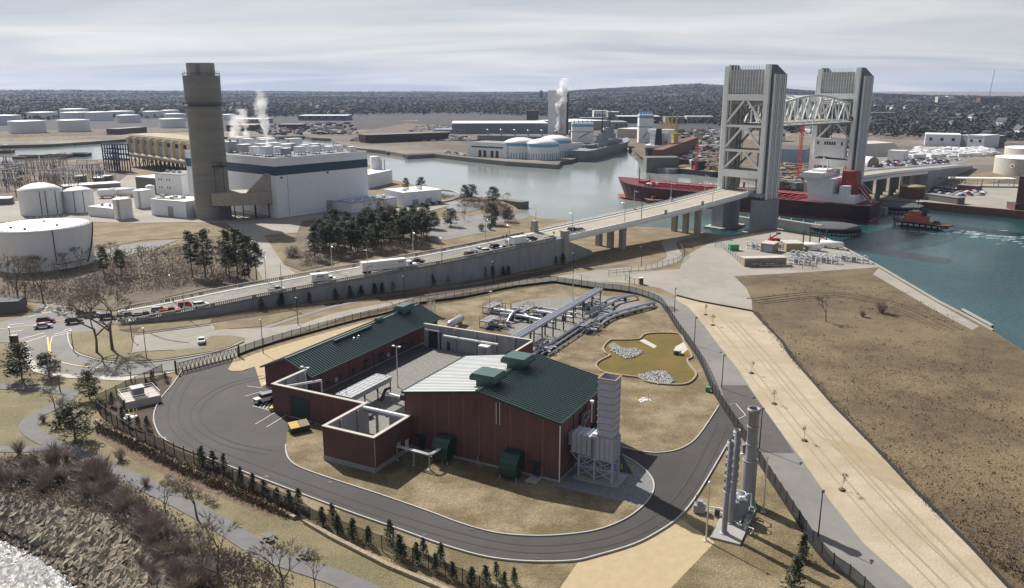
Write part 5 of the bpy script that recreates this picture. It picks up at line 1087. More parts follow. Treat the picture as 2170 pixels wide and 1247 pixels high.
p,z,a=xs_at(1172,1.6);t=thing('warning_sign','yellow diamond warning sign at the end of the ramp parapet','sign',(p[0],p[1],z));MB().tube([(0,0,0),(0,0,2)],.06,6).build('post','silver',t);MB().add([(-.6,0,2.4),(0,0,1.8),(.6,0,2.4),(0,0,3.0),(-.6,.05,2.4),(0,.05,1.8),(.6,.05,2.4),(0,.05,3.0)],[(0,1,2,3),(7,6,5,4)]).build('panel','yellow',t)
# black park lamps and road lamps at ground level
lampb=None
blk=[(632,690,634,'beside the foot of the retaining wall'),(973,0,0,''),]
spots=[(632,690,632,'below the retaining wall left of the long red roof'),(857,632,586,'below the middle of the retaining wall'),(280,722,680,'at the left corner of the car park'),(311,762,697,'on the kerb below the car park'),(156,745,702,'at the left tip of the tree island'),(26,742,695,'at the far left edge beside the junction'),(1046,602,555,'by the fence corner under the bridge ramp'),(1215,580,537,'on the service road under the wing wall'),(1359,566,524,'inside the curve of the service road'),(558,750,672,'by the gate end of the long red building'),(1429,664,612,'first along the fence road right of the pipe yard'),(1471,733,674,'second along the fence road right of the pipe yard'),(1529,824,755,'on the fence road above the dark asphalt patch'),(1609,952,869,'on the fence road behind the thick stack'),(1733,1144,1046,'on the fence road nearest the viewer'),(1333,620,572,'by the fence behind the red portable toilet'),(1232,612,583,'beside the fence behind the pipe rack')]
for px,py,ty,lab in spots:
 b=G(px,py);h=min(9,max(4.5,HT(b,ty)))
 t=thing('park_lamp',f'slim black lamp post {lab}','lamp post',b,SR+(0 if px>1400 else 1.0),'black lamp posts at ground level');MB().tube([(0,0,0),(0,0,h)],[.12,.08],6).build('pole','fence_black',t)
 MB().box(-.05,-.1,h-.12,.05,.9,h).box(-.2,.5,h-.16,.2,1.2,h+.0).build('lamp_head','fence_black' if px>1400 else 'silver',t)
# small conifers along the foot of the retaining wall are planted in the vegetation part
# ------------------------------------------------------------------ FENCE AND GATE
def fence(name,label,pts,h=2.4,step=3.0,mesh='fence_mesh',cap=100,base=True,group='black fence runs round the station'):
 t=thing(name,label,'fence',(0,0,0),0,group)
 P=[(q.x,q.y)for q in resample(pts,1.0)];m=MB();vs=[]
 for x,y in P:vs+=[(x,y,.05),(x,y,h)]
 m.add(vs,[(2*i,2*i+2,2*i+3,2*i+1)for i in range(len(P)-1)]);m.build('mesh_panel',mesh,t)
 m=MB();strip3(m,P,.07,h-.04,h+.04)
 m.build('top_rail','fence_black',t)
 if base:m=MB();strip3(m,P,.12,0,.75);m.build('silt_barrier','fence_black',t)
 for q in resample(pts,step)[:cap]:m=MB();m.beam((0,0,0),(0,0,h+.25),.12);m.build('post','fence_black',t,(q.x,q.y,0))
 return t
def mesh_mat(name,col,op,sc):
 m=bpy.data.materials.new(name);m.use_nodes=True;b=m.node_tree.nodes['Principled BSDF'];b.inputs['Base Color'].default_value=(*col,1);b.inputs['Alpha'].default_value=op;b.inputs['Roughness'].default_value=.9;MATS[name]=m
mesh_mat('fence_mesh',(.012,.012,.012),.55,1);mesh_mat('chain_link',(.3,.3,.3),.16,1);mesh_mat('fabric_mesh',(.016,.016,.015),.82,1)
fN=GP([(504,757),(540,743),(612,721),(762,680),(819,667),(892,645),(991,631),(1087,611),(1172,600),(1263,614),(1333,622),(1389,640),(1408,656),(1434,697),(1477,758),(1509,832)])
fence('perimeter_fence','black fence curving behind the pipe yard from the gate to the dark asphalt patch',smooth_poly(fN[:9],3,False)+smooth_poly(fN[9:],3,False)[0:],cap=100)
fS=GP([(1509,832),(1553,900),(1573,929),(1621,1005),(1700,1126),(1718,1155),(1759,1203),(1812,1242),(1900,1330)])
fence('perimeter_fence','black screened fence behind the vent stacks running down to the viewer',smooth_poly(fS,3,False),mesh='fabric_mesh')
fW=GP([(345,793),(203,862),(211,878),(285,931),(407,980),(484,1017),(560,1058),(641,1100),(730,1136),(814,1169),(884,1199),(921,1215),(998,1247),(1100,1300)])
fence('perimeter_fence','black fence along the sapling row on the park side of the drive',fW,mesh='fence_mesh',base=False)
t=thing('sliding_gate','long grey trussed sliding gate across the drive entrance','gate',(0,0,0));A,Bq=Vector(G(378,791)[:2]),Vector(G(505,758)[:2]);d=Bq-A;Lg=d.length
gt=lambda s,z:(A.x+d.x*s/Lg,A.y+d.y*s/Lg,z);m=MB();ng=15
for z in(.25,2.5):m.beam(gt(0,z),gt(Lg,z),.16)
for k in range(ng):m.beam(gt(Lg*k/ng,.25),gt(Lg*(k+.5)/ng,2.5),.1).beam(gt(Lg*(k+.5)/ng,2.5),gt(Lg*(k+1)/ng,.25),.1).beam(gt(Lg*k/ng,.25),gt(Lg*k/ng,2.5),.08)
m.build('truss','steel_dark',t)
m=MB();m.add([gt(0,.3),gt(Lg,.3),gt(Lg,2.45),gt(0,2.45)],[(0,1,2,3)]);m.build('mesh_panel','chain_link',t)
for s in(-.5,Lg+.3):m=MB();m.beam(gt(s,0),gt(s,3.3),.35);m.build('gate_post','fence_black',t)
fence('chain_link_fence','thin chain link fence on the outer curve of the service road',GP([(1290,586),(1370,574),(1434,558),(1452,545),(1448,533),(1436,520)]),2,3.5,'chain_link',base=False,group='chain link fences')
fence('chain_link_fence','short chain link fence in front of the red portable toilet',GP([(1325,596),(1345,604),(1368,604)]),2,3,'chain_link',base=False,group='chain link fences')
fence('chain_link_fence','chain link fence enclosing the small gas yard beside the channel',GP([(1515,525),(1528,524),(1577,566),(1700,571),(1735,570),(1705,560),(1820,556)]),2,4,'chain_link',base=False,group='chain link fences')
m=MB();strip3(m,GP([(1434,628),(1480,640),(1594,661),(1620,688),(1658,726),(1671,752),(1696,780),(1767,862),(1849,945),(1932,1035),(1999,1102),(2055,1158),(2134,1244),(2230,1340)]),.35,0,.5);tag(m.build('silt_fence','fence_black'),'low black silt fence snaking between the straw strip and the brown field','silt fence')
m=MB();wl=GP([(205,893),(228,911),(285,936),(398,997),(480,1032),(560,1068),(626,1101)]);strip3(m,wl,.7,0,.55);strip3(m,GP([(646,1108),(704,1142),(824,1203),(933,1248),(1010,1285)]),.7,0,.55);tag(m.build('stone_wall','stone_wall'),'low tan stone wall with one gap following the fence through the park','stone wall')
m=MB();sw=GP([(1741,501),(1800,532),(1862,565),(1990,641),(2060,677),(2105,702)]);strip3(m,sw,.6,-5,.45);tag(m.build('seawall','concrete'),'straight concrete seawall along the right bank of the brown field','seawall')
t=thing('sheet_pile_wall','dark sheet pile return wall with pale cap at the right end of the seawall','seawall',(0,0,0));m=MB();A,Bq=Vector(G(2040,655,.8)),Vector(G(2104,690,.8));strip3(m,[A,Bq],.8,.4,.9);m.build('cap','concrete',t)
m=MB();n=16
for k in range(n):p=A.lerp(Bq,(k+.5)/n);m.beam((p.x,p.y,-5),(p.x,p.y,.4),.9,.5)
m.build('sheet_pile','steel_dark',t)
# ------------------------------------------------------------------ VEHICLES
def car_mesh(kind):
 """returns builders body, glass, roof for a vehicle pointing +x, width y"""
 spec={'sedan':(4.7,1.8,.62,1.42,[(-2.35,.45),(-2.3,.95),(-1.5,1.02),(1.0,.98),(2.2,.82),(2.35,.45)],[(-1.6,1.0),(-.9,1.42),(.5,1.42),(1.25,.98)]),'suv':(4.8,1.95,.7,1.75,[(-2.4,.5),(-2.4,1.1),(-2.2,1.15),(1.0,1.12),(2.25,.98),(2.4,.5)],[(-2.3,1.13),(-2.0,1.74),(.4,1.74),(1.2,1.12)]),'pickup':(5.7,2.0,.75,1.85,[(-2.85,.6),(-2.85,1.15),(.9,1.15),(2.6,1.08),(2.85,.6)],[(-.7,1.15),(-.55,1.82),(.7,1.82),(1.35,1.15)]),'van':(5.6,2.0,.75,2.4,[(-2.8,.5),(-2.8,1.3),(2.0,1.2),(2.7,1.0),(2.8,.5)],[(-2.78,1.28),(-2.7,2.35),(1.2,2.35),(2.0,1.2)])}[kind]
 L_,W2,_,H2,bp,gp=spec;w=W2/2
 def ext(pr,wa,wb,sm=False):
  m=MB();n=len(pr);vs=[(x,-wa if z<1.2 else-wb,z)for x,z in pr]+[(x,wa if z<1.2 else wb,z)for x,z in pr]
  m.add(vs,[(i,(i+1)%n,n+(i+1)%n,n+i)for i in range(n)]+[tuple(range(n))[::-1],tuple(range(n,2*n))]);return m
 body=ext(bp,w,w);
 glass=ext(gp,w-.08,w-.22)
 roof=MB();x0,x1=gp[1][0],gp[2][0];roof.box(x0-.02,-w+.2,gp[1][1]-.03,x1+.02,w-.2,gp[1][1]+.05)
 if kind=='van':roof.box(x0-.06,-w+.12,1.25,.6,w-.12,gp[1][1]+.03)
 if kind=='pickup':body.box(-2.85,-w,1.151,-.8,-w+.1,1.35).box(-2.85,w-.1,1.151,-.8,w,1.35).box(-2.85,-w,1.151,-2.75,w,1.35)
 if kind in('suv','sedan'):
  for xx in(gp[1][0]+.75,):roof.beam((xx,-w+.2,gp[1][1]),(xx-.05,-w+.08,1.05),.08).beam((xx,w-.2,gp[1][1]),(xx-.05,w-.08,1.05),.08)
 return body,glass,roof,L_,w
PAINT={'white':(.75,.75,.75),'silver':(.42,.44,.46),'black':(.015,.016,.02),'navy blue':(.02,.04,.12),'dark grey':(.06,.065,.07),'red':(.38,.02,.02),'maroon':(.15,.015,.03),'blue':(.03,.07,.2),'pale grey':(.3,.32,.34)}
for k,c in PAINT.items():mat('car_'+k.replace(' ','_'),c,tuple(x*.9 for x in c),1,.25)
CACHE={}
def vehicle(kind,colour,p,z,rot,label,group='vehicles queueing on the bridge ramp',simple=False):
 key=(kind,colour)
 if key in CACHE:return dup(CACHE[key],(p[0],p[1],z),rot,label,group)
 body,glass,roof,L_,w=car_mesh(kind);t=thing('parked_car' if kind in('sedan',)else kind,label,{'sedan':'car','suv':'car','pickup':'pickup truck','van':'van'}[kind],(p[0],p[1],z),rot,group)
 cm='car_'+colour.replace(' ','_');body.build('body',cm,t);glass.build('windows','glass_dark',t);roof.build('roof',cm,t)
 for x in(-L_*.31,L_*.31):
  for s in(-1,1):m=MB();m.tube([(x,s*(w-.24),.36),(x,s*(w+.02),.36)],.36,12);m.build('wheel','tyre',t)
 m=MB();m.box(L_/2-.1,-w+.15,.65,L_/2+.02,-w+.5,.82);m.build('headlight','white',t);m=MB();m.box(L_/2-.1,w-.5,.65,L_/2+.02,w-.15,.82);m.build('headlight','white',t)
 for s in(-1,1):m=MB();m.box(-L_/2-.02,s*(w-.3)-.15,.75,-L_/2+.1,s*(w-.3)+.15,.95);m.build('tail_light','red_paint',t)
 CACHE[key]=t;return t
def on_bridge(kind,colour,px,off,label,**k):
 p,z,a=xs_at(px,off);return vehicle(kind,colour,p,z+.01,a+k.pop('da',0),label,**k)
NL,ML,FL=2.4,5.6,9.0
on_bridge('pickup','silver',588,NL,'silver pickup alone on the ramp behind the small box truck')
on_bridge('pickup','black',881,ML,'black pickup beside the cab of the white semi trailer')
on_bridge('suv','maroon',995,NL,'maroon car below the two white vehicles on the ramp')
on_bridge('pickup','white',1015,ML,'white pickup partly hidden behind the white sport utility car')
on_bridge('suv','white',1030,NL,'white sport utility car between the maroon car and the dark cars')
on_bridge('suv','navy blue',1050,ML,'dark blue sport utility car behind the dark maroon sedan')
on_bridge('sedan','black',1066,NL,'black low sedan just behind the white van and box truck')
on_bridge('van','white',1086,ML,'white van half hidden behind the white box truck')
on_bridge('suv','black',1128,ML,'black sport utility car ahead of the white box truck')
on_bridge('sedan','silver',1166,NL,'silver sedan beside the yellow warning sign')
on_bridge('suv','blue',1201,NL,'blue sport utility car just past the ramp pilaster')
on_bridge('suv','dark grey',1213,ML,'dark grey car leftmost of two past the ramp pilaster')
on_bridge('suv','dark grey',1229,NL,'dark grey car farthest ahead on the viaduct')
on_bridge('suv','red',398,ML,'red sport utility car behind the white one near the ramp foot')
on_bridge('suv','white',427,NL,'white sport utility car by the slotted parapet near the lamp post')
on_bridge('pickup','red',363,NL,'bright red pickup next to the slotted parapet')
on_bridge('suv','silver',337,ML,'silver sport utility car beyond the bright red pickup')
on_bridge('pickup','black',309,NL,'black pickup close to the left end of the slotted parapet')
on_bridge('pickup','dark grey',272,ML,'dark grey pickup behind the bare trees at the ramp foot')
for kind,col,px,py,lab in[('suv','dark grey',228,677,'dark grey car behind the bare trees of the island'),('suv','pale grey',196,672,'pale grey car among the bare trees by the junction'),('suv','dark grey',158,686,'dark grey car at the junction right of the maroon car'),('suv','dark grey',180,670,'dark grey car in the far lane at the junction'),('suv','maroon',98,685,'maroon sport utility car crossing the junction'),('sedan','silver',92,696,'silver sedan nearest the viewer on the junction')]:
 vehicle(kind,col,G(px,py),.5 if False else.14,R(24),lab,'vehicles on the junction')
vehicle('sedan','white',G(427,727),.14,R(112),'white sedan parked alone in the small car park','parked cars')
# boxy white off-road car
t=thing('off_road_car','boxy white off-road car parked by the red courtyard wall','car',(*G(560,853)[:2],.2),R(222))
m=MB();m.box(-2.2,-.85,.5,1.1,.85,1.15).box(1.1,-.7,.5,2.2,.7,1.12);m.box(-2.3,-.95,.4,2.3,-.86,.62).box(-2.3,.86,.4,2.3,.95,.62);m.build('body','white',t)
m=MB();m.add([(-2.15,-.8,1.15),(.95,-.8,1.15),(.95,.8,1.15),(-2.15,.8,1.15),(-2.1,-.75,1.8),(.65,-.75,1.8),(.65,.75,1.8),(-2.1,.75,1.8)],[(0,1,5,4),(1,2,6,5),(2,3,7,6),(3,0,4,7)]);m.build('windows','glass_dark',t)
MB().box(-2.15,-.8,1.8,.7,.8,1.92).build('roof','car_pale_grey',t)
for x in(-1.4,1.4):
 for s in(-1,1):m=MB();m.tube([(x,s*.66,.42),(x,s*.98,.42)],.44,12);m.build('wheel','tyre',t)
m=MB();m.box(2.2,-.7,.65,2.24,.7,1.05);m.build('grille','window_dark',t);m=MB();m.tube([(-2.2,0,1.0),(-2.45,0,1.0)],.4,12);m.build('spare_wheel','tyre',t)
def textm(s,size,m,parent,loc,rot,name='lettering',w=None):
 cu=bpy.data.curves.new(name,'FONT');cu.body=s;cu.size=size;cu.align_x='CENTER';cu.align_y='CENTER';cu.extrude=.01;cu.offset=.012*size;cu.space_character=1.1
 if not s:return None
 q=bpy.data.objects.new(name,cu);COL.objects.link(q);dg=bpy.context.evaluated_depsgraph_get();me=bpy.data.meshes.new_from_object(q.evaluated_get(dg));bpy.data.objects.remove(q)
 me.materials.clear();me.materials.append(MATS[m]);o=bpy.data.objects.new(name,me);COL.objects.link(o);o.parent=parent;o.location=loc;o.rotation_euler=rot;return o
mat('letter_dark',(.06,.06,.07),None,1,.6);mat('letter_red',(.42,.04,.04),None,1,.6);mat('letter_blue',(.06,.09,.3),None,1,.6)
def box_truck(px,off,label,txt,L_=5.6,H=3.3,blue=False):
 p,z,a=xs_at(px,off);t=thing('box_truck',label,'truck',(p[0],p[1],z+.01),a,'vehicles queueing on the bridge ramp')
 m=MB();m.box(-L_+.4,-1.2,.95,.4,1.2,H);m.build('cargo_box','white',t)
 m=MB();m.box(.55,-1.0,.6,1.7,1.0,2.15).box(1.7,-.95,.6,2.9,.95,1.45);cb_=m.build('cab','white',t);m=MB();m.box(.8,-1.03,1.45,1.6,1.03,2.0).box(1.6,-.9,1.5,1.78,.9,2.05);m.build('windows','glass_dark',cb_)
 m=MB();m.box(-L_+.5,-.9,.6,2.7,.9,.94);m.build('chassis','black',t)
 for x in(-L_+1.6,2.1):
  for s in(-1,1):m=MB();m.tube([(x,s*.75,.5),(x,s*1.1,.5)],.5,12);m.build('wheel','tyre',t)
 textm(txt,.95,'letter_blue' if blue else 'letter_dark',t,(-L_/2+.4,-1.22,2.45),(PI/2,0,0))
 if not blue:m=MB();m.box(-L_+1.3,-1.215,1.5,-.8,-1.2,1.6).box(-L_+1.3,-1.215,1.75,-.5,-1.2,1.82);m.build('lettering_line','letter_blue',t)
box_truck(690,NL,'small white box truck with dark lettering on its side','M&M')
box_truck(1110,NL,'larger white box truck with faint blue lettering near the top of the ramp','',6.4,3.6,True)
p,z,a=xs_at(815,NL);t=thing('semi_trailer_truck','long white semi trailer with a red stripe and its white tractor','truck',(p[0],p[1],z+.01),a,'vehicles queueing on the bridge ramp')
MB().box(-8.3,-1.28,1.15,7.0,1.28,4.1).build('trailer','white',t)
m=MB();m.box(-7.2,-1.296,2.45,3.9,-1.281,2.53);m.build('stripe','letter_red',t);textm('M&M',.85,'letter_red',t,(5.2,-1.3,3.2),(PI/2,0,0));textm('Trucking',.5,'letter_red',t,(-6.0,-1.3,2.8),(PI/2,0,0))
m=MB();m.box(7.5,-1.15,1.0,9.2,1.15,3.0).box(9.2,-1.0,.8,11,1.0,2.0);cb_=m.build('cab','white',t);m=MB();m.box(8.3,-1.18,1.9,9.1,1.18,2.7).box(9.15,-1,2.05,9.3,1,2.8);m.build('windows','glass_dark',cb_)
m=MB();m.box(-8,-.8,.8,10.6,.8,1.12);m.build('chassis','black',t)
for x in(-7.2,-5.9,5.3,6.6,10.2):
 for s in(-1,1):m=MB();m.tube([(x,s*.85,.52),(x,s*1.22,.52)],.52,12);m.build('wheel','tyre',t)
# two people walking on the bridge pavement
def person(px,off,label,top,legs):
 p,z,a=xs_at(px,off);pts={'pelvis':(0,0,.95),'chest':(0,0,1.35),'neck':(0,0,1.5),'head':(0,0,1.66),'crown':(0,0,1.76),'ls':(0,.2,1.42),'le':(-.08,.26,1.15),'lh':(.04,.28,.9),'rs':(0,-.2,1.42),'re':(.05,-.26,1.15),'rh':(.15,-.28,.92),'lk':(.12,.1,.5),'lf':(.2,.1,.05),'lt':(.32,.1,.03),'rk':(-.02,-.1,.5),'rf':(-.22,-.1,.08),'rt':(-.1,-.1,.03)}
 names=list(pts);rad=dict(pelvis=.16,chest=.19,neck=.06,head=.11,crown=.09,ls=.08,le=.055,lh=.04,rs=.08,re=.055,rh=.04,lk=.08,lf=.05,lt=.04,rk=.08,rf=.05,rt=.04)
 ed=[('pelvis','chest'),('chest','neck'),('neck','head'),('head','crown'),('chest','ls'),('ls','le'),('le','lh'),('chest','rs'),('rs','re'),('re','rh'),('pelvis','lk'),('lk','lf'),('lf','lt'),('pelvis','rk'),('rk','rf'),('rf','rt')]
 me=bpy.data.meshes.new('person');me.from_pydata([pts[k]for k in names],[(names.index(a_),names.index(b_))for a_,b_ in ed],[]);o=bpy.data.objects.new('person',me);COL.objects.link(o);me.materials.append(MATS[top])
 o.location=(p[0],p[1],z+.2);o.rotation_euler=(0,0,a);sk=o.modifiers.new('skin','SKIN')
 for i,k in enumerate(names):me.skin_vertices[0].data[i].radius=(rad[k],rad[k]);me.skin_vertices[0].data[i].use_root=k=='pelvis'
 o.modifiers.new('sub','SUBSURF').levels=1;tag(o,label,'person','people walking on the bridge pavement')
mat('dark_cloth',(.02,.022,.028),None,3,.9)
person(1067,DW-1.6,'person in dark clothes walking on the bridge pavement, left of two','dark_cloth',0);person(1073,DW-1.4,'person in dark clothes walking on the bridge pavement, right of two','dark_cloth',0)
# ------------------------------------------------------------------ POWER PLANT AND TANKS
def front(bl,br,z=0.0):
 a,b=G(*bl,z),G(*br,z);return Vector(a[:2]),Vector(b[:2]),math.atan2(b[1]-a[1],b[0]-a[0]),math.dist(a[:2],b[:2])
def block(name,label,cat,bl,br,h,depth,wall='white_metal',roof='roof_white',group=None,parapet=.4,z=0.0,rot=None,base=0):
 a,b,an,w=front(bl,br,z)
 if rot is not None:an=R(rot)
 t=thing(name,label,cat,(a.x,a.y,z),an,group)
 MB().box(0,0,base,w,depth,h).build('wall',wall,t)
 m=MB();m.box(-.15,-.15,h,w+.15,depth+.15,h+.35);m.build('roof',roof,t);t['w']=w;t['h']=h;return t
def windows(t,w,y,z0,z1,n,frac=.5,mt='window_dark',x0=0,cap=40):
 for k in range(n):
  x=x0+(w-x0)*(k+.5)/n;q=(w-x0)/n*frac/2;m=MB();m.box(x-q,y-.06,z0,x+q,y-.01,z1);m.build('window',mt,t)
# tall concrete stack
t=thing('concrete_stack','tall round weathered concrete power plant stack with twin flues on top','smokestack',(-156.8,424,0))
pr=[(8.9,0),(8.7,20),(8.55,40),(8.45,58),(9.3,59),(9.35,59.6),(9.2,60),(9.3,72.2),(9.0,72.3),(7,72.5)]
MB().lathe([(9.0,0),(8.75,20),(8.55,40),(8.4,57.6),(8.75,58.8),(9.0,72.0)],48).build('shaft','stack_concrete',t)
MB().lathe([(8.7,72.0),(.1,72.2)],48).build('cap','concrete',t)
MB().lathe([(8.5,57.2),(10.3,57.4),(10.3,57.7),(8.7,57.8)],48).build('gallery','steel_dark',t)
m=MB();[m.beam((10.2*math.cos(a),10.2*math.sin(a),57.5),(10.2*math.cos(a),10.2*math.sin(a),58.9),.1)for a in[2*PI*k/30 for k in range(30)]];m.lathe([(10.15,58.8),(10.25,58.8),(10.25,58.95),(10.15,58.95)],40);m.build('gallery_rail','steel_dark',t)
for x in(-3.0,3.0):
 fl=MB();fl.lathe([(4.0,72.1),(3.9,78.2),(3.4,78.2),(3.4,75)],8,x,0,False,PI/8);fl.build('flue','concrete',t)
m=MB()
for k in range(22):a=2*PI*k/22;m.beam((8.9*math.cos(a),8.9*math.sin(a),72),(8.9*math.cos(a),8.9*math.sin(a),73.3+(1 if k%7==0 else 0)),.12)
m.lathe([(8.85,73.2),(8.95,73.2),(8.95,73.35),(8.85,73.35)],40);m.build('guard_rail','steel_dark',t)
m=MB();m.box(5.0,-9.5,27,10.6,-4.0,27.6);[m.beam((x,y,27),(x,y,29.6),.15)for x in(5,8,10.6)for y in(-9.5,-6.5,-4)];m.beam((5,-9.5,29.5),(10.6,-9.5,29.5),.15).beam((10.6,-9.5,28.5),(10.6,-4,28.5),.15);[m.beam((x,-9,15),(x,-9,27),.25)for x in(5.5,10)];m.build('platform','steel_dark',t)
for x,z in((-1.5,67.5),(3.2,67.3)):MB().box(x,-9.1,z,x+1,-8.4,z+.9).build('vent','concrete',t)
# main turbine hall
A0=Vector((-121.8,420.0));AN=R(51)
t=thing('turbine_hall','huge white power plant hall with a dark navy band under its flat roof','building',(A0.x,A0.y,0),AN)
LW,LD,LH=62,86,30.6
MB().box(0,0,0,LW,LD,LH).build('wall','white_metal',t)
m=MB();m.box(-.12,-.12,22.2,LW+.12,-.01,26.8).box(-.12,-.12+.12,22.2,-.01,LD+.1,26.8).box(LW+.01,0,22.2,LW+.12,LD,26.8);m.build('band','navy',t)
m=MB();m.box(.4,.4,LH-.01,LW-.4,LD-.4,LH+.15);m.build('roof','roof_grey',t);m=MB();m.box(0,-.13,LH-.2,LW,.38,LH+.6).box(-.13,.39,LH-.2,.38,LD,LH+.6).box(LW-.38,.39,LH-.2,LW+.1,LD,LH+.6);m.build('parapet','white',t)
m=MB();m.box(31.5,-.16,0,35.5,-.02,6.2);m.build('roller_door','grey_steel',t)
m=MB();m.box(7,-.1,0,7.15,-.01,26).box(-.1,7.0,0,-.01,7.2,26);m.build('joint','roof_grey',t)
for x,z in((3,20.5),(33,20.8)):m=MB();m.box(x,-.6,z,x+.8,-.02,z+1);m.build('wall_light','window_dark',t)
rg=random.Random(11);kk=0
units=[(6,16,5,4.2,5),(6,27,4,4,4.5),(14,10,4,4,4),(16,22,5,4,4),(24,12,5,4,4.2),(24,24,4,5,5),(33,11,5,4,4),(35,22,4,4,4.2),(44,12,4,3.4,3.2),(45,26,5,4,4),(52,30,4,3.4,3.2),(54,16,4,3.4,3.2),(57,8,4,3,2.6),(8,40,6,5,5),(18,38,5,5,5),(28,40,5,5,5),(38,40,5,4,4),(8,54,6,5,6),(20,55,6,5,7),(32,56,9,5,6),(46,50,9,4,6),(10,68,7,6,6),(24,70,7,6,7),(40,70,10,5,6)]
for(x,y,w,d,h)in units:
 u=MB();u.box(x,y,LH+1.0,x+w,y+d,LH+h).build('roof_unit','white_metal' if rg.random()<.7 else 'grey_steel',t)
 m=MB();m.box(x-.3,y-.3,LH+h,x+w+.3,y+d+.3,LH+h+.35);m.build('roof_unit_cap','roof_white',t)
 m=MB();[m.beam((a,b,LH),(a,b,LH+1.05),.3)for a in(x+.3,x+w-.3)for b in(y+.3,y+d-.3)];m.build('unit_leg','steel_dark',t)
m=MB()
for k in range(16):x,y=rg.uniform(6,55),rg.uniform(44,78);m.tube([(x,y,LH),(x,y,LH+rg.uniform(3,8))],rg.uniform(.3,.9),8)
m.build('roof_pipe','grey_steel',t)
m=MB();m.box(-.02,-12,17,-.01,-11,18)
# duct house joining the stack
t=thing('flue_duct','beige flue duct house on dark steel legs joining the stack to the white hall','duct',(-145,421,0),R(8))
m=MB();m.add([(-9,-7.5,7.6),(1,-9,7.6),(13,-6,7.6),(22,0,7.6),(22,10,7.6),(-9,6,7.6),(-9,-7.5,14),(1,-9,14),(13,-6,14),(22,0,14),(22,10,14),(-9,6,14)],[(5,4,3,2,1,0),(6,7,8,9,10,11),(0,1,7,6),(1,2,8,7),(2,3,9,8),(3,4,10,9),(4,5,11,10),(5,0,6,11)]);m.build('housing','beige',t)
m=MB();m.add([(8,-6.5,14.02),(20,-1,14.02),(20,9,14.02),(8,6,14.02),(17,-2.5,23),(20.3,-1,23),(20.3,9,23),(17,6,23)],[(3,2,1,0),(4,5,6,7),(0,1,5,4),(1,2,6,5),(2,3,7,6),(3,0,4,7)]);m.build('riser','beige',t)
m=MB();[m.beam((x,y,0),(x,y,7.6),.5)for x,y in((-5,-7),(0,-8),(6,-7),(12,-5.5),(18,-2.5),(21,1),(0,2),(10,4))];m.beam((-5,-7,5),(6,-7,1),.3).beam((6,-7,5),(18,-2.5,1),.3).beam((-9,-7.5,7.4),(22,0,7.4),.5);m.build('frame','steel_dark',t)
# low blue roofed annex in front of the hall and white workshop
t=thing('annex','low white annex with a pale blue roof against the front of the white hall','building',(A0.x+math.cos(AN)*36.5+math.sin(AN)*15.6,A0.y+math.sin(AN)*36.5-math.cos(AN)*15.6,0),AN)
MB().box(0,0,0,33,15.5,5.2).build('wall','white_metal',t);MB().box(-.2,-.2,5.2,33.2,15.4,5.5).build('roof','blue_roof',t)
for x in(5,12,20,28):MB().box(x,6,5.5,x+1.6,7.6,6.6).build('roof_vent','white',t)
m=MB();m.box(3,3.5,5.52,30,3.9,5.9).box(3,10.6,5.52,30,11,5.9).box(3,3.9,5.52,3.4,10.6,5.9).box(29.6,3.9,5.52,30,10.6,5.9);m.build('roof_kerb','white_metal',t)
t=thing('annex','white workshop with a pale roof at the right end of the power plant','building',(A0.x+math.cos(AN)*71+math.sin(AN)*19,A0.y+math.sin(AN)*71-math.cos(AN)*19,0),AN-R(14))
MB().box(0,0,0,26,22,7.8).build('wall','white_metal',t);MB().box(-.2,-.2,7.8,26.2,22.2,8.1).build('roof','roof_white',t)
for x in(6,15):MB().box(x,-.1,0,x+4,-.01,3.6).build('roller_door','grey_steel',t)
for x,y in((4,6),(9,12),(15,7),(19,14)):MB().box(x,y,8.1,x+2.2,y+2.6,9.2).build('roof_unit','silver',t)
block('annex','long low white wing behind the pale roofed workshop at the water side','building',(782,400),(832,388),9,18)
t=thing('cooling_unit','stacked white round cooling unit with dark stairs at the hall corner','cooling unit',(*G(797,386)[:2],0));MB().lathe([(3.6,0),(3.6,18),(3.2,18.4),(0,18.5)],20).build('shell','white',t)
m=MB();[m.lathe([(3.62,z),(3.8,z),(3.8,z+.4),(3.62,z+.4)],20)for z in range(3,18,3)];m.build('ring','white_metal',t);m=MB();[m.beam((4.4,-1+2.4*(k%2),k*2.6),(4.4,-1+2.4*((k+1)%2),(k+1)*2.6),.3)for k in range(6)];[m.beam((x,y,0),(x,y,16),.25)for x in(4.1,6.5)for y in(-1.2,1.6)];m.build('stair','steel_dark',t)
# cream boiler house
a,b,an,w=front((277,350),(385,377));ch=Vector((-301,692))
t=thing('boiler_house','long cream industrial building with white insets and dark square windows','building',(*G(279,352)[:2],0),R(-58))
P0=Vector(G(279,352)[:2]);P1=Vector(G(400,372)[:2]);AN2=math.atan2((P1-P0).y,(P1-P0).x);t.rotation_euler=(0,0,AN2);WL=(P1-P0).length+6;HB=26
MB().box(0,0,8,WL,26,HB).build('wall','yellow_wall',t)
MB().box(-.2,-.4,HB,WL,26.2,HB+.5).build('roof','roof_white',t)
for k in range(8):x=WL*(k+.35)/8;f=MB().box(x,-.5,13.5,x+WL/8*.42,-.02,23.5).build('inset','concrete_light',t);MB().box(x+.3,-.62,20,x+WL/8*.42-.3,-.52,23.2).build('window','glass_dark',t)
[MB().box(WL*k/8,-2.2,8.5,WL*k/8+3.0,-.02,HB-1).build('pilaster','yellow_wall',t)for k in range(9)]
m=MB();m.tube([(0,-2.6,10.5),(WL,-2.6,10.5)],1.9,12);m.build('duct','beige',t)
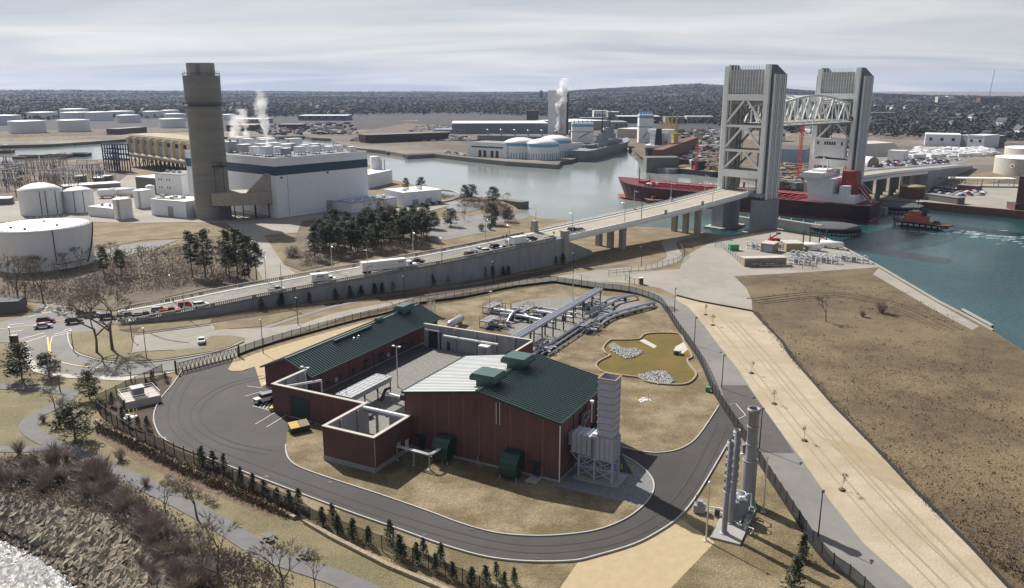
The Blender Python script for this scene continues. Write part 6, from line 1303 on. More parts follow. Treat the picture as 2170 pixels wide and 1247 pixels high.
[MB().beam((WL*k/14,y,0),(WL*k/14,y,8),.8).build('leg','steel_dark',t)for k in range(15)for y in(.5,12,25)];m=MB();[m.beam((WL*k/14,.5,8*(k%2)),(WL*(k+1)/14,.5,8*((k+1)%2)),.3)for k in range(14)];m.build('bracing','steel_dark',t)
for k in range(9):m=MB();m.box(-.5,k*2.9+.4,HB+.52,WL,k*2.9+1.5,HB+1.5);m.build('roof_rib','yellow_wall',t)
t=thing('steel_gantry','open blue grey steel gantry frame standing left of the cream building','gantry',(*G(222,362)[:2],0),AN2+R(8))
m=MB()
for x in range(0,28,4):
 for y in(0,9):m.beam((x,y,0),(x,y,22),.7)
 for z in(10,14,18,22):m.beam((x,0,z),(x,9,z),.5)
for z in(10,14,18,22):m.beam((0,0,z),(24,0,z),.5).beam((0,9,z),(24,9,z),.5)
for x in range(0,24,4):m.beam((x,0,10),(x+4,0,14),.35).beam((x,0,18),(x+4,0,14),.35).beam((x,0,0),(x+4,0,10),.35)
m.build('frame','car_navy_blue',t)
MB().box(0,0,9,24,9,9.6).build('platform','steel_dark',t)
# tanks
def rtank(px,py,r,h,label,dome=.0,mt='white_tank',group='white storage tanks at the power plant',back=True,roofm='white',stripes=None,n=40):
 g=G(px,py);v=Vector((g[0],g[1]));c=v+v.normalized()*r if back else v
 t=thing('storage_tank',label,'tank',(c.x,c.y,0),0,group)
 MB().lathe([(r,0),(r,h)],n).build('shell',mt,t)
 MB().lathe([(r+.15,h-.25),(r+.15,h),(r*.7,h+dome*.55),(r*.35,h+dome*.9),(.01,h+dome+.05)],n).build('roof',roofm,t)
 if stripes:
  for z0,z1,mm in stripes:MB().lathe([(r+.03,z0),(r+.03,z1)],n).build('band',mm,t)
 return t
t=rtank(100,576,17.2,15.0,'largest white flat topped tank at the left edge above the junction',.4)
m=MB();a=R(-48);m.tube([(17.35*math.cos(a),17.35*math.sin(a),15.3),(17.35*math.cos(a),17.35*math.sin(a),2.2)],.16,6);m.tube([(17.35*math.cos(R(k)),17.35*math.sin(R(k)),2.2)for k in range(-48,-5,5)],.16,6);m.build('pipe','rust',t)
m=MB();[m.beam((17.8*math.cos(R(-8+k*2.2)),17.8*math.sin(R(-8+k*2.2)),1+k),(17.8*math.cos(R(-8+(k+1)*2.2)),17.8*math.sin(R(-8+(k+1)*2.2)),2+k),.5,.2)for k in range(14)];m.build('stair','steel_dark',t)
m=MB();[m.beam((17*math.cos(2*PI*k/44),17*math.sin(2*PI*k/44),15),(17*math.cos(2*PI*k/44),17*math.sin(2*PI*k/44),16.1),.08)for k in range(44)];m.build('guard_rail','silver',t)
m=MB();[m.lathe([(.5,15.3),(.5,15.8),(.0,15.9)],8,x,y)for x,y in((-6,-9),(1,-12),(8,-3),(-2,6))];m.build('hatch','steel_dark',t)
t=rtank(92,458,10.6,13.2,'large domed white tank at the far left of the tank group',3.4)
for a in(-62,-48,-20):m=MB();m.tube([(10.75*math.cos(R(a)),10.75*math.sin(R(a)),13.2),(10.75*math.cos(R(a)),10.75*math.sin(R(a)),.5)],.16,6);m.build('pipe','steel_dark',t)
t=rtank(171,452,7.4,11.6,'medium domed white tank just right of the large domed tank',2.0)
for a in(-80,-45):m=MB();m.tube([(7.5*math.cos(R(a)),7.5*math.sin(R(a)),11.6),(7.5*math.cos(R(a)),7.5*math.sin(R(a)),.5)],.16,6);m.build('pipe','steel_dark',t)
for px,py,r,h,lab in[(263,466,4.6,10.3,'small white upright tank with a dark ladder nearest the grass'),(306,442,4.8,9.8,'small white upright tank with a dark ladder left of the square white block'),(322,436,2.4,11,'narrow white upright tank behind the small laddered tank')]:
 t=rtank(px,py,r,h,lab,.8);m=MB();[m.beam((-.4,-r-.15,k*.5),(.4,-r-.15,k*.5),.07)for k in range(int(h*2))];m.beam((-.4,-r-.15,0),(-.4,-r-.15,h+.8),.1).beam((.4,-r-.15,0),(.4,-r-.15,h+.8),.1);m.build('ladder','steel_dark',t)
for k,(px,py,L_)in enumerate([(228,420,11),(268,418,12)]):
 t=thing('horizontal_tank',f'white horizontal drum, {"left" if k == 0 else "right"} of two behind the small upright tanks','tank',G(px,py),R(15),'horizontal drums at the power plant');m=MB();m.tube([(-L_/2,0,3.2),(-L_/2+1,0,3.2),(L_/2-1,0,3.2),(L_/2,0,3.2)],[1.2,2.5,2.5,1.2],16);m.build('shell','white',t)
 m=MB();[m.box(x-.4,-1.6,0,x+.4,1.6,1.4)for x in(-3,3)];m.build('saddle','concrete',t)
t=block('service_block','low white flat block between the domed tanks and small upright tank','building',(188,458),(240,463),4.8,12,'white','roof_white')
for x in(5,11):MB().lathe([(.8,4.9),(.8,6.2),(0,6.5)],10,x,5).build('roof_vent','concrete_light',t)
t=block('service_block','white panelled block with a grey door beside the foot of the stack','building',(322,456),(396,463),8.4,16,'white_metal','roof_white')
MB().box(12.5,-.1,0,16.5,-.01,5.4).build('roller_door','grey_steel',t)
m=MB();[m.box(x,y,8.75,x+2,y+1.5,9.8+.3*x%1)for x,y in((3,4),(7,9),(11,3),(14,8))];m.tube([(3,2,9),(14,3,9),(17,6,9)],.4,8);m.build('roof_unit','concrete_light',t)
t=block('service_block','tall white block with small dark windows behind the panelled block','building',(332,412),(388,416),13,22,'white','roof_grey')
for z in(4,9):
 for x in(3,5,10,12):MB().box(x,-.08,z,x+.7,-.01,z+1.4).build('window','window_dark',t)
for x in(2,7,12):MB().lathe([(1.3,13.3),(1.3,14.6),(0,15)],12,x,9).build('roof_vent','concrete_light',t)
block('service_block','grey fronted flat block left of the tall white block','building',(290,408),(332,412),10,18,'concrete_stained','roof_white')
block('pipe_shed','long low white roofed shed behind the domed tanks','building',(134,404),(256,396),2.4,14,'concrete','roof_white')
block('utility_shed','small low flat shed left of the large domed tank','building',(-20,436),(24,434),3.5,10,'concrete_stained','roof_white')
block('gate_house','small flat roofed brick gatehouse at the left edge above the junction','building',(-30,668),(42,664),3.4,6.5,'concrete_stained','dark_roof')
t=thing('brick_gatepost','square red brick gatepost on the corner of the junction','gatepost',G(33,740),R(10));MB().box(-.9,-.5,0,.9,.5,3.6).build('post','red_brick',t);MB().box(-1,-.6,3.6,1,.6,3.8).build('cap','concrete_light',t)
# switchyard
def gantry(px,py,w,h,k):
 t=thing('switchyard_frame','grey lattice frame in the crowded switchyard behind the domed tanks','pylon',G(px,py),R(random.uniform(-12,12)),'switchyard frames');m=MB()
 for x in(-w/2,0,w/2):m.beam((x,0,0),(x,0,h),.35)
 m.beam((-w/2,0,h),(w/2,0,h),.4).beam((-w/2,0,h*.7),(w/2,0,h*.7),.3);[m.beam((-w/2+w*q/8,0,h),(-w/2+w*(q+.5)/8,0,h*.9),.15)for q in range(8)];m.build('frame','stack_grey',t)
 m=MB();[m.tube([(-w/2+w*(q+.5)/6,.3,h*.35),(-w/2+w*(q+.5)/6,.3,h*.62)],.28,6)for q in range(6)];m.build('insulator','steel_dark',t);return t
random.seed(5);gp=gantry(20,380,18,11,0)
for k in range(46):
 px,py=random.uniform(-60,225),random.uniform(352,408);g=G(px,py);dup(gp,g,R(random.choice([0,90,8,-14])+random.uniform(-5,5)),scale=random.uniform(.6,1.15))
for k,(px,py)in enumerate([(158,372),(198,376),(214,372)]):block('switch_house',f'small pale roofed switch house, {ORD[k]} from the left, at the switchyard edge','building',(px,py+14),(px+16,py+14),4,7,'concrete_stained','roof_white','switch houses')
patch('switchyard_gravel',[(-200,346),(60,344),(215,342),(280,360),(300,400),(240,404),(134,408),(40,425),(-200,440)],'brush_ground',.12)
patch('plant_yard',[(270,372),(480,380),(560,462),(700,450),(720,462),(640,480),(560,492),(520,500),(480,474),(400,472),(240,474),(120,466),(30,470),(-100,480),(-100,440),(60,425),(230,402)],'gravel_yard',.14)
patch('plant_yard',[(470,466),(560,470),(660,462),(655,492),(560,500),(600,560),(640,592),(560,600),(540,560),(525,520),(500,490)],'gravel_yard',.16)
patch('plant_yard',[(196,540),(260,520),(330,512),(380,508),(330,528),(250,548),(200,560)],'asphalt_old',.15)
patch('plant_lawn',[(190,470),(300,474),(400,476),(480,480),(500,500),(400,505),(300,510),(190,532)],'dry_grass',.17)
patch('woodland_floor',[(0,590),(200,560),(400,520),(520,500),(545,600),(430,612),(240,660),(60,640),(0,640)],'brush_ground',.18)
patch('woodland_floor',[(600,560),(640,470),(860,440),(920,470),(900,520),(760,548),(640,575)],'brush_ground',.18)
patch('shore_road',[(700,462),(900,432),(970,415),(985,420),(975,432),(910,448),(720,478)],'gravel_yard',.19)
mb=MB();strip3(mb,smooth_poly(GP([(880,438),(930,432),(965,424),(975,416),(960,408),(925,404)]),4,False),.8,0,1.1);tag(mb.build('barrier_wall','concrete_light'),'low pale curved barrier wall on the point beyond the pines','barrier')
patch('pond',[(952,438),(985,432),(1010,430),(1026,434),(1018,444),(990,450),(960,450),(945,446)],'water',.2,True)
mb=MB();strip3(mb,GP([(1066,424),(1112,430)],0),7,-5,.6);tag(mb.build('concrete_pier','concrete_stained'),'short dark concrete pier jutting into the river beyond the bare trees','pier')
# tank farm across the river
TF=[(8,263,30,17,'leftmost white tank of the far tank farm'),(60,280,25.5,17.5,'nearest left white tank of the far farm with dark stained rim'),(92,251,30,15,'white tank with a diagonal stair at the back left of the far farm'),(158,277,23.5,17.5,'nearest white tank in the middle of the far farm'),(158,242,33,15,'small looking white tank at the very back of the far farm'),(163,254,30,17,'white tank behind the nearest middle tank of the far farm'),(210,254,27,17.5,'white tank right of the overlapping pair in the far farm'),(257,247,30,14,'low white tank behind the right middle of the far farm'),(273,258,21.5,14.5,'white tank nearest the brick shed across the river'),(325,249,21,15.5,'white tank left of a touching pair near the concrete stack'),(361,246,20.5,15.5,'white tank right of a touching pair near the concrete stack'),(366,269,21,15,'near white tank half hidden by the concrete stack'),(372,255,21,15,'white tank behind the one half hidden by the stack'),(488,253,16,12,'white tank just right of the concrete stack')]
for px,py,r,h,lab in TF:
 t=rtank(px,py+3,r,h,lab,1.0,group='far tank farm across the river',n=32)
patch('tank_farm_yard',[(-200,290),(0,292),(200,287),(420,277),(400,254),(340,250),(180,252),(0,262),(-200,265)],'brush_ground',.1)
patch('riverside_grass',[(-200,306),(0,300),(150,296),(210,290),(60,292),(-200,300)],'dry_grass',.15)
block('brick_shed','dark red shed with a grey roof across the river left of the stack','building',(252,286),(312,281),8,20,'red_brick','roof_grey')
for k,(px,py,w,mm)in enumerate([(-5,326,30,'rust'),(26,338,44,'rust'),(84,336,60,'rust'),(138,333,46,'hull_black')]):
 a=G(px,py,-3.5);b=G(px+w,py-1,-3.5);L_=math.dist(a[:2],b[:2]);t=thing('barge',f'open rusty barge moored by the switchyard, {ORD[k]} from the left','barge',(a[0],a[1],-3.5),math.atan2(b[1]-a[1],b[0]-a[0])-R(12),'moored barges on the left river')
 m=MB();m.box(0,0,-1,L_,1,3.2).box(0,15,-1,L_,16,3.2).box(0,1,-1,1.5,15,3.2).box(L_-1.5,1,-1,L_,15,3.2).box(1.5,1,-1,L_-1.5,15,.2);m.build('hull',mm,t);m=MB();m.box(0,-.1,3.2,L_,1.1,3.4).box(0,14.9,3.2,L_,16.1,3.4);m.build('coaming','tan',t)
for k,(px,py,w)in enumerate([(76,306,28),(144,309,14),(0,313,34)]):
 a=G(px,py,-3.5);t=thing('work_boat',f'small dark work boat near the far left bank, {ORD[k]} of three','boat',a,R(4),'small boats by the far left bank');m=MB();L_=w*.42*1.0;m.prism([(0,0),(L_,-.5),(L_+3,2),(L_,5),(0,4.5)],-.5,1.6);m.build('hull','hull_black',t);MB().box(L_*.2,1,1.6,L_*.55,4,3.6).build('cabin','grey_steel',t)
# ------------------------------------------------------------------ FAR BANK: WAREHOUSES, BLUE BANDED TANKS, SHIPYARD
for px,py,r,h,lab,dm in[(1104,337,16.5,15.2,'white domed tank with light blue bands, leftmost of the quayside trio',4.2),(1150,339.5,15.5,15.0,'white domed tank with light blue bands, front of the quayside trio',4.2),(1176,333,16.5,16.2,'white domed tank with light blue bands, rightmost of the quayside trio',4.2)]:
 t=rtank(px,py,r,h,lab,dm,'white','blue banded tanks on the far quay',stripes=[(h-3.4,h-.6,'light_blue')],n=48)
 for k in range(18):a=2*PI*k/18;m=MB();w2=.12;m.add([((r+.06)*math.cos(a+s),(r+.06)*math.sin(a+s),z)for s,z in((-w2,.2),(w2,.2),(w2,5.6),(-w2,5.6))],[(0,1,2,3)]);m.build('blue_panel','light_blue',t)
t=block('quay_warehouse','long white two storey warehouse with dark doors on the far quay','building',(991,331),(1074,336),13.5,30,'white','roof_grey')
for x in(14,20,29,35):MB().box(x,-.15,0,x+3.4,-.01,6.5).build('roller_door','window_dark',t)
MB().box(5,-.2,9,44,-.01,10.4).build('window_band','window_dark',t)
t=block('machine_shed','dark grey long shed with small windows behind the quay warehouse','building',(1012,308),(1180,312),11,40,'roof_grey','dark_roof');windows(t,t['w'],0,4,7,18,.5)
for k in range(7):x=8+k*17;MB().lathe([(1.2,11),(1.2,17),(1.8,17),(1.8,18),(0,18.4)],10,x,14).build('roof_vent','silver',t)
t=block('distribution_shed','very long low white warehouse behind the blue banded tanks','building',(958,284),(1162,284),15,90,'roof_grey','roof_white',rot=3)
block('distribution_shed','white roofed wing of the long warehouse behind the dark chimney','building',(1205,278),(1292,274),14,80,'concrete','roof_white')
t=thing('grey_slab_tower','tall flat grey slab tower wrapped in steam behind the tanks','tower',G(1161,284),R(-8));MB().box(0,0,0,27,9,62).build('wall','white_metal',t);MB().box(-.3,-.3,62,27.3,9.3,62.6).build('cap','concrete',t)
MB().box(-.1,-.1,0,.9,-.01,62).build('edge_strip','white',t)
t=thing('dark_chimney','slim dark free standing chimney right of the white steam plume','smokestack',G(1202,284));MB().lathe([(1.7,0),(1.35,60),(1.0,60),(1.0,55)],16).build('shaft','steel_dark',t);MB().lathe([(1.4,59),(1.6,59.2),(1.6,60.2),(1.3,60.2)],16).build('rim','black',t)
def silo(px0,px1,py,h,lab,w):
 a=Vector(G(px0,py)[:2]);b=Vector(G(px1,py)[:2]);t=thing('silo_block',lab,'silo',(a.x,a.y,0),math.atan2((b-a).y,(b-a).x),'blue banded silo blocks');L_=(b-a).length
 MB().box(0,0,0,L_,w,h).build('wall','white',t);MB().box(-.1,-.1,h-4.2,L_+.1,w+.1,h-1.2).build('band','light_blue',t);MB().box(-.1,-.12,h*.55,L_+.1,w+.1,h*.55+1.2).build('band','light_blue',t);MB().box(-.1,-.1,h,L_+.1,w+.1,h+.4).build('roof','roof_white',t)
 m=MB();[m.lathe([(1.0,h+.4),(1.0,h+3),(0,h+3.4)],8,L_*(q+.5)/5,w/2)for q in range(5)];m.build('roof_vent','light_blue',t);MB().beam((L_*.3,-.5,6),(L_*.8,-.5,h*.55),.7).build('stair','steel_dark',t)
silo(1212,1257,304,24,'white silo block with blue bands behind the grey warship',14);silo(1353,1383,303,34,'taller white silo block with blue bands left of the yellow cranes',14)
block('cream_shed','pale yellow grey gabled shed left of the taller silo block','building',(1308,292),(1352,294),12,40,'beige','roof_white')
block('dock_shed','square grey shed on the quay between the tanks and the warship','building',(1200,330),(1236,326),11,20,'white','roof_grey')
mb=MB();strip3(mb,GP([(860,330),(921,327),(993,335),(1073,343),(1183,350)]),5,-5,.5);tag(mb.build('quay_wall','concrete_stained'),'long low weathered quay wall in front of the blue banded tanks','quay')
# maroon floating dock / hull on the left quay
def hull(mb,L_,B,D,z0,bow=.2,stern=.06,flare=.75,n=16,sheer=0.0,cut=0.0):
 """ship side shell, bow at +x; returns deck outline"""
 vs=[];deck=[]
 st=[k/n for k in range(n+1)]
 def hb(u,top):
  b=1.0
  if u>1-bow:q=(u-(1-bow))/bow;b=(1-q**(2.4 if top else 1.7))**.75 if q<1 else 0
  if u<stern:q=1-u/stern;b=math.sqrt(max(0,1-.45*q*q))*(1 if top else.75+.25*(1-q))
  return max(b,.02)*B/2
 for u in st:
  x=-L_/2+u*L_;zt=z0+D+sheer*max(0,(u-.75)/.25)**2
  ov=(L_*.035)*max(0,(u-.85)/.15)
  for s in(1,-1):pass
  vs+=[(x+ov*0-(cut if u==0 else 0),hb(u,1),zt),(x-ov,hb(u,0)*.97,z0+D*.35),(x-ov*1.4,hb(u,0)*.9,z0-1.5),(x-ov*1.4,-hb(u,0)*.9,z0-1.5),(x-ov,-hb(u,0)*.97,z0+D*.35),(x,-hb(u,1),zt)]
  deck.append((x,hb(u,1),zt))
 fs=[(6*i+j,6*i+j+1,6*i+7+j,6*i+6+j)for i in range(n)for j in(0,1,3,4)]
 fs+=[(0,5,4,1),(1,4,3,2),(6*n,6*n+1,6*n+4,6*n+5),(6*n+1,6*n+2,6*n+3,6*n+4)]
 mb.add(vs,fs,False);return deck
def deck_face(mb,deck,dz_=0.0,inset=.15):
 n=len(deck);vs=[]
 for x,b,z in deck:vs+=[(x,b-inset,z+dz_),(x,-b+inset,z+dz_)]
 return mb.add(vs,[(2*i,2*i+1,2*i+3,2*i+2)for i in range(n-1)])
def ship(name,label,cat,stern_px,bow_px,z=-3.5,group=None):
 a,b=Vector(G(*stern_px,z)[:2]),Vector(G(*bow_px,z)[:2]);c=(a+b)/2;d=b-a
 return thing(name,label,cat,(c.x,c.y,0),math.atan2(d.y,d.x),group),d.length
t,L_=ship('laid_up_hull','long maroon hull laid up along the far left quay','ship',(768,309),(954,301));m=MB();dk=hull(m,L_,30,13,-3,.12,.05);m.build('hull','tanker_hull',t);m=MB();deck_face(m,dk);m.build('deck','concrete_stained',t)
for k,(a,b,w)in enumerate([((755,314),(990,306),8),((818,322),(905,317),5),((858,328),(930,322),5)]):
 A_,B_=G(*a,-.4),G(*b,-.4);mb=MB();strip3(mb,[A_,B_],w,-4,-.4);tag(mb.build('timber_pier','concrete_stained'),f'low dark weathered pier on the far left bank, {ORD[k]} nearest the maroon hull','pier','weathered piers')
# grey warship
t,L_=ship('warship','grey museum warship with tall lattice masts moored along the far quay','warship',(1228,343),(1328,316));t.rotation_euler[2]+=0
m=MB();dk=hull(m,L_,21,10.5,-3.5,.3,.05,sheer=3);m.build('hull','hull_grey',t);m=MB();deck_face(m,dk);m.build('deck','ship_grey',t)
sh=MB();sh.prism([(-L_*.12,-6),(L_*.16,-6),(L_*.2,0),(L_*.16,6),(-L_*.12,6)],7,13);sp_=sh.build('superstructure','ship_grey',t)
for x,h in((L_*.12,27),(-L_*.05,23),(-L_*.1,20)):MB().box(x-4,-4,13,x+4,4,18).box(x-2.4,-2.4,18,x+2.4,2.4,h).build('deckhouse','ship_grey',t)
for x in(L_*.05,-L_*.02):MB().lathe([(2.6,13),(2.4,25),(1.8,25),(1.8,23)],14,x,0).build('funnel','ship_grey',t)
for x,h in((L_*.08,48),(-L_*.08,46)):
 m=MB();m.tube([(x,0,18),(x,0,h)],[.8,.3],6);m.beam((x,-5,h-8),(x,5,h-8),.4).beam((x,-3,h-4),(x,3,h-4),.3);m.beam((x-3,0,20),(x,0,h-10),.4).beam((x+3,0,20),(x,0,h-10),.4);m.build('mast','steel_dark',t)
for x,s in((L_*.27,1),(L_*.2,1),(-L_*.22,-1),(-L_*.3,-1)):
 tu=MB().box(x-4.5,-4,7.2,x+4.5,4,10.5).build('gun_turret','hull_grey',t);m=MB();[m.tube([(x+s*4,y,9.3),(x+s*12,y,10.2)],.35,6)for y in(-1.5,0,1.5)];m.build('gun_barrel','hull_grey',tu)
m=MB();rg=random.Random(9)
for k in range(46):x,y=rg.uniform(-L_*.33,L_*.26),rg.choice([-1,1])*rg.uniform(5,8.5);m.box(x,y,7,x+rg.uniform(1,3),y+1.5,7+rg.uniform(1,4))
m.build('deck_fittings','ship_grey',t)
# black and white cargo ship, stern towards the viewer
t,L_=ship('cargo_ship','black hulled cargo ship moored stern first with a white bridge and red lifeboat','ship',(1352,360),(1470,312));L_=min(L_,150)
m=MB();dk=hull(m,L_,27,13.5,-3.5,.2,.08);m.build('hull','hull_black',t);m=MB();deck_face(m,dk,0);m.build('deck','rust',t)
MB().box(-L_/2+3,-12.5,10,-L_/2+26,12.5,12.5).build('poop_rail','white',t)
m=MB();m.box(-L_/2+12,-9,12.5,-L_/2+26,9,24).box(-L_/2+16,-12.5,24,-L_/2+25,12.5,27);su=m.build('superstructure','white',t)
m=MB();[m.box(-L_/2+11.9,y,z,-L_/2+11.98,y+.9,z+.9)for z in(14.5,17.5,20.5)for y in range(-8,8,3)];m.build('window','window_dark',su)
m=MB();m.add([(-L_/2+5,-3,10),(-L_/2+11.5,-3,10),(-L_/2+11.5,3,10),(-L_/2+5,3,10),(-L_/2+7.5,-2.3,28),(-L_/2+11.5,-2.3,28),(-L_/2+11.5,2.3,28),(-L_/2+7.5,2.3,28)],[(0,1,5,4),(1,2,6,5),(2,3,7,6),(3,0,4,7),(4,5,6,7)]);m.build('funnel','hull_black',t)
MB().tube([(-L_/2+1,-7.5,13),(-L_/2+3,-7.5,14),(-L_/2+8,-7.5,16),(-L_/2+10,-7.5,16.5)],[.5,1.5,1.5,.5],10).build('lifeboat','red_paint',t)
for x in(L_*-.2,L_*-.02,L_*.16):m=MB();m.box(x-2,-2,10,x+2,2,16);m.beam((x,0,16),(x+3,0,38),1.6).beam((x,-1.5,16),(x,-1.5,28),2.2);m.build('deck_crane','crane_yellow',t)
m=MB();[m.box(x,-9,10,x+20,9,12)for x in(-L_*.28,-L_*.12,L_*.04,L_*.2)];m.build('hatch','rust',t)
# yellow quayside cranes
for k,(px,py,ty)in enumerate([(1412,342,258),(1428,346,250)]):
 g=G(px,py-14);h=HT(g,ty);t=thing('dock_crane',f'yellow lattice jib crane on the shipyard quay, {"left" if k == 0 else "right"} of two','crane',g,R(20),'yellow dock cranes');m=MB();m.box(-2.4,-2.4,0,2.4,2.4,h*.5);m.build('tower','crane_yellow',t)
 m=MB()
 for s in(-1,1):
  m.beam((s*1.2,0,h*.45),(-9+s*.4,0,h),.6)
 for q in range(7):f=q/7;m.beam((1.2*(1-f)-9*f,0,h*(.45+.55*f)),(-1.2*(1-f)-9*(f+.1),0,h*(.45+.55*(f+.1))),.35)
 m.build('jib','crane_yellow',t);MB().box(-3,-3,h*.5,3,3,h*.5+4).build('cab','crane_yellow',t)
# graving dock walls and barges behind the tanker
t=thing('dry_dock','long rusty floating dock wall running back from the cargo ship','dry dock',(0,0,0));m=MB();A_,B_=G(1392,352,0),G(1470,318,0);strip3(m,[A_,B_],9,-4,14);m.build('dock_wall','rust',t);g=G(1402,356);MB().prism([(g[0]-14,g[1]-6),(g[0]+14,g[1]-2),(g[0]+14,g[1]+14),(g[0]-14,g[1]+12)],-4,9).build('pontoon','concrete_stained',t)
for k,(a,b,mm,lab)in enumerate([((1420,366),(1510,376),'hull_black','flat black barge moored beyond the red tanker'),((1370,363),(1416,369),'stack_grey','low grey barge beside the cargo ship stern')]):
 A_,B_=G(*a,-3.5),G(*b,-3.5);L_=math.dist(A_[:2],B_[:2]);t=thing('barge',lab,'barge',A_,math.atan2(B_[1]-A_[1],B_[0]-A_[0]),'barges at the shipyard');MB().prism([(0,0),(L_,0),(L_+2,5),(L_,15),(0,15),(-2,6)],-1,4).build('hull',mm,t);MB().box(1,1,4,L_-1,14,4.2).build('deck','tan' if k==0 else 'stack_grey',t)
 if k==0:MB().box(L_*.45,3,4.2,L_*.62,10,11).build('deckhouse','hull_black',t)
for k,(px,py,ty)in enumerate([(1475,362,305),(1690,388,262)]):
 g=G(px,py);h=HT(g,ty);t=thing('lattice_crane',f'slim red lattice crane {"beyond the black barge" if k == 0 else "in the scrap yard between the two lift towers"}','crane',g,R(15),'red lattice cranes');m=MB();w=1.6
 for sx in(-w/2,w/2):
  for sy in(-w/2,w/2):m.beam((sx,sy,0),(sx,sy,h),.3)
 q=0
 while q<h-3:m.beam((-w/2,-w/2,q),(w/2,-w/2,q+3),.22).beam((w/2,-w/2,q),(w/2,w/2,q+3),.22);q+=3
 m.build('mast','red_paint',t);m=MB();m.box(-2,-2,0,2,2,4);m.build('base','red_paint',t)
# ------------------------------------------------------------------ TANKER, TUGS
t,L_=ship('tanker','long dark hulled tanker with a red deck passing under the lift bridge','ship',(1852,467),(1309,415));LT=L_
t.location.z=-3.3;m=MB();dk=hull(m,L_,30,12.3,-3.5,.16,.07,sheer=3.6,n=28);m.build('hull','tanker_hull',t)
m=MB();hull(m,L_*1.001,30.15,1.5,-.6,.16,.07,n=28);m.build('boot_topping','boot_red',t)
m=MB();deck_face(m,dk,.02,.1);m.build('deck','tanker_deck',t)
m=MB();ZD=8.85
for k in range(26):
 x=-L_/2+40+k*(L_-64)/26;m.beam((x,-12.8,ZD+1.1),(x,12.8,ZD+1.1),.7,1.1)
m.build('deck_frame','tanker_red',t)
m=MB()
for y in(-1.8,-.9,.2,1.2,2.0):m.tube([(-L_/2+36,y,ZD+2.0),(L_/2-24,y,ZD+2.0)],.28,6)
for x in(-8,-4,0,4):m.tube([(x,-13,ZD+1.6),(x,13,ZD+1.6)],.3,6)
m.build('pipe','tanker_red',t)
m=MB()
for y in(-14.2,14.2):
 for k in range(60):x=-L_/2+36+k*(L_-60)/60;m.beam((x,y,ZD),(x,y,ZD+1.3),.1)
 m.beam((-L_/2+36,y,ZD+1.3),(L_/2-24,y,ZD+1.3),.12)
m.beam((-L_/2+36,3.2,ZD+3.2),(L_/2-24,3.2,ZD+3.2),1.2,.2);[m.beam((-L_/2+38+k*8,3.2,ZD),(-L_/2+38+k*8,3.2,ZD+3.2),.3)for k in range(int((L_-62)/8))]
m.build('catwalk','boot_red',t)
m=MB();m.box(-3,-1,ZD,-2,0,ZD+11).box(-3,-9,ZD,-2,-8.2,ZD+5);m.tube([(-2.5,-.5,ZD+10),(5,-9,ZD+8)],.35,6);m.tube([(L_/2-16,0,ZD),(L_/2-16,0,ZD+11)],.35,6);m.beam((L_/2-16,-2,ZD+8),(L_/2-16,2,ZD+8),.25);m.build('mast','tanker_red',t)
m=MB();m.lathe([(1.5,ZD),(1.5,ZD+1.6),(0,ZD+1.8)],10,L_/2-9,3);m.lathe([(1.5,ZD),(1.5,ZD+1.6),(0,ZD+1.8)],10,L_/2-9,-3);m.box(L_/2-22,-4,ZD,L_/2-18,4,ZD+2.4);m.build('winch','tanker_red',t)
xs=-L_/2
m=MB();m.add([(xs+20,-10.5,ZD),(xs+33,-10.5,ZD),(xs+33,10.5,ZD),(xs+20,10.5,ZD),(xs+20,-10.5,21.6),(xs+35,-10.5,21.6),(xs+35,10.5,21.6),(xs+20,10.5,21.6)],[(0,1,5,4),(1,2,6,5),(2,3,7,6),(3,0,4,7),(4,5,6,7)])
m.box(xs+8,-11,ZD,xs+19.9,11,13.2);su=m.build('superstructure','white',t)
m=MB();m.box(xs+25,-14.6,21.7,xs+36,14.6,24.6).box(xs+26,-6,24.6,xs+34,6,25.6);wh=m.build('wheelhouse','white',t)
m=MB();m.box(xs+36.01,-14,22.9,xs+36.1,14,24).box(xs+26,-14.68,22.9,xs+35.5,-14.61,24);m.build('window','window_dark',wh)
m=MB();[m.box(xs+22+i*3.1,-10.6,z,xs+22.9+i*3.1,-10.51,z+.9)for z in(10.8,13.6,16.4,19.2)for i in range(4)];[m.box(xs+34.1,y,z,xs+34.75,y+.9,z+.9)for z in(19.2,)for y in range(-8,9,3)];m.build('window','window_dark',su)
m=MB();m.beam((xs+30,0,25.6),(xs+30,0,33),.5).beam((xs+30,-3,31),(xs+30,3,31),.3).tube([(xs+26,4,25),(xs+26,4,31)],.4,8);m.build('mast','white',t)
m=MB();m.add([(xs+9,-4,13.2),(xs+18,-4,13.2),(xs+18,4,13.2),(xs+9,4,13.2),(xs+10.5,-3.4,25.5),(xs+18,-3.4,25.5),(xs+18,3.4,25.5),(xs+10.5,3.4,25.5)],[(0,1,5,4),(1,2,6,5),(2,3,7,6),(3,0,4,7),(4,5,6,7)]);fn=m.build('funnel','tanker_red',t)
m=MB()
def fsd(x,z):q=(z-13.2)/12.3;return(x,-4.0+.6*q-.05,z)
for z0,z1 in((16.4,16.9),(24.0,24.5)):m.add([fsd(xs+10.3,z0),fsd(xs+17.9,z0),fsd(xs+17.9,z1),fsd(xs+10.3,z1)],[(0,1,2,3)])
m.add([fsd(xs+12.3,22.8),fsd(xs+13.5,22.8),fsd(xs+14.5,19.4),fsd(xs+14.5,17.9)],[(0,3,2,1)]);m.add([fsd(xs+16.9,22.8),fsd(xs+15.7,22.8),fsd(xs+14.5,19.4),fsd(xs+14.5,17.9)],[(0,1,2,3)]);m.build('emblem','white',fn)
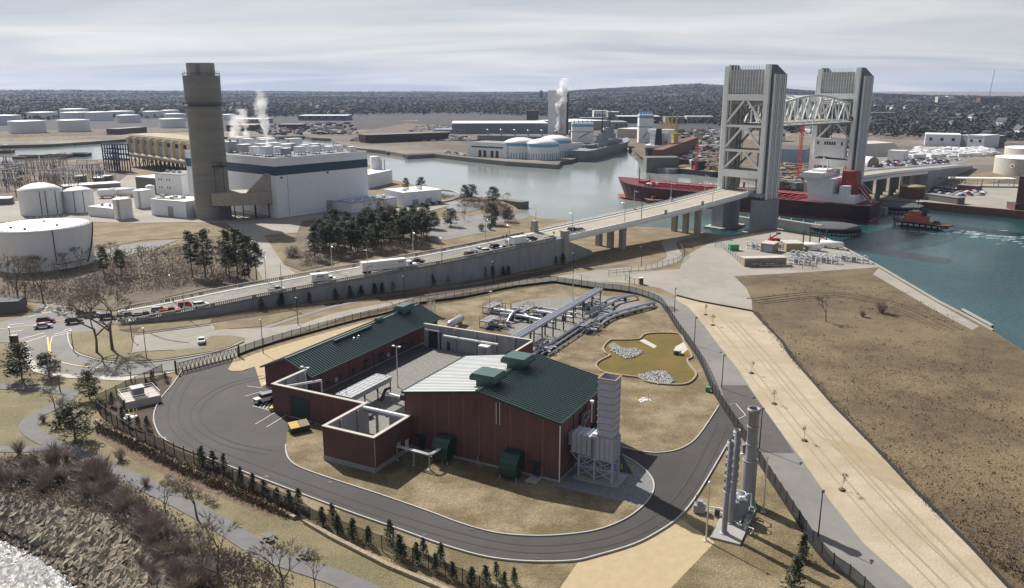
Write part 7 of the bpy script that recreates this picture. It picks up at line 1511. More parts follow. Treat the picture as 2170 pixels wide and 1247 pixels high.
m=MB();m.add([(xs+1.5,-3.2,9.6),(xs+4,-3.2,9.6),(xs+13,-3.2,18.5),(xs+10.5,-3.2,19.5),(xs+1.5,-.6,9.6),(xs+4,-.6,9.6),(xs+13,-.6,18.5),(xs+10.5,-.6,19.5)],[(0,1,2,3),(7,6,5,4),(0,4,5,1),(1,5,6,2),(2,6,7,3),(3,7,4,0)]);m.build('lifeboat','red_paint',t)
m=MB();[m.beam((xs+2.2,y,9),(xs+12.5,y,20.5),.35)for y in(-3.9,.2)];[m.beam((xs+2.2,y,9),(xs+2.2,y,13),.35)for y in(-3.9,.2)];m.beam((xs+2.2,-3.9,12.8),(xs+12.5,-3.9,22),.25);m.build('davit','white',t)
MB().box(xs+12,5,13.2,xs+17,9,18).build('deckhouse','white',t);MB().box(xs+10,-9.5,13.2,xs+17,-6.5,15.4).build('deckhouse','white',t)
m=MB();[m.box(xs+19.5,-11.3,z,xs+34,-10.51,z+.18)for z in(12.6,15.4,18.2)];[m.beam((xs+8+k,-11,14.2),(xs+8+k,-11,13.2),.12)for k in range(12)];m.beam((xs+8,-11,14.2),(xs+19,-11,14.2),.12);m.box(xs+9,-11.05,9.4,xs+14,-11.01,12.4).box(xs+15.5,-11.05,9.4,xs+18.5,-11.01,12.4);m.build('gallery','window_dark',t)
for q in range(10):MB().box(xs+38+q*11.5,-9+(q%3)*7,ZD,xs+39.6+q*11.5,-7.4+(q%3)*7,ZD+2.4).build('deck_locker','boot_red' if q%2 else 'white',t)
def tug(label,stern_px,bow_px,scale,hullm,housem):
 t,L_=ship('tug_boat',label,'tug',stern_px,bow_px,-3.5,'tug boats around the tanker');t.location.z=-3.5;B_=L_*.33
 m=MB();dk=hull(m,L_,B_,L_*.085,0,.3,.1,sheer=L_*.05,n=16);m.build('hull','hull_black',t);m=MB();deck_face(m,dk,-.1);m.build('deck','rust',t)
 m=MB();hull(m,L_*1.01,B_*1.03,.35,L_*.05,.3,.1,sheer=L_*.05,n=16);m.build('rubbing_strake',hullm,t)
 h0=L_*.085;m=MB();m.prism([(-L_*.1,-B_*.3),(L_*.24,-B_*.28),(L_*.3,0),(L_*.24,B_*.28),(-L_*.1,B_*.3)],h0,h0+L_*.11);h1=h0+L_*.11;de=m.build('deckhouse',housem,t)
 m=MB();m.prism([(-L_*.02,-B_*.22),(L_*.2,-B_*.2),(L_*.23,0),(L_*.2,B_*.2),(-L_*.02,B_*.22)],h1,h1+L_*.07);m.build('upper_deckhouse',housem,t);h2=h1+L_*.07
 m=MB();m.lathe([(L_*.055,h2),(L_*.06,h2+L_*.09),(0,h2+L_*.1)],10,L_*.1,0,False);w_=m.build('wheelhouse','white',t);m=MB();m.lathe([(L_*.0605,h2+L_*.035),(L_*.0625,h2+L_*.07)],10,L_*.1,0,False);m.build('window','window_dark',w_)
 m=MB();m.tube([(L_*.08,0,h2+L_*.1),(L_*.08,0,h2+L_*.26)],L_*.006,6);m.beam((L_*.08,-L_*.04,h2+L_*.2),(L_*.08,L_*.04,h2+L_*.2),L_*.008);m.build('mast','steel_dark',t)
 for s in(-1,1):MB().lathe([(L_*.02,h1),(L_*.018,h1+L_*.13),(0,h1+L_*.13)],10,-L_*.04,s*B_*.18).build('funnel','hull_black',t)
 MB().box(-L_*.3,-B_*.12,h0,-L_*.22,B_*.12,h0+L_*.05).build('winch','rust',t)
 m=MB();[m.tube([(x,s*B_*.51,h0*.3),(x,s*B_*.51,h0*.95)],L_*.015,8)for x in[L_*(-.35+.1*q)for q in range(7)]for s in(-1,1)];m.build('fender','tyre',t)
 return t
tug('black hulled tug with an orange red deckhouse leaving a foaming wake',(2014,489),(1890,474),1,'white','orange_hull')
tug('small dark tug with a white wheelhouse pushing the side of the tanker',(1392,434),(1363,420),1,'hull_grey','orange_hull')
mat('foam',(.50,.56,.57),(.03,.12,.13),.55,.6,contrast=.35)
rg=random.Random(4)
m=MB()
for k in range(85):
 u=rg.random();px=2012+u*190;py=489+u*26+rg.gauss(0,2.5+7*u);g=G(px,py,-3.46);s=rg.uniform(.5,2.2);an=rg.uniform(-.4,.4)
 m.add([(g[0]+s*2*math.cos(a_)*rg.uniform(.5,1),g[1]+s*.7*math.sin(a_)*rg.uniform(.5,1),-3.44+.0002*k)for a_ in[2*PI*q/7 for q in range(7)]],[tuple(range(7))])
for k in range(60):
 u=rg.random();px=1905+u*110;py=489+u*8+rg.gauss(0,1.5);g=G(px,py,-3.46);s=rg.uniform(.4,1.2)
 m.add([(g[0]+s*2*math.cos(a_)*rg.uniform(.5,1),g[1]+s*.6*math.sin(a_)*rg.uniform(.5,1),-3.42+.0002*k)for a_ in[2*PI*q/7 for q in range(7)]],[tuple(range(7))])
struct(m.build('foam','foam'),'stuff')
# ------------------------------------------------------------------ RIGHT BANK
for k,(px,py,r,h,lab)in enumerate([(2180,375,25,13,'pale green grey tank with a round emblem at the right edge'),(2200,352,28,14,'pale flat tank behind the round emblem tank at the right edge')]):
 t=rtank(px,py,r,h,lab,.5,'concrete_light','pale tanks at the right edge')
 if k==0:
  dirv=Vector((-t.location.x,-t.location.y)).normalized();a=math.atan2(dirv.y,dirv.x)-R(28)
  m=MB();ps=[(math.cos(q)*1.9,math.sin(q)*1.9)for q in[2*PI*i/20 for i in range(20)]]
  m.add([((r+.08)*math.cos(a+u/r),(r+.08)*math.sin(a+u/r),7.5+v)for u,v in ps],[tuple(range(20))]);m.build('emblem','white',t)
  m=MB();m.add([((r+.12)*math.cos(a+u/r),(r+.12)*math.sin(a+u/r),7.5+v)for u,v in((-.9,-.8),(.9,-.8),(0,1.1))],[(0,1,2)]);m.build('emblem_mark','steel_dark',t)
t=block('brick_tower','dark red brick building cut off by the right edge of the picture','building',(2150,446),(2190,450),18.5,18,'red_brick','dark_roof');block('brick_annex','low dark red annex in front of the brick building at the right edge','building',(2132,442),(2150,447),3.5,10,'red_brick','dark_roof')
t=block('storage_building','long white two storey storage building with a red sign on the right','building',(1959,309),(2034,311),13,40,'white_metal','roof_white');windows(t,t['w']*.95,0,6,9.5,3,.28)
t=block('storage_building','right white wing of the storage building carrying the red sign','building',(2048,312),(2084,314),13.5,36,'white_metal','roof_white')
textm('SELF STORAGE',2.2,'letter_red',t,(t['w']/2,-.2,11),(PI/2,0,0));windows(t,t['w'],0,6,9,2,.3)
block('storage_building','dark panelled middle link between the two white storage wings','building',(2034,311),(2048,312),12,38,'roof_grey','roof_grey');block('storage_building','grey brick wing at the right end of the storage building','building',(2084,312),(2128,310),12,30,'concrete_stained','roof_white')
t=thing('round_shed','low round rusty shed with an orange roof on the far quay','shed',(*G(1931,422)[:2],0));c=Vector(G(1931,422)[:2]);c+=c.normalized()*7;t.location=(c.x,c.y,0);MB().lathe([(7.2,0),(7.2,7)],28).build('wall','rust',t);MB().lathe([(7.6,7),(7.4,7.4),(0,7.6)],28).build('roof','tan',t)
block('quay_shed','long low dark shed on the far quay in front of the parked cars','building',(1960,424),(2028,434),3.6,6,'concrete_stained','roof_grey')
block('quay_shed','small brick hut between the parked car rows on the right bank','building',(2027,404),(2070,408),3.6,7,'red_brick','roof_grey')
t=thing('canopy','long pale flat canopy on thin posts on the right bank','canopy',(*G(2010,396)[:2],0),R(-6));MB().box(0,0,5.4,44,9,5.9).build('roof','roof_white',t);m=MB();[m.beam((x,y,0),(x,y,5.4),.35)for x in(1,11,22,33,43)for y in(1,8)];m.build('post','concrete',t)
mb=MB();strip3(mb,GP([(1955,431),(2170,451),(2300,463)]),2,-4,.9);tag(mb.build('quay_rail','rust'),'rusty quay edge and rail along the right bank water line','quay')
block('blue_shed','large blue grey arched shed between the two lift towers','building',(1652,352),(1706,354),14,60,'blue_roof','dark_roof')
t=rtank(1712,346,12,13,'round rusty brown tank beside the blue grey shed',.6,'rust','tanks in the scrap yard',roofm='dark_roof')
t=thing('salt_pile','big white covered salt mound right of the far lift tower','mound',(*G(1870,332)[:2],0),R(5));m=MB()
m.add([(-26,0,0),(26,0,0),(24,50,0),(-24,50,0),(-20,4,12),(14,6,13),(12,40,13),(-18,40,12)],[(0,1,5,4),(1,2,6,5),(2,3,7,6),(3,0,4,7),(4,5,6,7)]);m.build('cover','concrete_light',t)
t=thing('arched_shed','round topped tan storage shed beside the crowded vehicle lot','shed',(*G(1850,354)[:2],0),R(20));m=MB();m.tube([(0,0,2),(0,22,2)],6.5,20);m.build('vault','roof_white',t);MB().tube([(0,-.1,2),(0,-.05,2)],6.4,20).build('end_wall','tan',t)
block('white_house','white two storey house above the far bridge approach','building',(1880,340),(1914,342),9,12,'white','roof_white')
for k,(px0,px1,py,h,d,wm,rm,lab)in enumerate([(1116,1141,255,20,14,'rust','tan','orange brown office tower beyond the far warehouses'),(1232,1280,262,10,40,'dark_roof','roof_grey','low dark flat building left of the white flats'),(1258,1288,256,20,30,'white','roof_white','white multi storey flats left block beyond the shipyard'),(1288,1312,258,19,30,'concrete','roof_white','pale multi storey flats right block beyond the shipyard'),(1310,1400,262,13,50,'window_dark','roof_white','long dark glass building beyond the shipyard'),(1275,1330,274,11,70,'roof_grey','roof_grey','grey roofed shed beside the cream shed'),(1410,1450,262,12,30,'concrete','roof_grey','pale row of flats behind the yellow cranes'),(1455,1512,262,13,30,'concrete','roof_white','row of pale town houses left of the near lift tower'),(1180,1245,222,12,40,'dark_roof','roof_white','white roofed school building in the far wood'),(632,735,256,10,60,'roof_grey','roof_white','long pale blue roofed warehouse beyond the river'),(500,560,262,8,60,'concrete','roof_white','flat white roofed warehouse right of the concrete stack'),(480,540,278,9,50,'dark_roof','tan','tan roofed warehouse behind the steam'),(590,640,275,8,30,'red_brick','roof_grey','dark red depot beyond the river'),(920,985,284,6,30,'blue_roof','blue_roof','low blue grey shed beside the parked boats'),(1840,1900,252,9,30,'concrete','roof_grey','low grey building in the right town'),(1985,2006,232,26,18,'concrete_light','roof_white','pale apartment tower among the right hand trees'),(2006,2020,231,27,18,'white','roof_white','brighter white apartment tower among the right hand trees'),(2075,2120,230,20,25,'rust','dark_roof','dark brown apartment block near the right horizon'),(1640,1664,300,14,18,'white','roof_grey','white house block seen between the two lift towers')]):
 z=0;t=block('distant_building',lab,'building',(px0,py),(px1,py),h,d,wm,rm,'distant buildings')
 q=G(px0,py);
 if q[1]>1350:t.location.z=max(0,hill_z(q[0],q[1])-1)
 n=6 if(px1-px0)>26 else 3
 if wm not in('window_dark','rust'):windows(t,t['w'],0,h*.45,h*.7,n,.45)
for k,(px,py,ty)in enumerate([(2097,206,149)]):
 r0=3500;rr_=ray(px,200);x,y=rr_[0]*r0,rr_[1]*r0;zb=hill_z(x,y);zt=CAM_H+y*((-SP+(623.5-ty)/FPX*CP)/(CP+(623.5-ty)/FPX*SP))
 t=thing('radio_mast','very tall thin radio mast on the right horizon','mast',(x,y,zb));MB().tube([(0,0,0),(7,0,zt-zb)],.9,6).build('mast','steel_dark',t)
x,y=ray(1147,200)[0]*4200,ray(1147,200)[1]*4200;t=thing('hill_tower','lone dark apartment tower breaking the horizon left of the steam plume','building',(x,y,hill_z(x,y)));MB().box(-8,-6,-3,8,6,38).build('wall','dark_roof',t);MB().box(-4,-3,38,4,3,42).build('roof_house','dark_roof',t)
# small houses in the woods
hs=thing('house','small pale house half hidden in the bare woods of the far shore','house',(0,3000,-60),0,'small houses scattered through the far woods')
MB().box(-6,-4,0,6,4,6).build('wall','white',hs);m=MB();m.add([(-6.5,-4.6,6),(6.5,-4.6,6),(6.5,4.6,6),(-6.5,4.6,6),(-6.5,0,10),(6.5,0,10)],[(0,1,5,4),(2,3,4,5),(1,2,5),(3,0,4),(3,2,1,0)]);m.build('roof','dark_roof',hs)
rg=random.Random(21);c=0;hs0=hs
while c<85:
 px=rg.choice([rg.uniform(20,1500),rg.uniform(1640,2300),rg.uniform(1640,2300)]);r=rg.uniform(1250,4200)if px>1600 else rg.uniform(2000,4500)
 q=ray(px,210);d_=math.hypot(q[0],q[1]);x,y=q[0]/d_*r,q[1]/d_*r;z=hill_z(x,y)if r>1300 else 0
 if c==0:hs.location=(x,y,z+1);hs.rotation_euler=(0,0,rg.uniform(0,3))
 else:dup(hs0,(x,y,z+1.5),rg.uniform(0,3),scale=rg.uniform(.7,1.5))
 c+=1
# crowded vehicle lots
def lowcar(name,m,sz,label,cat,group):
 b=MB();L_,W2,H_=sz;b.box(-L_/2,-W2/2,.4,L_/2,W2/2,H_*.6).box(-L_*.28,-W2*.42,H_*.6,L_*.25,W2*.42,H_);o=b.build(name,m);return tag(o,label,cat,group)
def fill(quad,n,seed,label,group,rows,sc=1.0):
 rg=random.Random(seed);protos=[lowcar('parked_car',mm,(4.6,1.9,1.5),label,'car',group)for mm in('car_white','car_silver','car_black','car_dark_grey','car_navy_blue','car_white','car_maroon')]
 a,b,c_,d_=[Vector(G(*p)[:2])for p in quad];k=0;used=set();rowdir=(b-a).normalized();an=math.atan2(rowdir.y,rowdir.x)+PI/2;cols=int((b-a).length/2.8)
 while k<n:
  i,j=rg.randrange(rows),rg.randrange(cols)
  if(i,j)in used:
   if len(used)>=rows*cols:break
   continue
  used.add((i,j));v=(i+.5)/rows;u=(j+.5)/cols;p=a.lerp(b,u).lerp(d_.lerp(c_,u),v);pr_=rg.choice(protos)
  if 'used' not in pr_:pr_['used']=1;o=pr_
  else:o=pr_.copy();COL.objects.link(o)
  o.location=(p.x,p.y,.1);o.rotation_euler=(0,0,an+rg.uniform(-.05,.05));k+=1
 for q in protos:
  if 'used' not in q:bpy.data.objects.remove(q)
fill([(1835,357),(1990,356),(2040,340),(1900,336)],110,3,'small parked car in the crowded lot behind the far bridge approach','cars in the crowded lot behind the far approach',7)
fill([(1965,412),(2035,420),(2030,404),(1980,398)],22,4,'parked car on the far quay behind the low dark shed','cars on the far quay behind the shed',3)
fill([(2036,418),(2095,416),(2080,404),(2030,410)],14,6,'parked car on the far quay right of the brick hut','cars on the far quay by the brick hut',3)
fill([(940,326),(990,332),(985,327),(940,322)],12,8,'parked car on the quay left of the white warehouse','cars on the quay left of the warehouse',2)
fill([(895,440),(935,434),(925,425),(890,430)],10,9,'parked car in the small lot beyond the pines','cars in the lot beyond the pines',2)
def clutter(name,polys,n,seed,mats,smin,smax,hmax,label=None):
 rg=random.Random(seed);per={mm:MB()for mm in mats}
 for k in range(n):
  a,b,c_,d_=[Vector(G(*p)[:2])for p in rg.choice(polys)];u,v=rg.random(),rg.random();p=a.lerp(b,u).lerp(d_.lerp(c_,u),v);mm=rg.choice(mats);s=rg.uniform(smin,smax);h=rg.uniform(.3,1)*hmax;an=rg.random()*3;ca,sa=math.cos(an),math.sin(an)
  per[mm].prism([(p.x+ca*x-sa*y,p.y+sa*x+ca*y)for x,y in((-s,-s*.4),(s,-s*.4),(s*rg.uniform(.6,1),s*.4),(-s,s*.4))],0,h)
 for mm,b in per.items():b.v and struct(b.build(name,mm),'stuff')
clutter('parked_vehicles',[[(860,284),(1140,270),(1120,262),(880,266)],[(740,300),(1000,300),(990,290),(760,288)],[(1260,302),(1310,300),(1300,292),(1262,294)]],900,31,['car_white','car_dark_grey','car_silver'],2.2,3.5,2.2)
clutter('scrap_heap',[[(1640,396),(1722,404),(1715,356),(1645,352)],[(1500,362),(1540,366),(1540,330),(1490,330)]],900,32,['rust','tan','stack_grey','concrete_stained','red_shrub'],1.0,4.2,4.5)
clutter('boat_yard',[[(1920,338),(2110,330),(2100,318),(1940,318)]],260,33,['white','white'],3,7,4)
clutter('shipyard_clutter',[[(1400,348),(1530,352),(1520,312),(1440,306)],[(1420,310),(1520,310),(1520,275),(1400,280)],[(550,287),(760,285),(740,262),(540,268)],[(1000,306),(1190,306),(1180,300),(1010,300)]],800,34,['dark_roof','concrete','rust','white','roof_grey'],2,6,5)
patch('shipyard_ground',[(1380,350),(1500,360),(1560,366),(1720,400),(1760,350),(1700,320),(1560,290),(1400,285),(1250,300),(1320,303)],'brush_ground',.1)
patch('boatyard_ground',[(740,306),(1000,310),(1080,290),(1000,270),(860,262),(760,280)],'brush_ground',.1)
patch('lot',[(1820,362),(1990,360),(2060,340),(2050,325),(1830,325)],'asphalt_old',.12)
patch('quay_yard',[(1940,428),(2170,448),(2400,470),(2400,395),(2100,390),(1960,396)],'gravel_yard',.12)
patch('bank_grass',[(2030,372),(2120,362),(2140,380),(2080,392),(2030,386)],'dry_grass',.14)
# gas yard by the channel
for k,(a,b,h,dpt,lab)in enumerate([((1611,534),(1638,537),3.4,7,'tan hut with a grey front panel in the small gas yard'),((1666,534),(1702,534),3.2,8,'longer tan hut with a pale roof in the small gas yard'),((1577,566),(1666,564),3.0,4,'long low tan equipment shelter at the front of the small gas yard')]):
 t=block('equipment_hut',lab,'hut',a,b,h,dpt,'tan','concrete_light','tan huts in the small gas yard');w=t['w']
 if k==0:MB().box(w*.3,-.1,.1,w*.9,-.01,3).build('panel','blue_roof',t)
 if k==2:m=MB();[m.tube([(x,-.9,1.2),(x+3.5,-.9,1.2)],.25,6)for x in(3,8)];m.tube([(5,-1.3,.6),(w+2,-1.3,.6)],.2,6);m.build('pipe','silver',t)
for k,(px,py,L_)in enumerate([(1722,531,8),(1762,527,10)]):
 t=thing('gas_vessel',f'white horizontal gas vessel on saddles, {"left" if k == 0 else "right"} of two by the channel','tank',G(px,py),R(-40),'gas vessels by the channel');m=MB();m.tube([(-L_/2,0,2),(-L_/2+.6,0,2),(L_/2-.6,0,2),(L_/2,0,2)],[.5,1.3,1.3,.5],14);m.build('shell','white',t);m=MB();[m.box(x-.3,-.9,0,x+.3,.9,1)for x in(-2.5,2.5)];m.build('saddle','concrete',t)
 for q in(-1.2,1.6):m=MB();m.tube([(-L_/2+q,2.5,0),(-L_/2+q,2.5,7.5)],.28,8);m.build('vent_stack','steel_dark',t)
gy=random.Random(2)
for k,(px,py)in enumerate([(1728,552),(1748,557),(1790,553),(1812,556),(1693,548),(1600,528),(1655,528),(1690,560)]):
 t=thing('gas_pipework',f'white bent process pipes in the small gas yard, {ORD[k]} cluster','pipes',G(px,py),R(-38),'pipe clusters in the small gas yard');m=MB()
 for q in range(4):x=-3+q*2;m.tube([(x,-1.5,.3),(x,-1.5,2.6),(x+.6,0,3.0),(x+1.2,1.6,2.4),(x+1.2,1.6,.3)],.24,8)
 m.build('pipe','white_metal',t);m=MB();m.tube([(-4,0,1.2),(5,0,1.2)],.35,8);m.box(-1,-.6,.4,.6,.6,2.0);m.build('header','grey_steel',t)
t=thing('green_container','bright green box container at the left end of the small gas yard','container',G(1554,531),R(10));MB().box(-1.9,-1.2,0,1.9,1.2,2.4).build('body','green_box',t);MB().box(-2,-1.3,2.4,2,1.3,2.55).build('lid','green_box',t)
t=thing('scissor_lift','red work platform parked behind the huts of the small gas yard','work platform',G(1640,512),R(10));MB().box(-2.4,-1,.3,2.4,1,1.4).build('chassis','red_paint',t);m=MB();m.beam((-2,0,1.4),(1.8,0,3.4),.5).beam((-2,0,3.2),(-2,0,1.4),.3).box(1.2,-.8,3.2,2.6,.8,4);m.build('boom','rust',t);m=MB();[m.tube([(x,s*.8,.45),(x,s*1.1,.45)],.45,10)for x in(-1.6,1.6)for s in(-1,1)];m.build('wheel','tyre',t)
t=thing('portable_toilet','dark red portable toilet on the gravel beside the short fence','toilet',G(1358,603),R(10));MB().box(-.65,-.65,0,.65,.65,2.2).build('cabin','tanker_red',t);MB().box(-.7,-.7,2.2,.7,.7,2.45).build('roof','white',t);MB().box(-.4,-.69,.15,.4,-.66,2.0).build('door','rust',t)
# picnic tables
def picnic(px,py,label):
 t=thing('picnic_table',label,'picnic table',G(px,py),R(20),'round picnic tables in the park');MB().lathe([(0,.78),(.75,.78),(.75,.72),(0,.7)],12,smooth=False).build('tabletop','table_grey',t);MB().tube([(0,0,0),(0,0,.72)],.1,8).build('pedestal','steel_dark',t)
 for k in range(4):a=PI/2*k+.4;m=MB();m.box(-.55,-.16,.42,.55,.16,.47);o=m.build('seat','table_grey',t,(1.15*math.cos(a),1.15*math.sin(a),0),a+PI/2);m=MB();m.beam((0,0,.2),(1.15*math.cos(a),1.15*math.sin(a),.42),.07).beam((1.15*math.cos(a),1.15*math.sin(a),0),(1.15*math.cos(a),1.15*math.sin(a),.42),.06);m.build('leg','steel_dark',t)
picnic(568,1144,'grey round picnic table beside the trail, farther from the viewer');picnic(645,1180,'grey round picnic table beside the trail, nearer the viewer')
# ------------------------------------------------------------------ VEGETATION
def leafy(mb,c,r,n,rg,size,flat=.6):
 for _ in range(n):
  v=Vector((rg.gauss(0,1),rg.gauss(0,1),rg.gauss(0,1)));v.normalize();p=Vector(c)+Vector((v.x*r,v.y*r,v.z*r*flat))*rg.uniform(.35,1)
  a=Vector((rg.uniform(-1,1),rg.uniform(-1,1),rg.uniform(-.5,.5)))*size;b=Vector((rg.uniform(-1,1),rg.uniform(-1,1),rg.uniform(-.7,.7)))*size
  mb.add([p,p+a,p+b],[(0,1,2)])
def pine_meshes(seed,h,cr,lo=.35,nb=70,sz=.55):
 rg=random.Random(seed);tr=MB();tr.tube([(0,0,0),(.1,.05,h*.5),(0,.1,h*.97)],[h*.016+.05,h*.011,.03],6)
 cw=MB()
 for k in range(nb):
  f=lo+(1-lo)*(k+rg.random())/nb;z=h*f;q=(f-lo)/(1-lo);rad=cr*(.35+.65*math.sin(PI*min(1,.18+q*.82)))*rg.uniform(.55,1.12);a=rg.random()*2*PI
  x,y=rad*math.cos(a),rad*math.sin(a);tr.tube([(0,0,z-.3),(x*.6,y*.6,z)],[.07,.03],3,False)
  leafy(cw,(x*.75,y*.75,z+.1),cr*.36,34,rg,sz,.45)
 return tr,cw
def sap_meshes(seed,h,r):
 rg=random.Random(seed);tr=MB();tr.tube([(0,0,0),(0,0,h*.5)],.06,5);cw=MB()
 for k in range(13):
  f=.12+.84*k/12;leafy(cw,(rg.gauss(0,r*.08),rg.gauss(0,r*.08),h*f),r*(1.06-f)*1.1+.1,58,rg,.27,.75)
 return tr,cw
def bare_meshes(seed,h,spread,depth=4,twig=True,trunk=True):
 rg=random.Random(seed);mb=MB();tw=MB()
 def grow(p,d,L_,r,lv):
  q=p+d*L_*.5+Vector((rg.uniform(-1,1),rg.uniform(-1,1),0))*L_*.05;e=p+d*L_
  mb.tube([p,q,e],[r,r*.8,r*.6],5 if lv<2 else 3,False)
  if lv>=depth:
   for _ in range(10):
    v=(d+Vector((rg.gauss(0,.6),rg.gauss(0,.6),rg.gauss(.15,.4)))).normalized()*L_*rg.uniform(.5,1.1);s=Vector((rg.uniform(-1,1),rg.uniform(-1,1),rg.uniform(-1,1))).normalized()*.042
    b=p.lerp(e,rg.uniform(.3,1));tw.add([b-s,b+s,b+v],[(0,1,2)])
   return
  for k in range(rg.choice([2,3,3])):
   nd=(d+Vector((rg.gauss(0,1),rg.gauss(0,1),rg.gauss(.1,.4)))*spread).normalized();grow(p.lerp(e,rg.uniform(.55,1)),nd,L_*rg.uniform(.62,.82),r*.58,lv+1)
 grow(Vector((0,0,0)),Vector((rg.uniform(-.08,.08),rg.uniform(-.08,.08),1)).normalized(),h*.34,h*.018+.03,0);return mb,tw
def bush_meshes(seed,h,r,n=150):
 rg=random.Random(seed);tw=MB();st=MB()
 for k in range(n):
  a=rg.random()*2*PI;d=Vector((math.cos(a)*rg.uniform(.1,1)*r,math.sin(a)*rg.uniform(.1,1)*r,h*rg.uniform(.5,1)));b=Vector((d.x*.15,d.y*.15,0));s=Vector((-math.sin(a),math.cos(a),0))*.035
  m_=b.lerp(b+d,.55);tw.add([b-s,b+s,m_+s*.7,m_-s*.7],[(0,1,2,3)])
  for _ in range(4):
   v=(d*.45+Vector((rg.gauss(0,.3),rg.gauss(0,.3),rg.gauss(0,.2)))*h*.5);tw.add([m_-s*.7,m_+s*.7,m_+v],[(0,1,2)])
 st.tube([(0,0,0),(0,0,h*.3)],[.08,.04],4);return st,tw
def plant_proto(name,label,cat,parts,group):
 t=thing(name,label,cat,(0,0,0),0,group)
 for nm,mb_,mt in parts:mb_.build(nm,mt,t)
 return t
FIRST={}
def plant(key,protos,x,y,h,rg,label=None,z=0.0,wide=1.0):
 """protos: list of (thing, native height); the first use of a prototype moves the prototype itself"""
 t,nh=rg.choice(protos);s=h/nh;w=s*rg.uniform(.85,1.15)*wide
 if t.name not in FIRST:FIRST[t.name]=1;t.location=(x,y,z);t.rotation_euler=(0,0,rg.uniform(0,6));t.scale=(w,w,s);label and t.__setitem__('label',label);return t
 return dup(t,(x,y,z),rg.uniform(0,6),label,scale=(w,w,s))
rg=random.Random(12)
PINE=[]
for i in range(3):
 a,b=pine_meshes(30+i,16,3.4,(.34,.42,.28)[i],62,.62);PINE.append((plant_proto('pine_tree','tall dark pine in the grove between the power plant and the bridge ramp','tree',[('trunk',a,'bark'),('crown',b,'needles')],'pines in the grove by the ramp'),16))
BPINE=[]
for i in range(2):
 a,b=pine_meshes(50+i,7,3.0,.16,64,.42);BPINE.append((plant_proto('pine_tree','x','tree',[('trunk',a,'bark'),('crown',b,'needles')],'broad dark pines in the park'),7))
k=0
grove=[(668+i*18.2+rg.uniform(-5,5),549-i*2.7+rg.uniform(-5,6))for i in range(14)]+[(664+i*21+rg.uniform(-6,6),526-i*2.4+rg.uniform(-5,5))for i in range(12)]+[(690+i*24+rg.uniform(-8,8),505-i*2.6+rg.uniform(-4,4))for i in range(10)]+[(680+i*13+rg.uniform(-7,7),538-i*1.9+rg.uniform(-14,6))for i in range(18)]
for px,py in grove:g=G(px,py);plant('p',PINE,g[0],g[1],rg.uniform(9.5,13.5),rg,wide=1.3)
for i,(px,py,ty)in enumerate([(222,592,525),(258,588,530),(408,588,492),(436,590,488),(480,585,490),(505,594,486),(528,590,500),(545,600,515),(488,600,520),(520,606,530)]):
 g=G(px,py);plant('p',PINE,g[0],g[1],HT(g,ty),rg,f'tall dark pine left of the grove, {ORD[i]} from the big flat tank')
for px,py,ty,lab in[(47,806,735,'broad dark pine at the left edge below the junction'),(104,800,752,'smaller dark pine right of the broad one below the junction'),(190,846,792,'dark pine by the corner of the black fence'),(160,935,860,'largest broad dark pine beside the bend of the trail')]:
 g=G(px,py);plant('b',BPINE,g[0],g[1],HT(g,ty)*1.05,rg,lab,wide=1.15)
for i,(px,py,ty)in enumerate([(860,400,378),(893,408,377),(985,424,393),(1000,424,392),(1045,432,397),(955,480,443),(920,486,450),(1042,476,432),(1076,470,440)]):
 g=G(px,py);plant('b',BPINE,g[0],g[1],HT(g,ty),rg,f'dark pine on the river point, {ORD[i]} from the power plant side')
SAP=[]
for i in range(3):
 a,b=sap_meshes(70+i,3.2,1.05);SAP.append((plant_proto('evergreen_sapling','x','tree',[('trunk',a,'bark'),('crown',b,'needles_small')],'small evergreens planted along the fence'),3.2))
row=[(429,988),(453,990),(476,1001),(510,1030),(536,1042),(561,1051),(588,1068),(615,1081),(633,1077),(684,1114),(705,1106),(716,1128),(747,1141),(781,1155),(827,1150),(849,1184),(884,1196),(898,1176),(922,1213),(934,1193),(960,1231),(999,1244),(1030,1238),(1052,1226),(1068,1243),(1090,1240)]
for i,(px,py)in enumerate(row):g=G(px,py);plant('s',SAP,g[0],g[1],rg.uniform(2.7,3.9)*(.7 if i>22 else 1),rg,f'small evergreen in the row below the drive, {ORD[i]} from the left')
for i,(px,py)in enumerate([(238,862),(264,868),(260,892),(293,908),(313,912),(352,809),(323,811),(311,820),(275,905),(225,875)]):g=G(px,py);plant('s',SAP,g[0],g[1],rg.uniform(2,3.2),rg,f'small evergreen round the white vault, number {i + 1} in that bed')
foot=[(557,655),(599,647),(658,641),(713,634),(744,630),(768,626),(796,622),(811,620),(833,616),(918,605),(948,600),(992,593),(1028,588),(1045,586),(1067,583),(1078,581),(1177,560),(1193,558)]
for i,(px,py)in enumerate(foot):g=G(px,py);plant('s',SAP,g[0],g[1]-1,rg.uniform(3.2,4.4),rg,f'small evergreen against the retaining wall, {ORD[i]} from the left')
g=G(1700,1188);plant('s',SAP,g[0],g[1],4.2,rg,'upper brownish evergreen inside the black fence at bottom right');g=G(1682,1250);plant('s',SAP,g[0],g[1],5,rg,'lower brownish evergreen at the bottom edge inside the fence')
for i,(px,py)in enumerate([(1020,490),(1038,488),(1046,480)]):g=G(px,py);c=MB();leafy(c,(0,0,1.9),1.6,900,rg,.35,1.2);t=thing('clipped_evergreen',f'round clipped evergreen by the path loop, {ORD[i]} from the left','bush',g,0,'round clipped evergreens');c.build('crown','needles_small',t);MB().tube([(0,0,0),(0,0,1)],.1,5).build('stem','bark',t)
g=G(620,545);c=MB();leafy(c,(0,0,2.2),3.4,2200,rg,.4,.8);t=thing('round_shrub','large round brown shrub beside the plant driveway','bush',g);c.build('crown','twigs_red',t);MB().tube([(0,0,0),(0,0,1)],.1,5).build('stem','bark',t)
BARE=[]
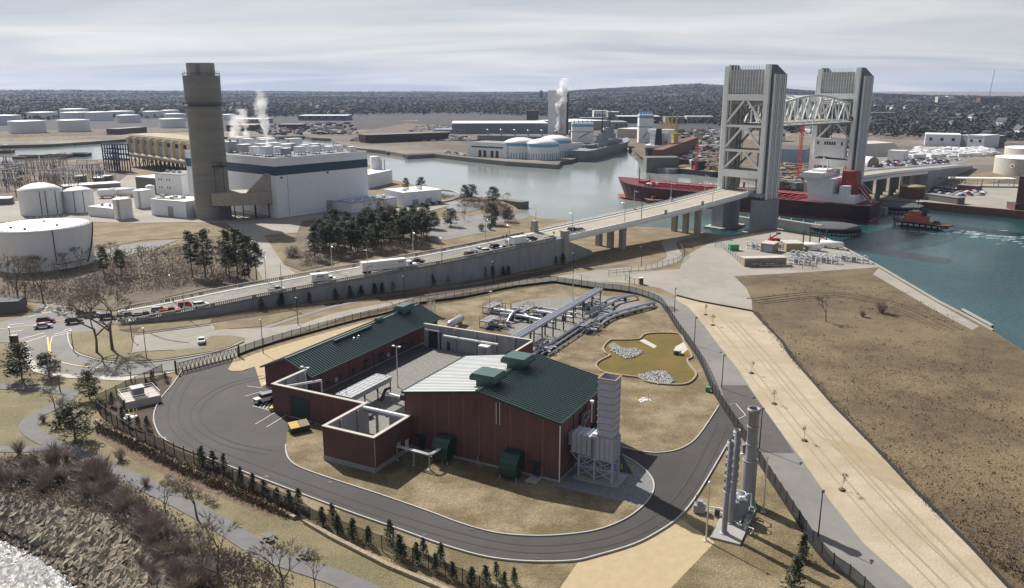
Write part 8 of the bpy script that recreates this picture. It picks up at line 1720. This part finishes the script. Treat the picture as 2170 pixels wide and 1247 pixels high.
for i in range(4):
 a,b=bare_meshes(90+i,12,(.42,.5,.38,.55)[i],5);BARE.append((plant_proto('bare_tree','x','tree',[('branches',a,'bark'),('twigs',b,'twigs')],'leafless trees'),10.5))
bt=[(205,748,612,'left big leafless tree on the island by the junction'),(238,742,600,'right big leafless tree on the island by the junction'),(92,642,548,'leafless tree left of the side street'),(40,640,540,'leafless tree in front of the largest flat tank'),(62,600,545,'slim leafless tree before the largest flat tank'),(120,882,806,'leafless tree beside the trail bend'),(128,830,775,'thin leafless tree near the road pavement'),(352,1108,1020,'leafless tree in the brush left of the trail'),(418,1100,1005,'leafless tree standing close to the trail'),(470,1262,1085,'big twisted leafless tree at the bottom edge'),(600,1262,1150,'leafless tree at the bottom edge below the picnic tables'),(668,1262,1180,'slim leafless tree at the bottom edge beside the trail'),(278,810,755,'small leafless tree by the gate'),(800,505,412,'leafless tree in front of the white workshop'),(1052,462,425,'leafless tree on the river point'),(1070,474,430,'leafless tree nearest the ramp on the river point'),(1030,448,420,'leafless tree behind the pond on the river point'),(1750,682,622,'small leafless tree in the brown field'),(2138,1205,1132,'slim leafless tree in the lower brown field'),(2000,400,372,'leafless tree on the right bank under the canopy'),(2015,400,374,'second leafless tree on the right bank under the canopy')]
for px,py,ty,lab in bt:g=G(px,py);plant('t',BARE,g[0],g[1],max(4,HT(g,ty)),rg,lab)
for i in range(26):
 px=rg.uniform(60,480);g=G(px,615-px*.07+rg.uniform(-55,10));plant('t',BARE,g[0],g[1],rg.uniform(5,9),rg,'leafless tree in the brown thicket between the big tank and the ramp')
for i in range(8):g=G(rg.uniform(0,60),rg.uniform(600,650));plant('t',BARE,g[0],g[1],rg.uniform(4,8),rg,'leafless tree in the thicket at the left edge by the gatehouse')
for i in range(12):g=G(rg.uniform(960,1100),rg.uniform(428,470));plant('t',BARE,g[0],g[1],rg.uniform(4,7),rg,'low leafless tree scattered over the river point')
for i in range(9):g=G(rg.uniform(20,160),rg.uniform(398,425));plant('t',BARE,g[0],g[1],rg.uniform(8,12),rg,'leafless tree behind the large domed tank')
for i,(px,py)in enumerate([(1592,792),(1640,857),(1704,935),(1784,1040),(1510,690),(1495,668)]):g=G(px,py);plant('t',BARE,g[0],g[1],3.4,rg,f'thin young tree planted in the straw strip, {ORD[i]} planted',wide=.5);m=MB();m.lathe([(.6,.0),(.6,.08),(0,.1)],10);t=m.build('mulch_ring','brush_ground');t.location=(g[0],g[1],.2);tag(t,'brown mulch ring round a thin young tree in the straw strip','mulch ring','mulch rings in the straw strip')
BUSH=[]
for i in range(3):a,b=bush_meshes(110+i,2.4,1.8,120);BUSH.append((plant_proto('bare_shrub','leafless twiggy shrub in the thick brush above the rocky creek bank','shrub',[('stem',a,'bark'),('twigs',b,'twigs_red' if i else 'twigs')],'leafless shrubs on the creek bank'),2.4))
br=[(0,1015),(60,1000),(140,1010),(200,1030),(250,1060),(290,1110),(330,1160),(380,1210),(430,1250)]
for i in range(80):
 u=rg.random()*(len(br)-1.01);k=int(u);px=br[k][0]+(br[k+1][0]-br[k][0])*(u-k)+rg.gauss(0,22);py=br[k][1]+(br[k+1][1]-br[k][1])*(u-k)+rg.gauss(0,22);g=G(px,py);plant('u',BUSH,g[0],g[1],rg.uniform(1.6,3.4),rg)
for px,py,h,lab in[(118,985,4.2,'tall leafless shrub above the creek bank near the trail fork'),(205,1010,4.5,'tall leafless shrub on the bank right of the trail fork'),(255,975,2.2,'single round shrub on the grass between trail and stone wall'),(1868,664,4,'large leafless shrub in the middle of the brown field'),(1828,672,2.2,'small leafless shrub beside the large one in the field'),(92,895,1.8,'low shrub inside the bend of the trail'),(130,865,2,'low shrub beside the trail under the leafless tree')]:g=G(px,py);plant('u',BUSH,g[0],g[1],h,rg,lab)
for i,(px,py)in enumerate([(358,1020),(378,1028),(400,1040),(420,1050),(438,1062),(452,1070),(370,1035),(395,1052)]):g=G(px,py);c=MB();leafy(c,(0,0,.8),.95,260,rg,.22,.7);t=thing('brown_shrub',f'rounded brown shrub in the cluster above the trail, {ORD[i]} of the cluster','shrub',g,0,'rounded brown shrubs');c.build('crown','twigs_red',t);MB().tube([(0,0,0),(0,0,.6)],.06,4).build('stem','bark',t)
# dense undergrowth nobody could count
def scrub(name,m,polys,n,seed,s0,s1,h,nf=9):
 rr_=np.random.default_rng(seed);V=[];
 for k in range(n):
  a,b,c_,d_=polys[rr_.integers(len(polys))];u,v=rr_.random(2);px=(a[0]*(1-u)+b[0]*u)*(1-v)+(d_[0]*(1-u)+c_[0]*u)*v;py=(a[1]*(1-u)+b[1]*u)*(1-v)+(d_[1]*(1-u)+c_[1]*u)*v
  g=G(px,py);s=rr_.uniform(s0,s1);V.append(rr_.uniform(-1,1,(nf,1,3))*(s,s,h*.5)+rr_.uniform(-1,1,(nf,3,3))*(.25,.25,.4)*min(1.2,s)+(g[0],g[1],h*.5))
 V=np.concatenate(V).reshape(-1,3);n3=len(V)//3;me=bpy.data.meshes.new(name);me.vertices.add(len(V));me.vertices.foreach_set('co',V.ravel());me.loops.add(n3*3);me.loops.foreach_set('vertex_index',np.arange(n3*3));me.polygons.add(n3);me.polygons.foreach_set('loop_start',np.arange(n3)*3);me.update(calc_edges=True)
 me.materials.append(M(m));o=bpy.data.objects.new(name,me);COL.objects.link(o);struct(o,'stuff')
scrub('undergrowth','twigs_red',[[(0,1060),(230,1100),(250,1010),(0,970)],[(230,1100),(420,1250),(480,1190),(260,1020)],[(430,1250),(620,1250),(520,1190),(400,1170)]],800,1,.6,1.4,1.3)
scrub('undergrowth','twigs',[[(0,1060),(230,1100),(250,1010),(0,970)],[(230,1100),(420,1250),(480,1190),(260,1020)]],700,2,.5,1.2,1.6)
scrub('undergrowth','red_shrub',[[(205,915),(400,1010),(400,992),(210,893)],[(400,1010),(610,1098),(620,1085),(400,992)]],2200,3,.4,.9,.8)
scrub('thicket','twigs',[[(60,640),(520,598),(530,560),(60,600)],[(180,600),(430,590),(420,520),(230,540)],[(640,570),(900,530),(900,505),(640,540)]],2400,4,.8,2.2,2.4)
scrub('thicket','twigs_red',[[(90,650),(500,600),(520,575),(90,610)],[(980,432),(1080,440),(1090,470),(1040,455)],[(900,412),(1060,428),(1060,436),(900,424)]],1300,5,.8,2.0,2.2)
scrub('field_tufts','field',[[(1600,650),(2060,690),(2170,900),(1760,850)],[(1760,850),(2170,900),(2170,1240),(2100,1190)],[(1700,590),(1900,610),(2060,690),(1610,640)]],1000,6,.4,1.0,.35,5)
scrub('field_tufts','dry_grass',[[(1600,700),(2100,740),(2170,900),(1760,850)],[(1780,860),(2170,900),(2170,1240),(2100,1190)]],2200,7,.4,.8,.25,4)
scrub('verge_tufts','mulch',[[(1596,663),(1602,660),(1700,775),(1692,780)],[(1696,780),(1704,776),(2000,1095),(1992,1102)],[(300,700),(560,664),(900,622),(1150,575)]],900,8,.3,.7,.6,5)
scrub('bank_trees','twigs_red',[[(1240,300),(1520,320),(1510,262),(1240,262)],[(1640,330),(2170,320),(2170,290),(1640,285)],[(0,304),(240,294),(240,284),(0,290)],[(500,288),(760,290),(900,262),(500,262)],[(1840,330),(2170,350),(2170,326),(1840,300)]],1500,9,3,7,6,10)
scrub('bank_trees','needles',[[(1640,320),(2170,330),(2170,290),(1640,285)],[(30,296),(240,292),(240,284),(0,290)]],120,10,3,5,8,12)
scrub('bank_trees','far_wood',[[(540,290),(1000,284),(980,252),(540,256)],[(0,262),(420,254),(420,244),(0,246)],[(860,300),(1000,292),(1000,280),(760,290)]],900,11,3,7,5,10)
# ------------------------------------------------------------------ STEAM AND HAZE
def vol(name,dens,noise=None,col=(.9,.92,.95),aniso=.2):
 m=bpy.data.materials.new(name);m.use_nodes=True;t=m.node_tree;t.nodes.clear();o=N(t,'ShaderNodeOutputMaterial');v=N(t,'ShaderNodeVolumePrincipled');v.inputs['Color'].default_value=(*col,1);v.inputs['Density'].default_value=dens;v.inputs['Anisotropy'].default_value=aniso
 t.links.new(v.outputs[0],o.inputs['Volume'])
 if noise:
  tcn=N(t,'ShaderNodeTexCoord');a=N(t,'ShaderNodeTexNoise');a.inputs['Scale'].default_value=noise;a.inputs['Detail'].default_value=4;a.inputs['Roughness'].default_value=.6;t.links.new(tcn.outputs['Object'],a.inputs['Vector'])
  r=N(t,'ShaderNodeMapRange');r.inputs[1].default_value=.38;r.inputs[2].default_value=.6;r.inputs[3].default_value=0;r.inputs[4].default_value=dens;t.links.new(a.outputs[0],r.inputs[0]);t.links.new(r.outputs[0],v.inputs['Density'])
 MATS[name]=m;return m
def plume(g,z0,hgt,r0,r1,lx,ly,dens,sc,seed):
 """soft sided steam: density falls off from a leaning axis and is broken up by noise"""
 m=bpy.data.materials.new('steam');m.use_nodes=True;t=m.node_tree;t.nodes.clear();L=t.links.new
 o=N(t,'ShaderNodeOutputMaterial');v=N(t,'ShaderNodeVolumePrincipled');v.inputs['Color'].default_value=(1,1,1,1);v.inputs['Anisotropy'].default_value=.2;L(v.outputs[0],o.inputs['Volume'])
 tcn=N(t,'ShaderNodeTexCoord');s_=N(t,'ShaderNodeSeparateXYZ');L(tcn.outputs['Object'],s_.inputs[0])
 def mth(op,*a):
  n=N(t,'ShaderNodeMath',operation=op)
  for i,q in enumerate(a):
   if isinstance(q,(int,float)):n.inputs[i].default_value=q
   else:L(q,n.inputs[i])
  return n.outputs[0]
 X=mth('MULTIPLY_ADD',s_.outputs[2],-lx,s_.outputs[0]);Y=mth('MULTIPLY_ADD',s_.outputs[2],-ly,s_.outputs[1])
 q=mth('SQRT',mth('ADD',mth('MULTIPLY',X,X),mth('MULTIPLY',Y,Y)));rad=mth('MULTIPLY_ADD',s_.outputs[2],(r1-r0)/hgt,r0);q=mth('DIVIDE',q,rad)
 a=N(t,'ShaderNodeTexNoise');a.inputs['Scale'].default_value=sc;a.inputs['Detail'].default_value=5;a.inputs['Roughness'].default_value=.62;a.noise_dimensions='4D';a.inputs['W'].default_value=seed;L(tcn.outputs['Object'],a.inputs['Vector'])
 f=mth('ADD',mth('SUBTRACT',.62,q),mth('MULTIPLY',mth('SUBTRACT',a.outputs[0],.5),3.2));fade=mth('SUBTRACT',1.15,mth('DIVIDE',s_.outputs[2],hgt))
 L(mth('MULTIPLY',mth('MULTIPLY',mth('MAXIMUM',mth('MINIMUM',f,1),0),mth('MAXIMUM',fade,0)),dens),v.inputs['Density'])
 b=MB();R_=1.7;pr=[]
 for z,r in((0,r0),(hgt,r1)):pr.append([(z*lx+R_*r*math.cos(PI*k/6),z*ly+R_*r*math.sin(PI*k/6),z)for k in range(12)])
 b.add(pr[0]+pr[1],[tuple(range(12))[::-1],tuple(range(12,24))]+[(k,(k+1)%12,12+(k+1)%12,12+k)for k in range(12)])
 struct(b.build('steam_plume',m,None,(g[0],g[1],z0)),'stuff')
g=G(1176,284);plume((g[0]+4,g[1]-14),4,76,9,11,.10,0,1.4,.075,1)
g=G(570,320,33);plume(g,31,34,2.6,5.5,-.1,.05,1.2,.16,2)
g=G(524,298,33);plume(g,31,22,3.5,6,-.1,.05,1.0,.14,3);g=G(492,298,33);plume(g,31,18,4.5,8,.2,0,1.0,.12,4)
vol('haze',3.9e-5,None,(.52,.70,1.0),.1)
hz=MB();hz.box(-11000,-700,-130,11000,10400,215);struct(hz.build('haze','haze'),'stuff')
cy.volume_bounces=2;cy.volume_max_steps=256
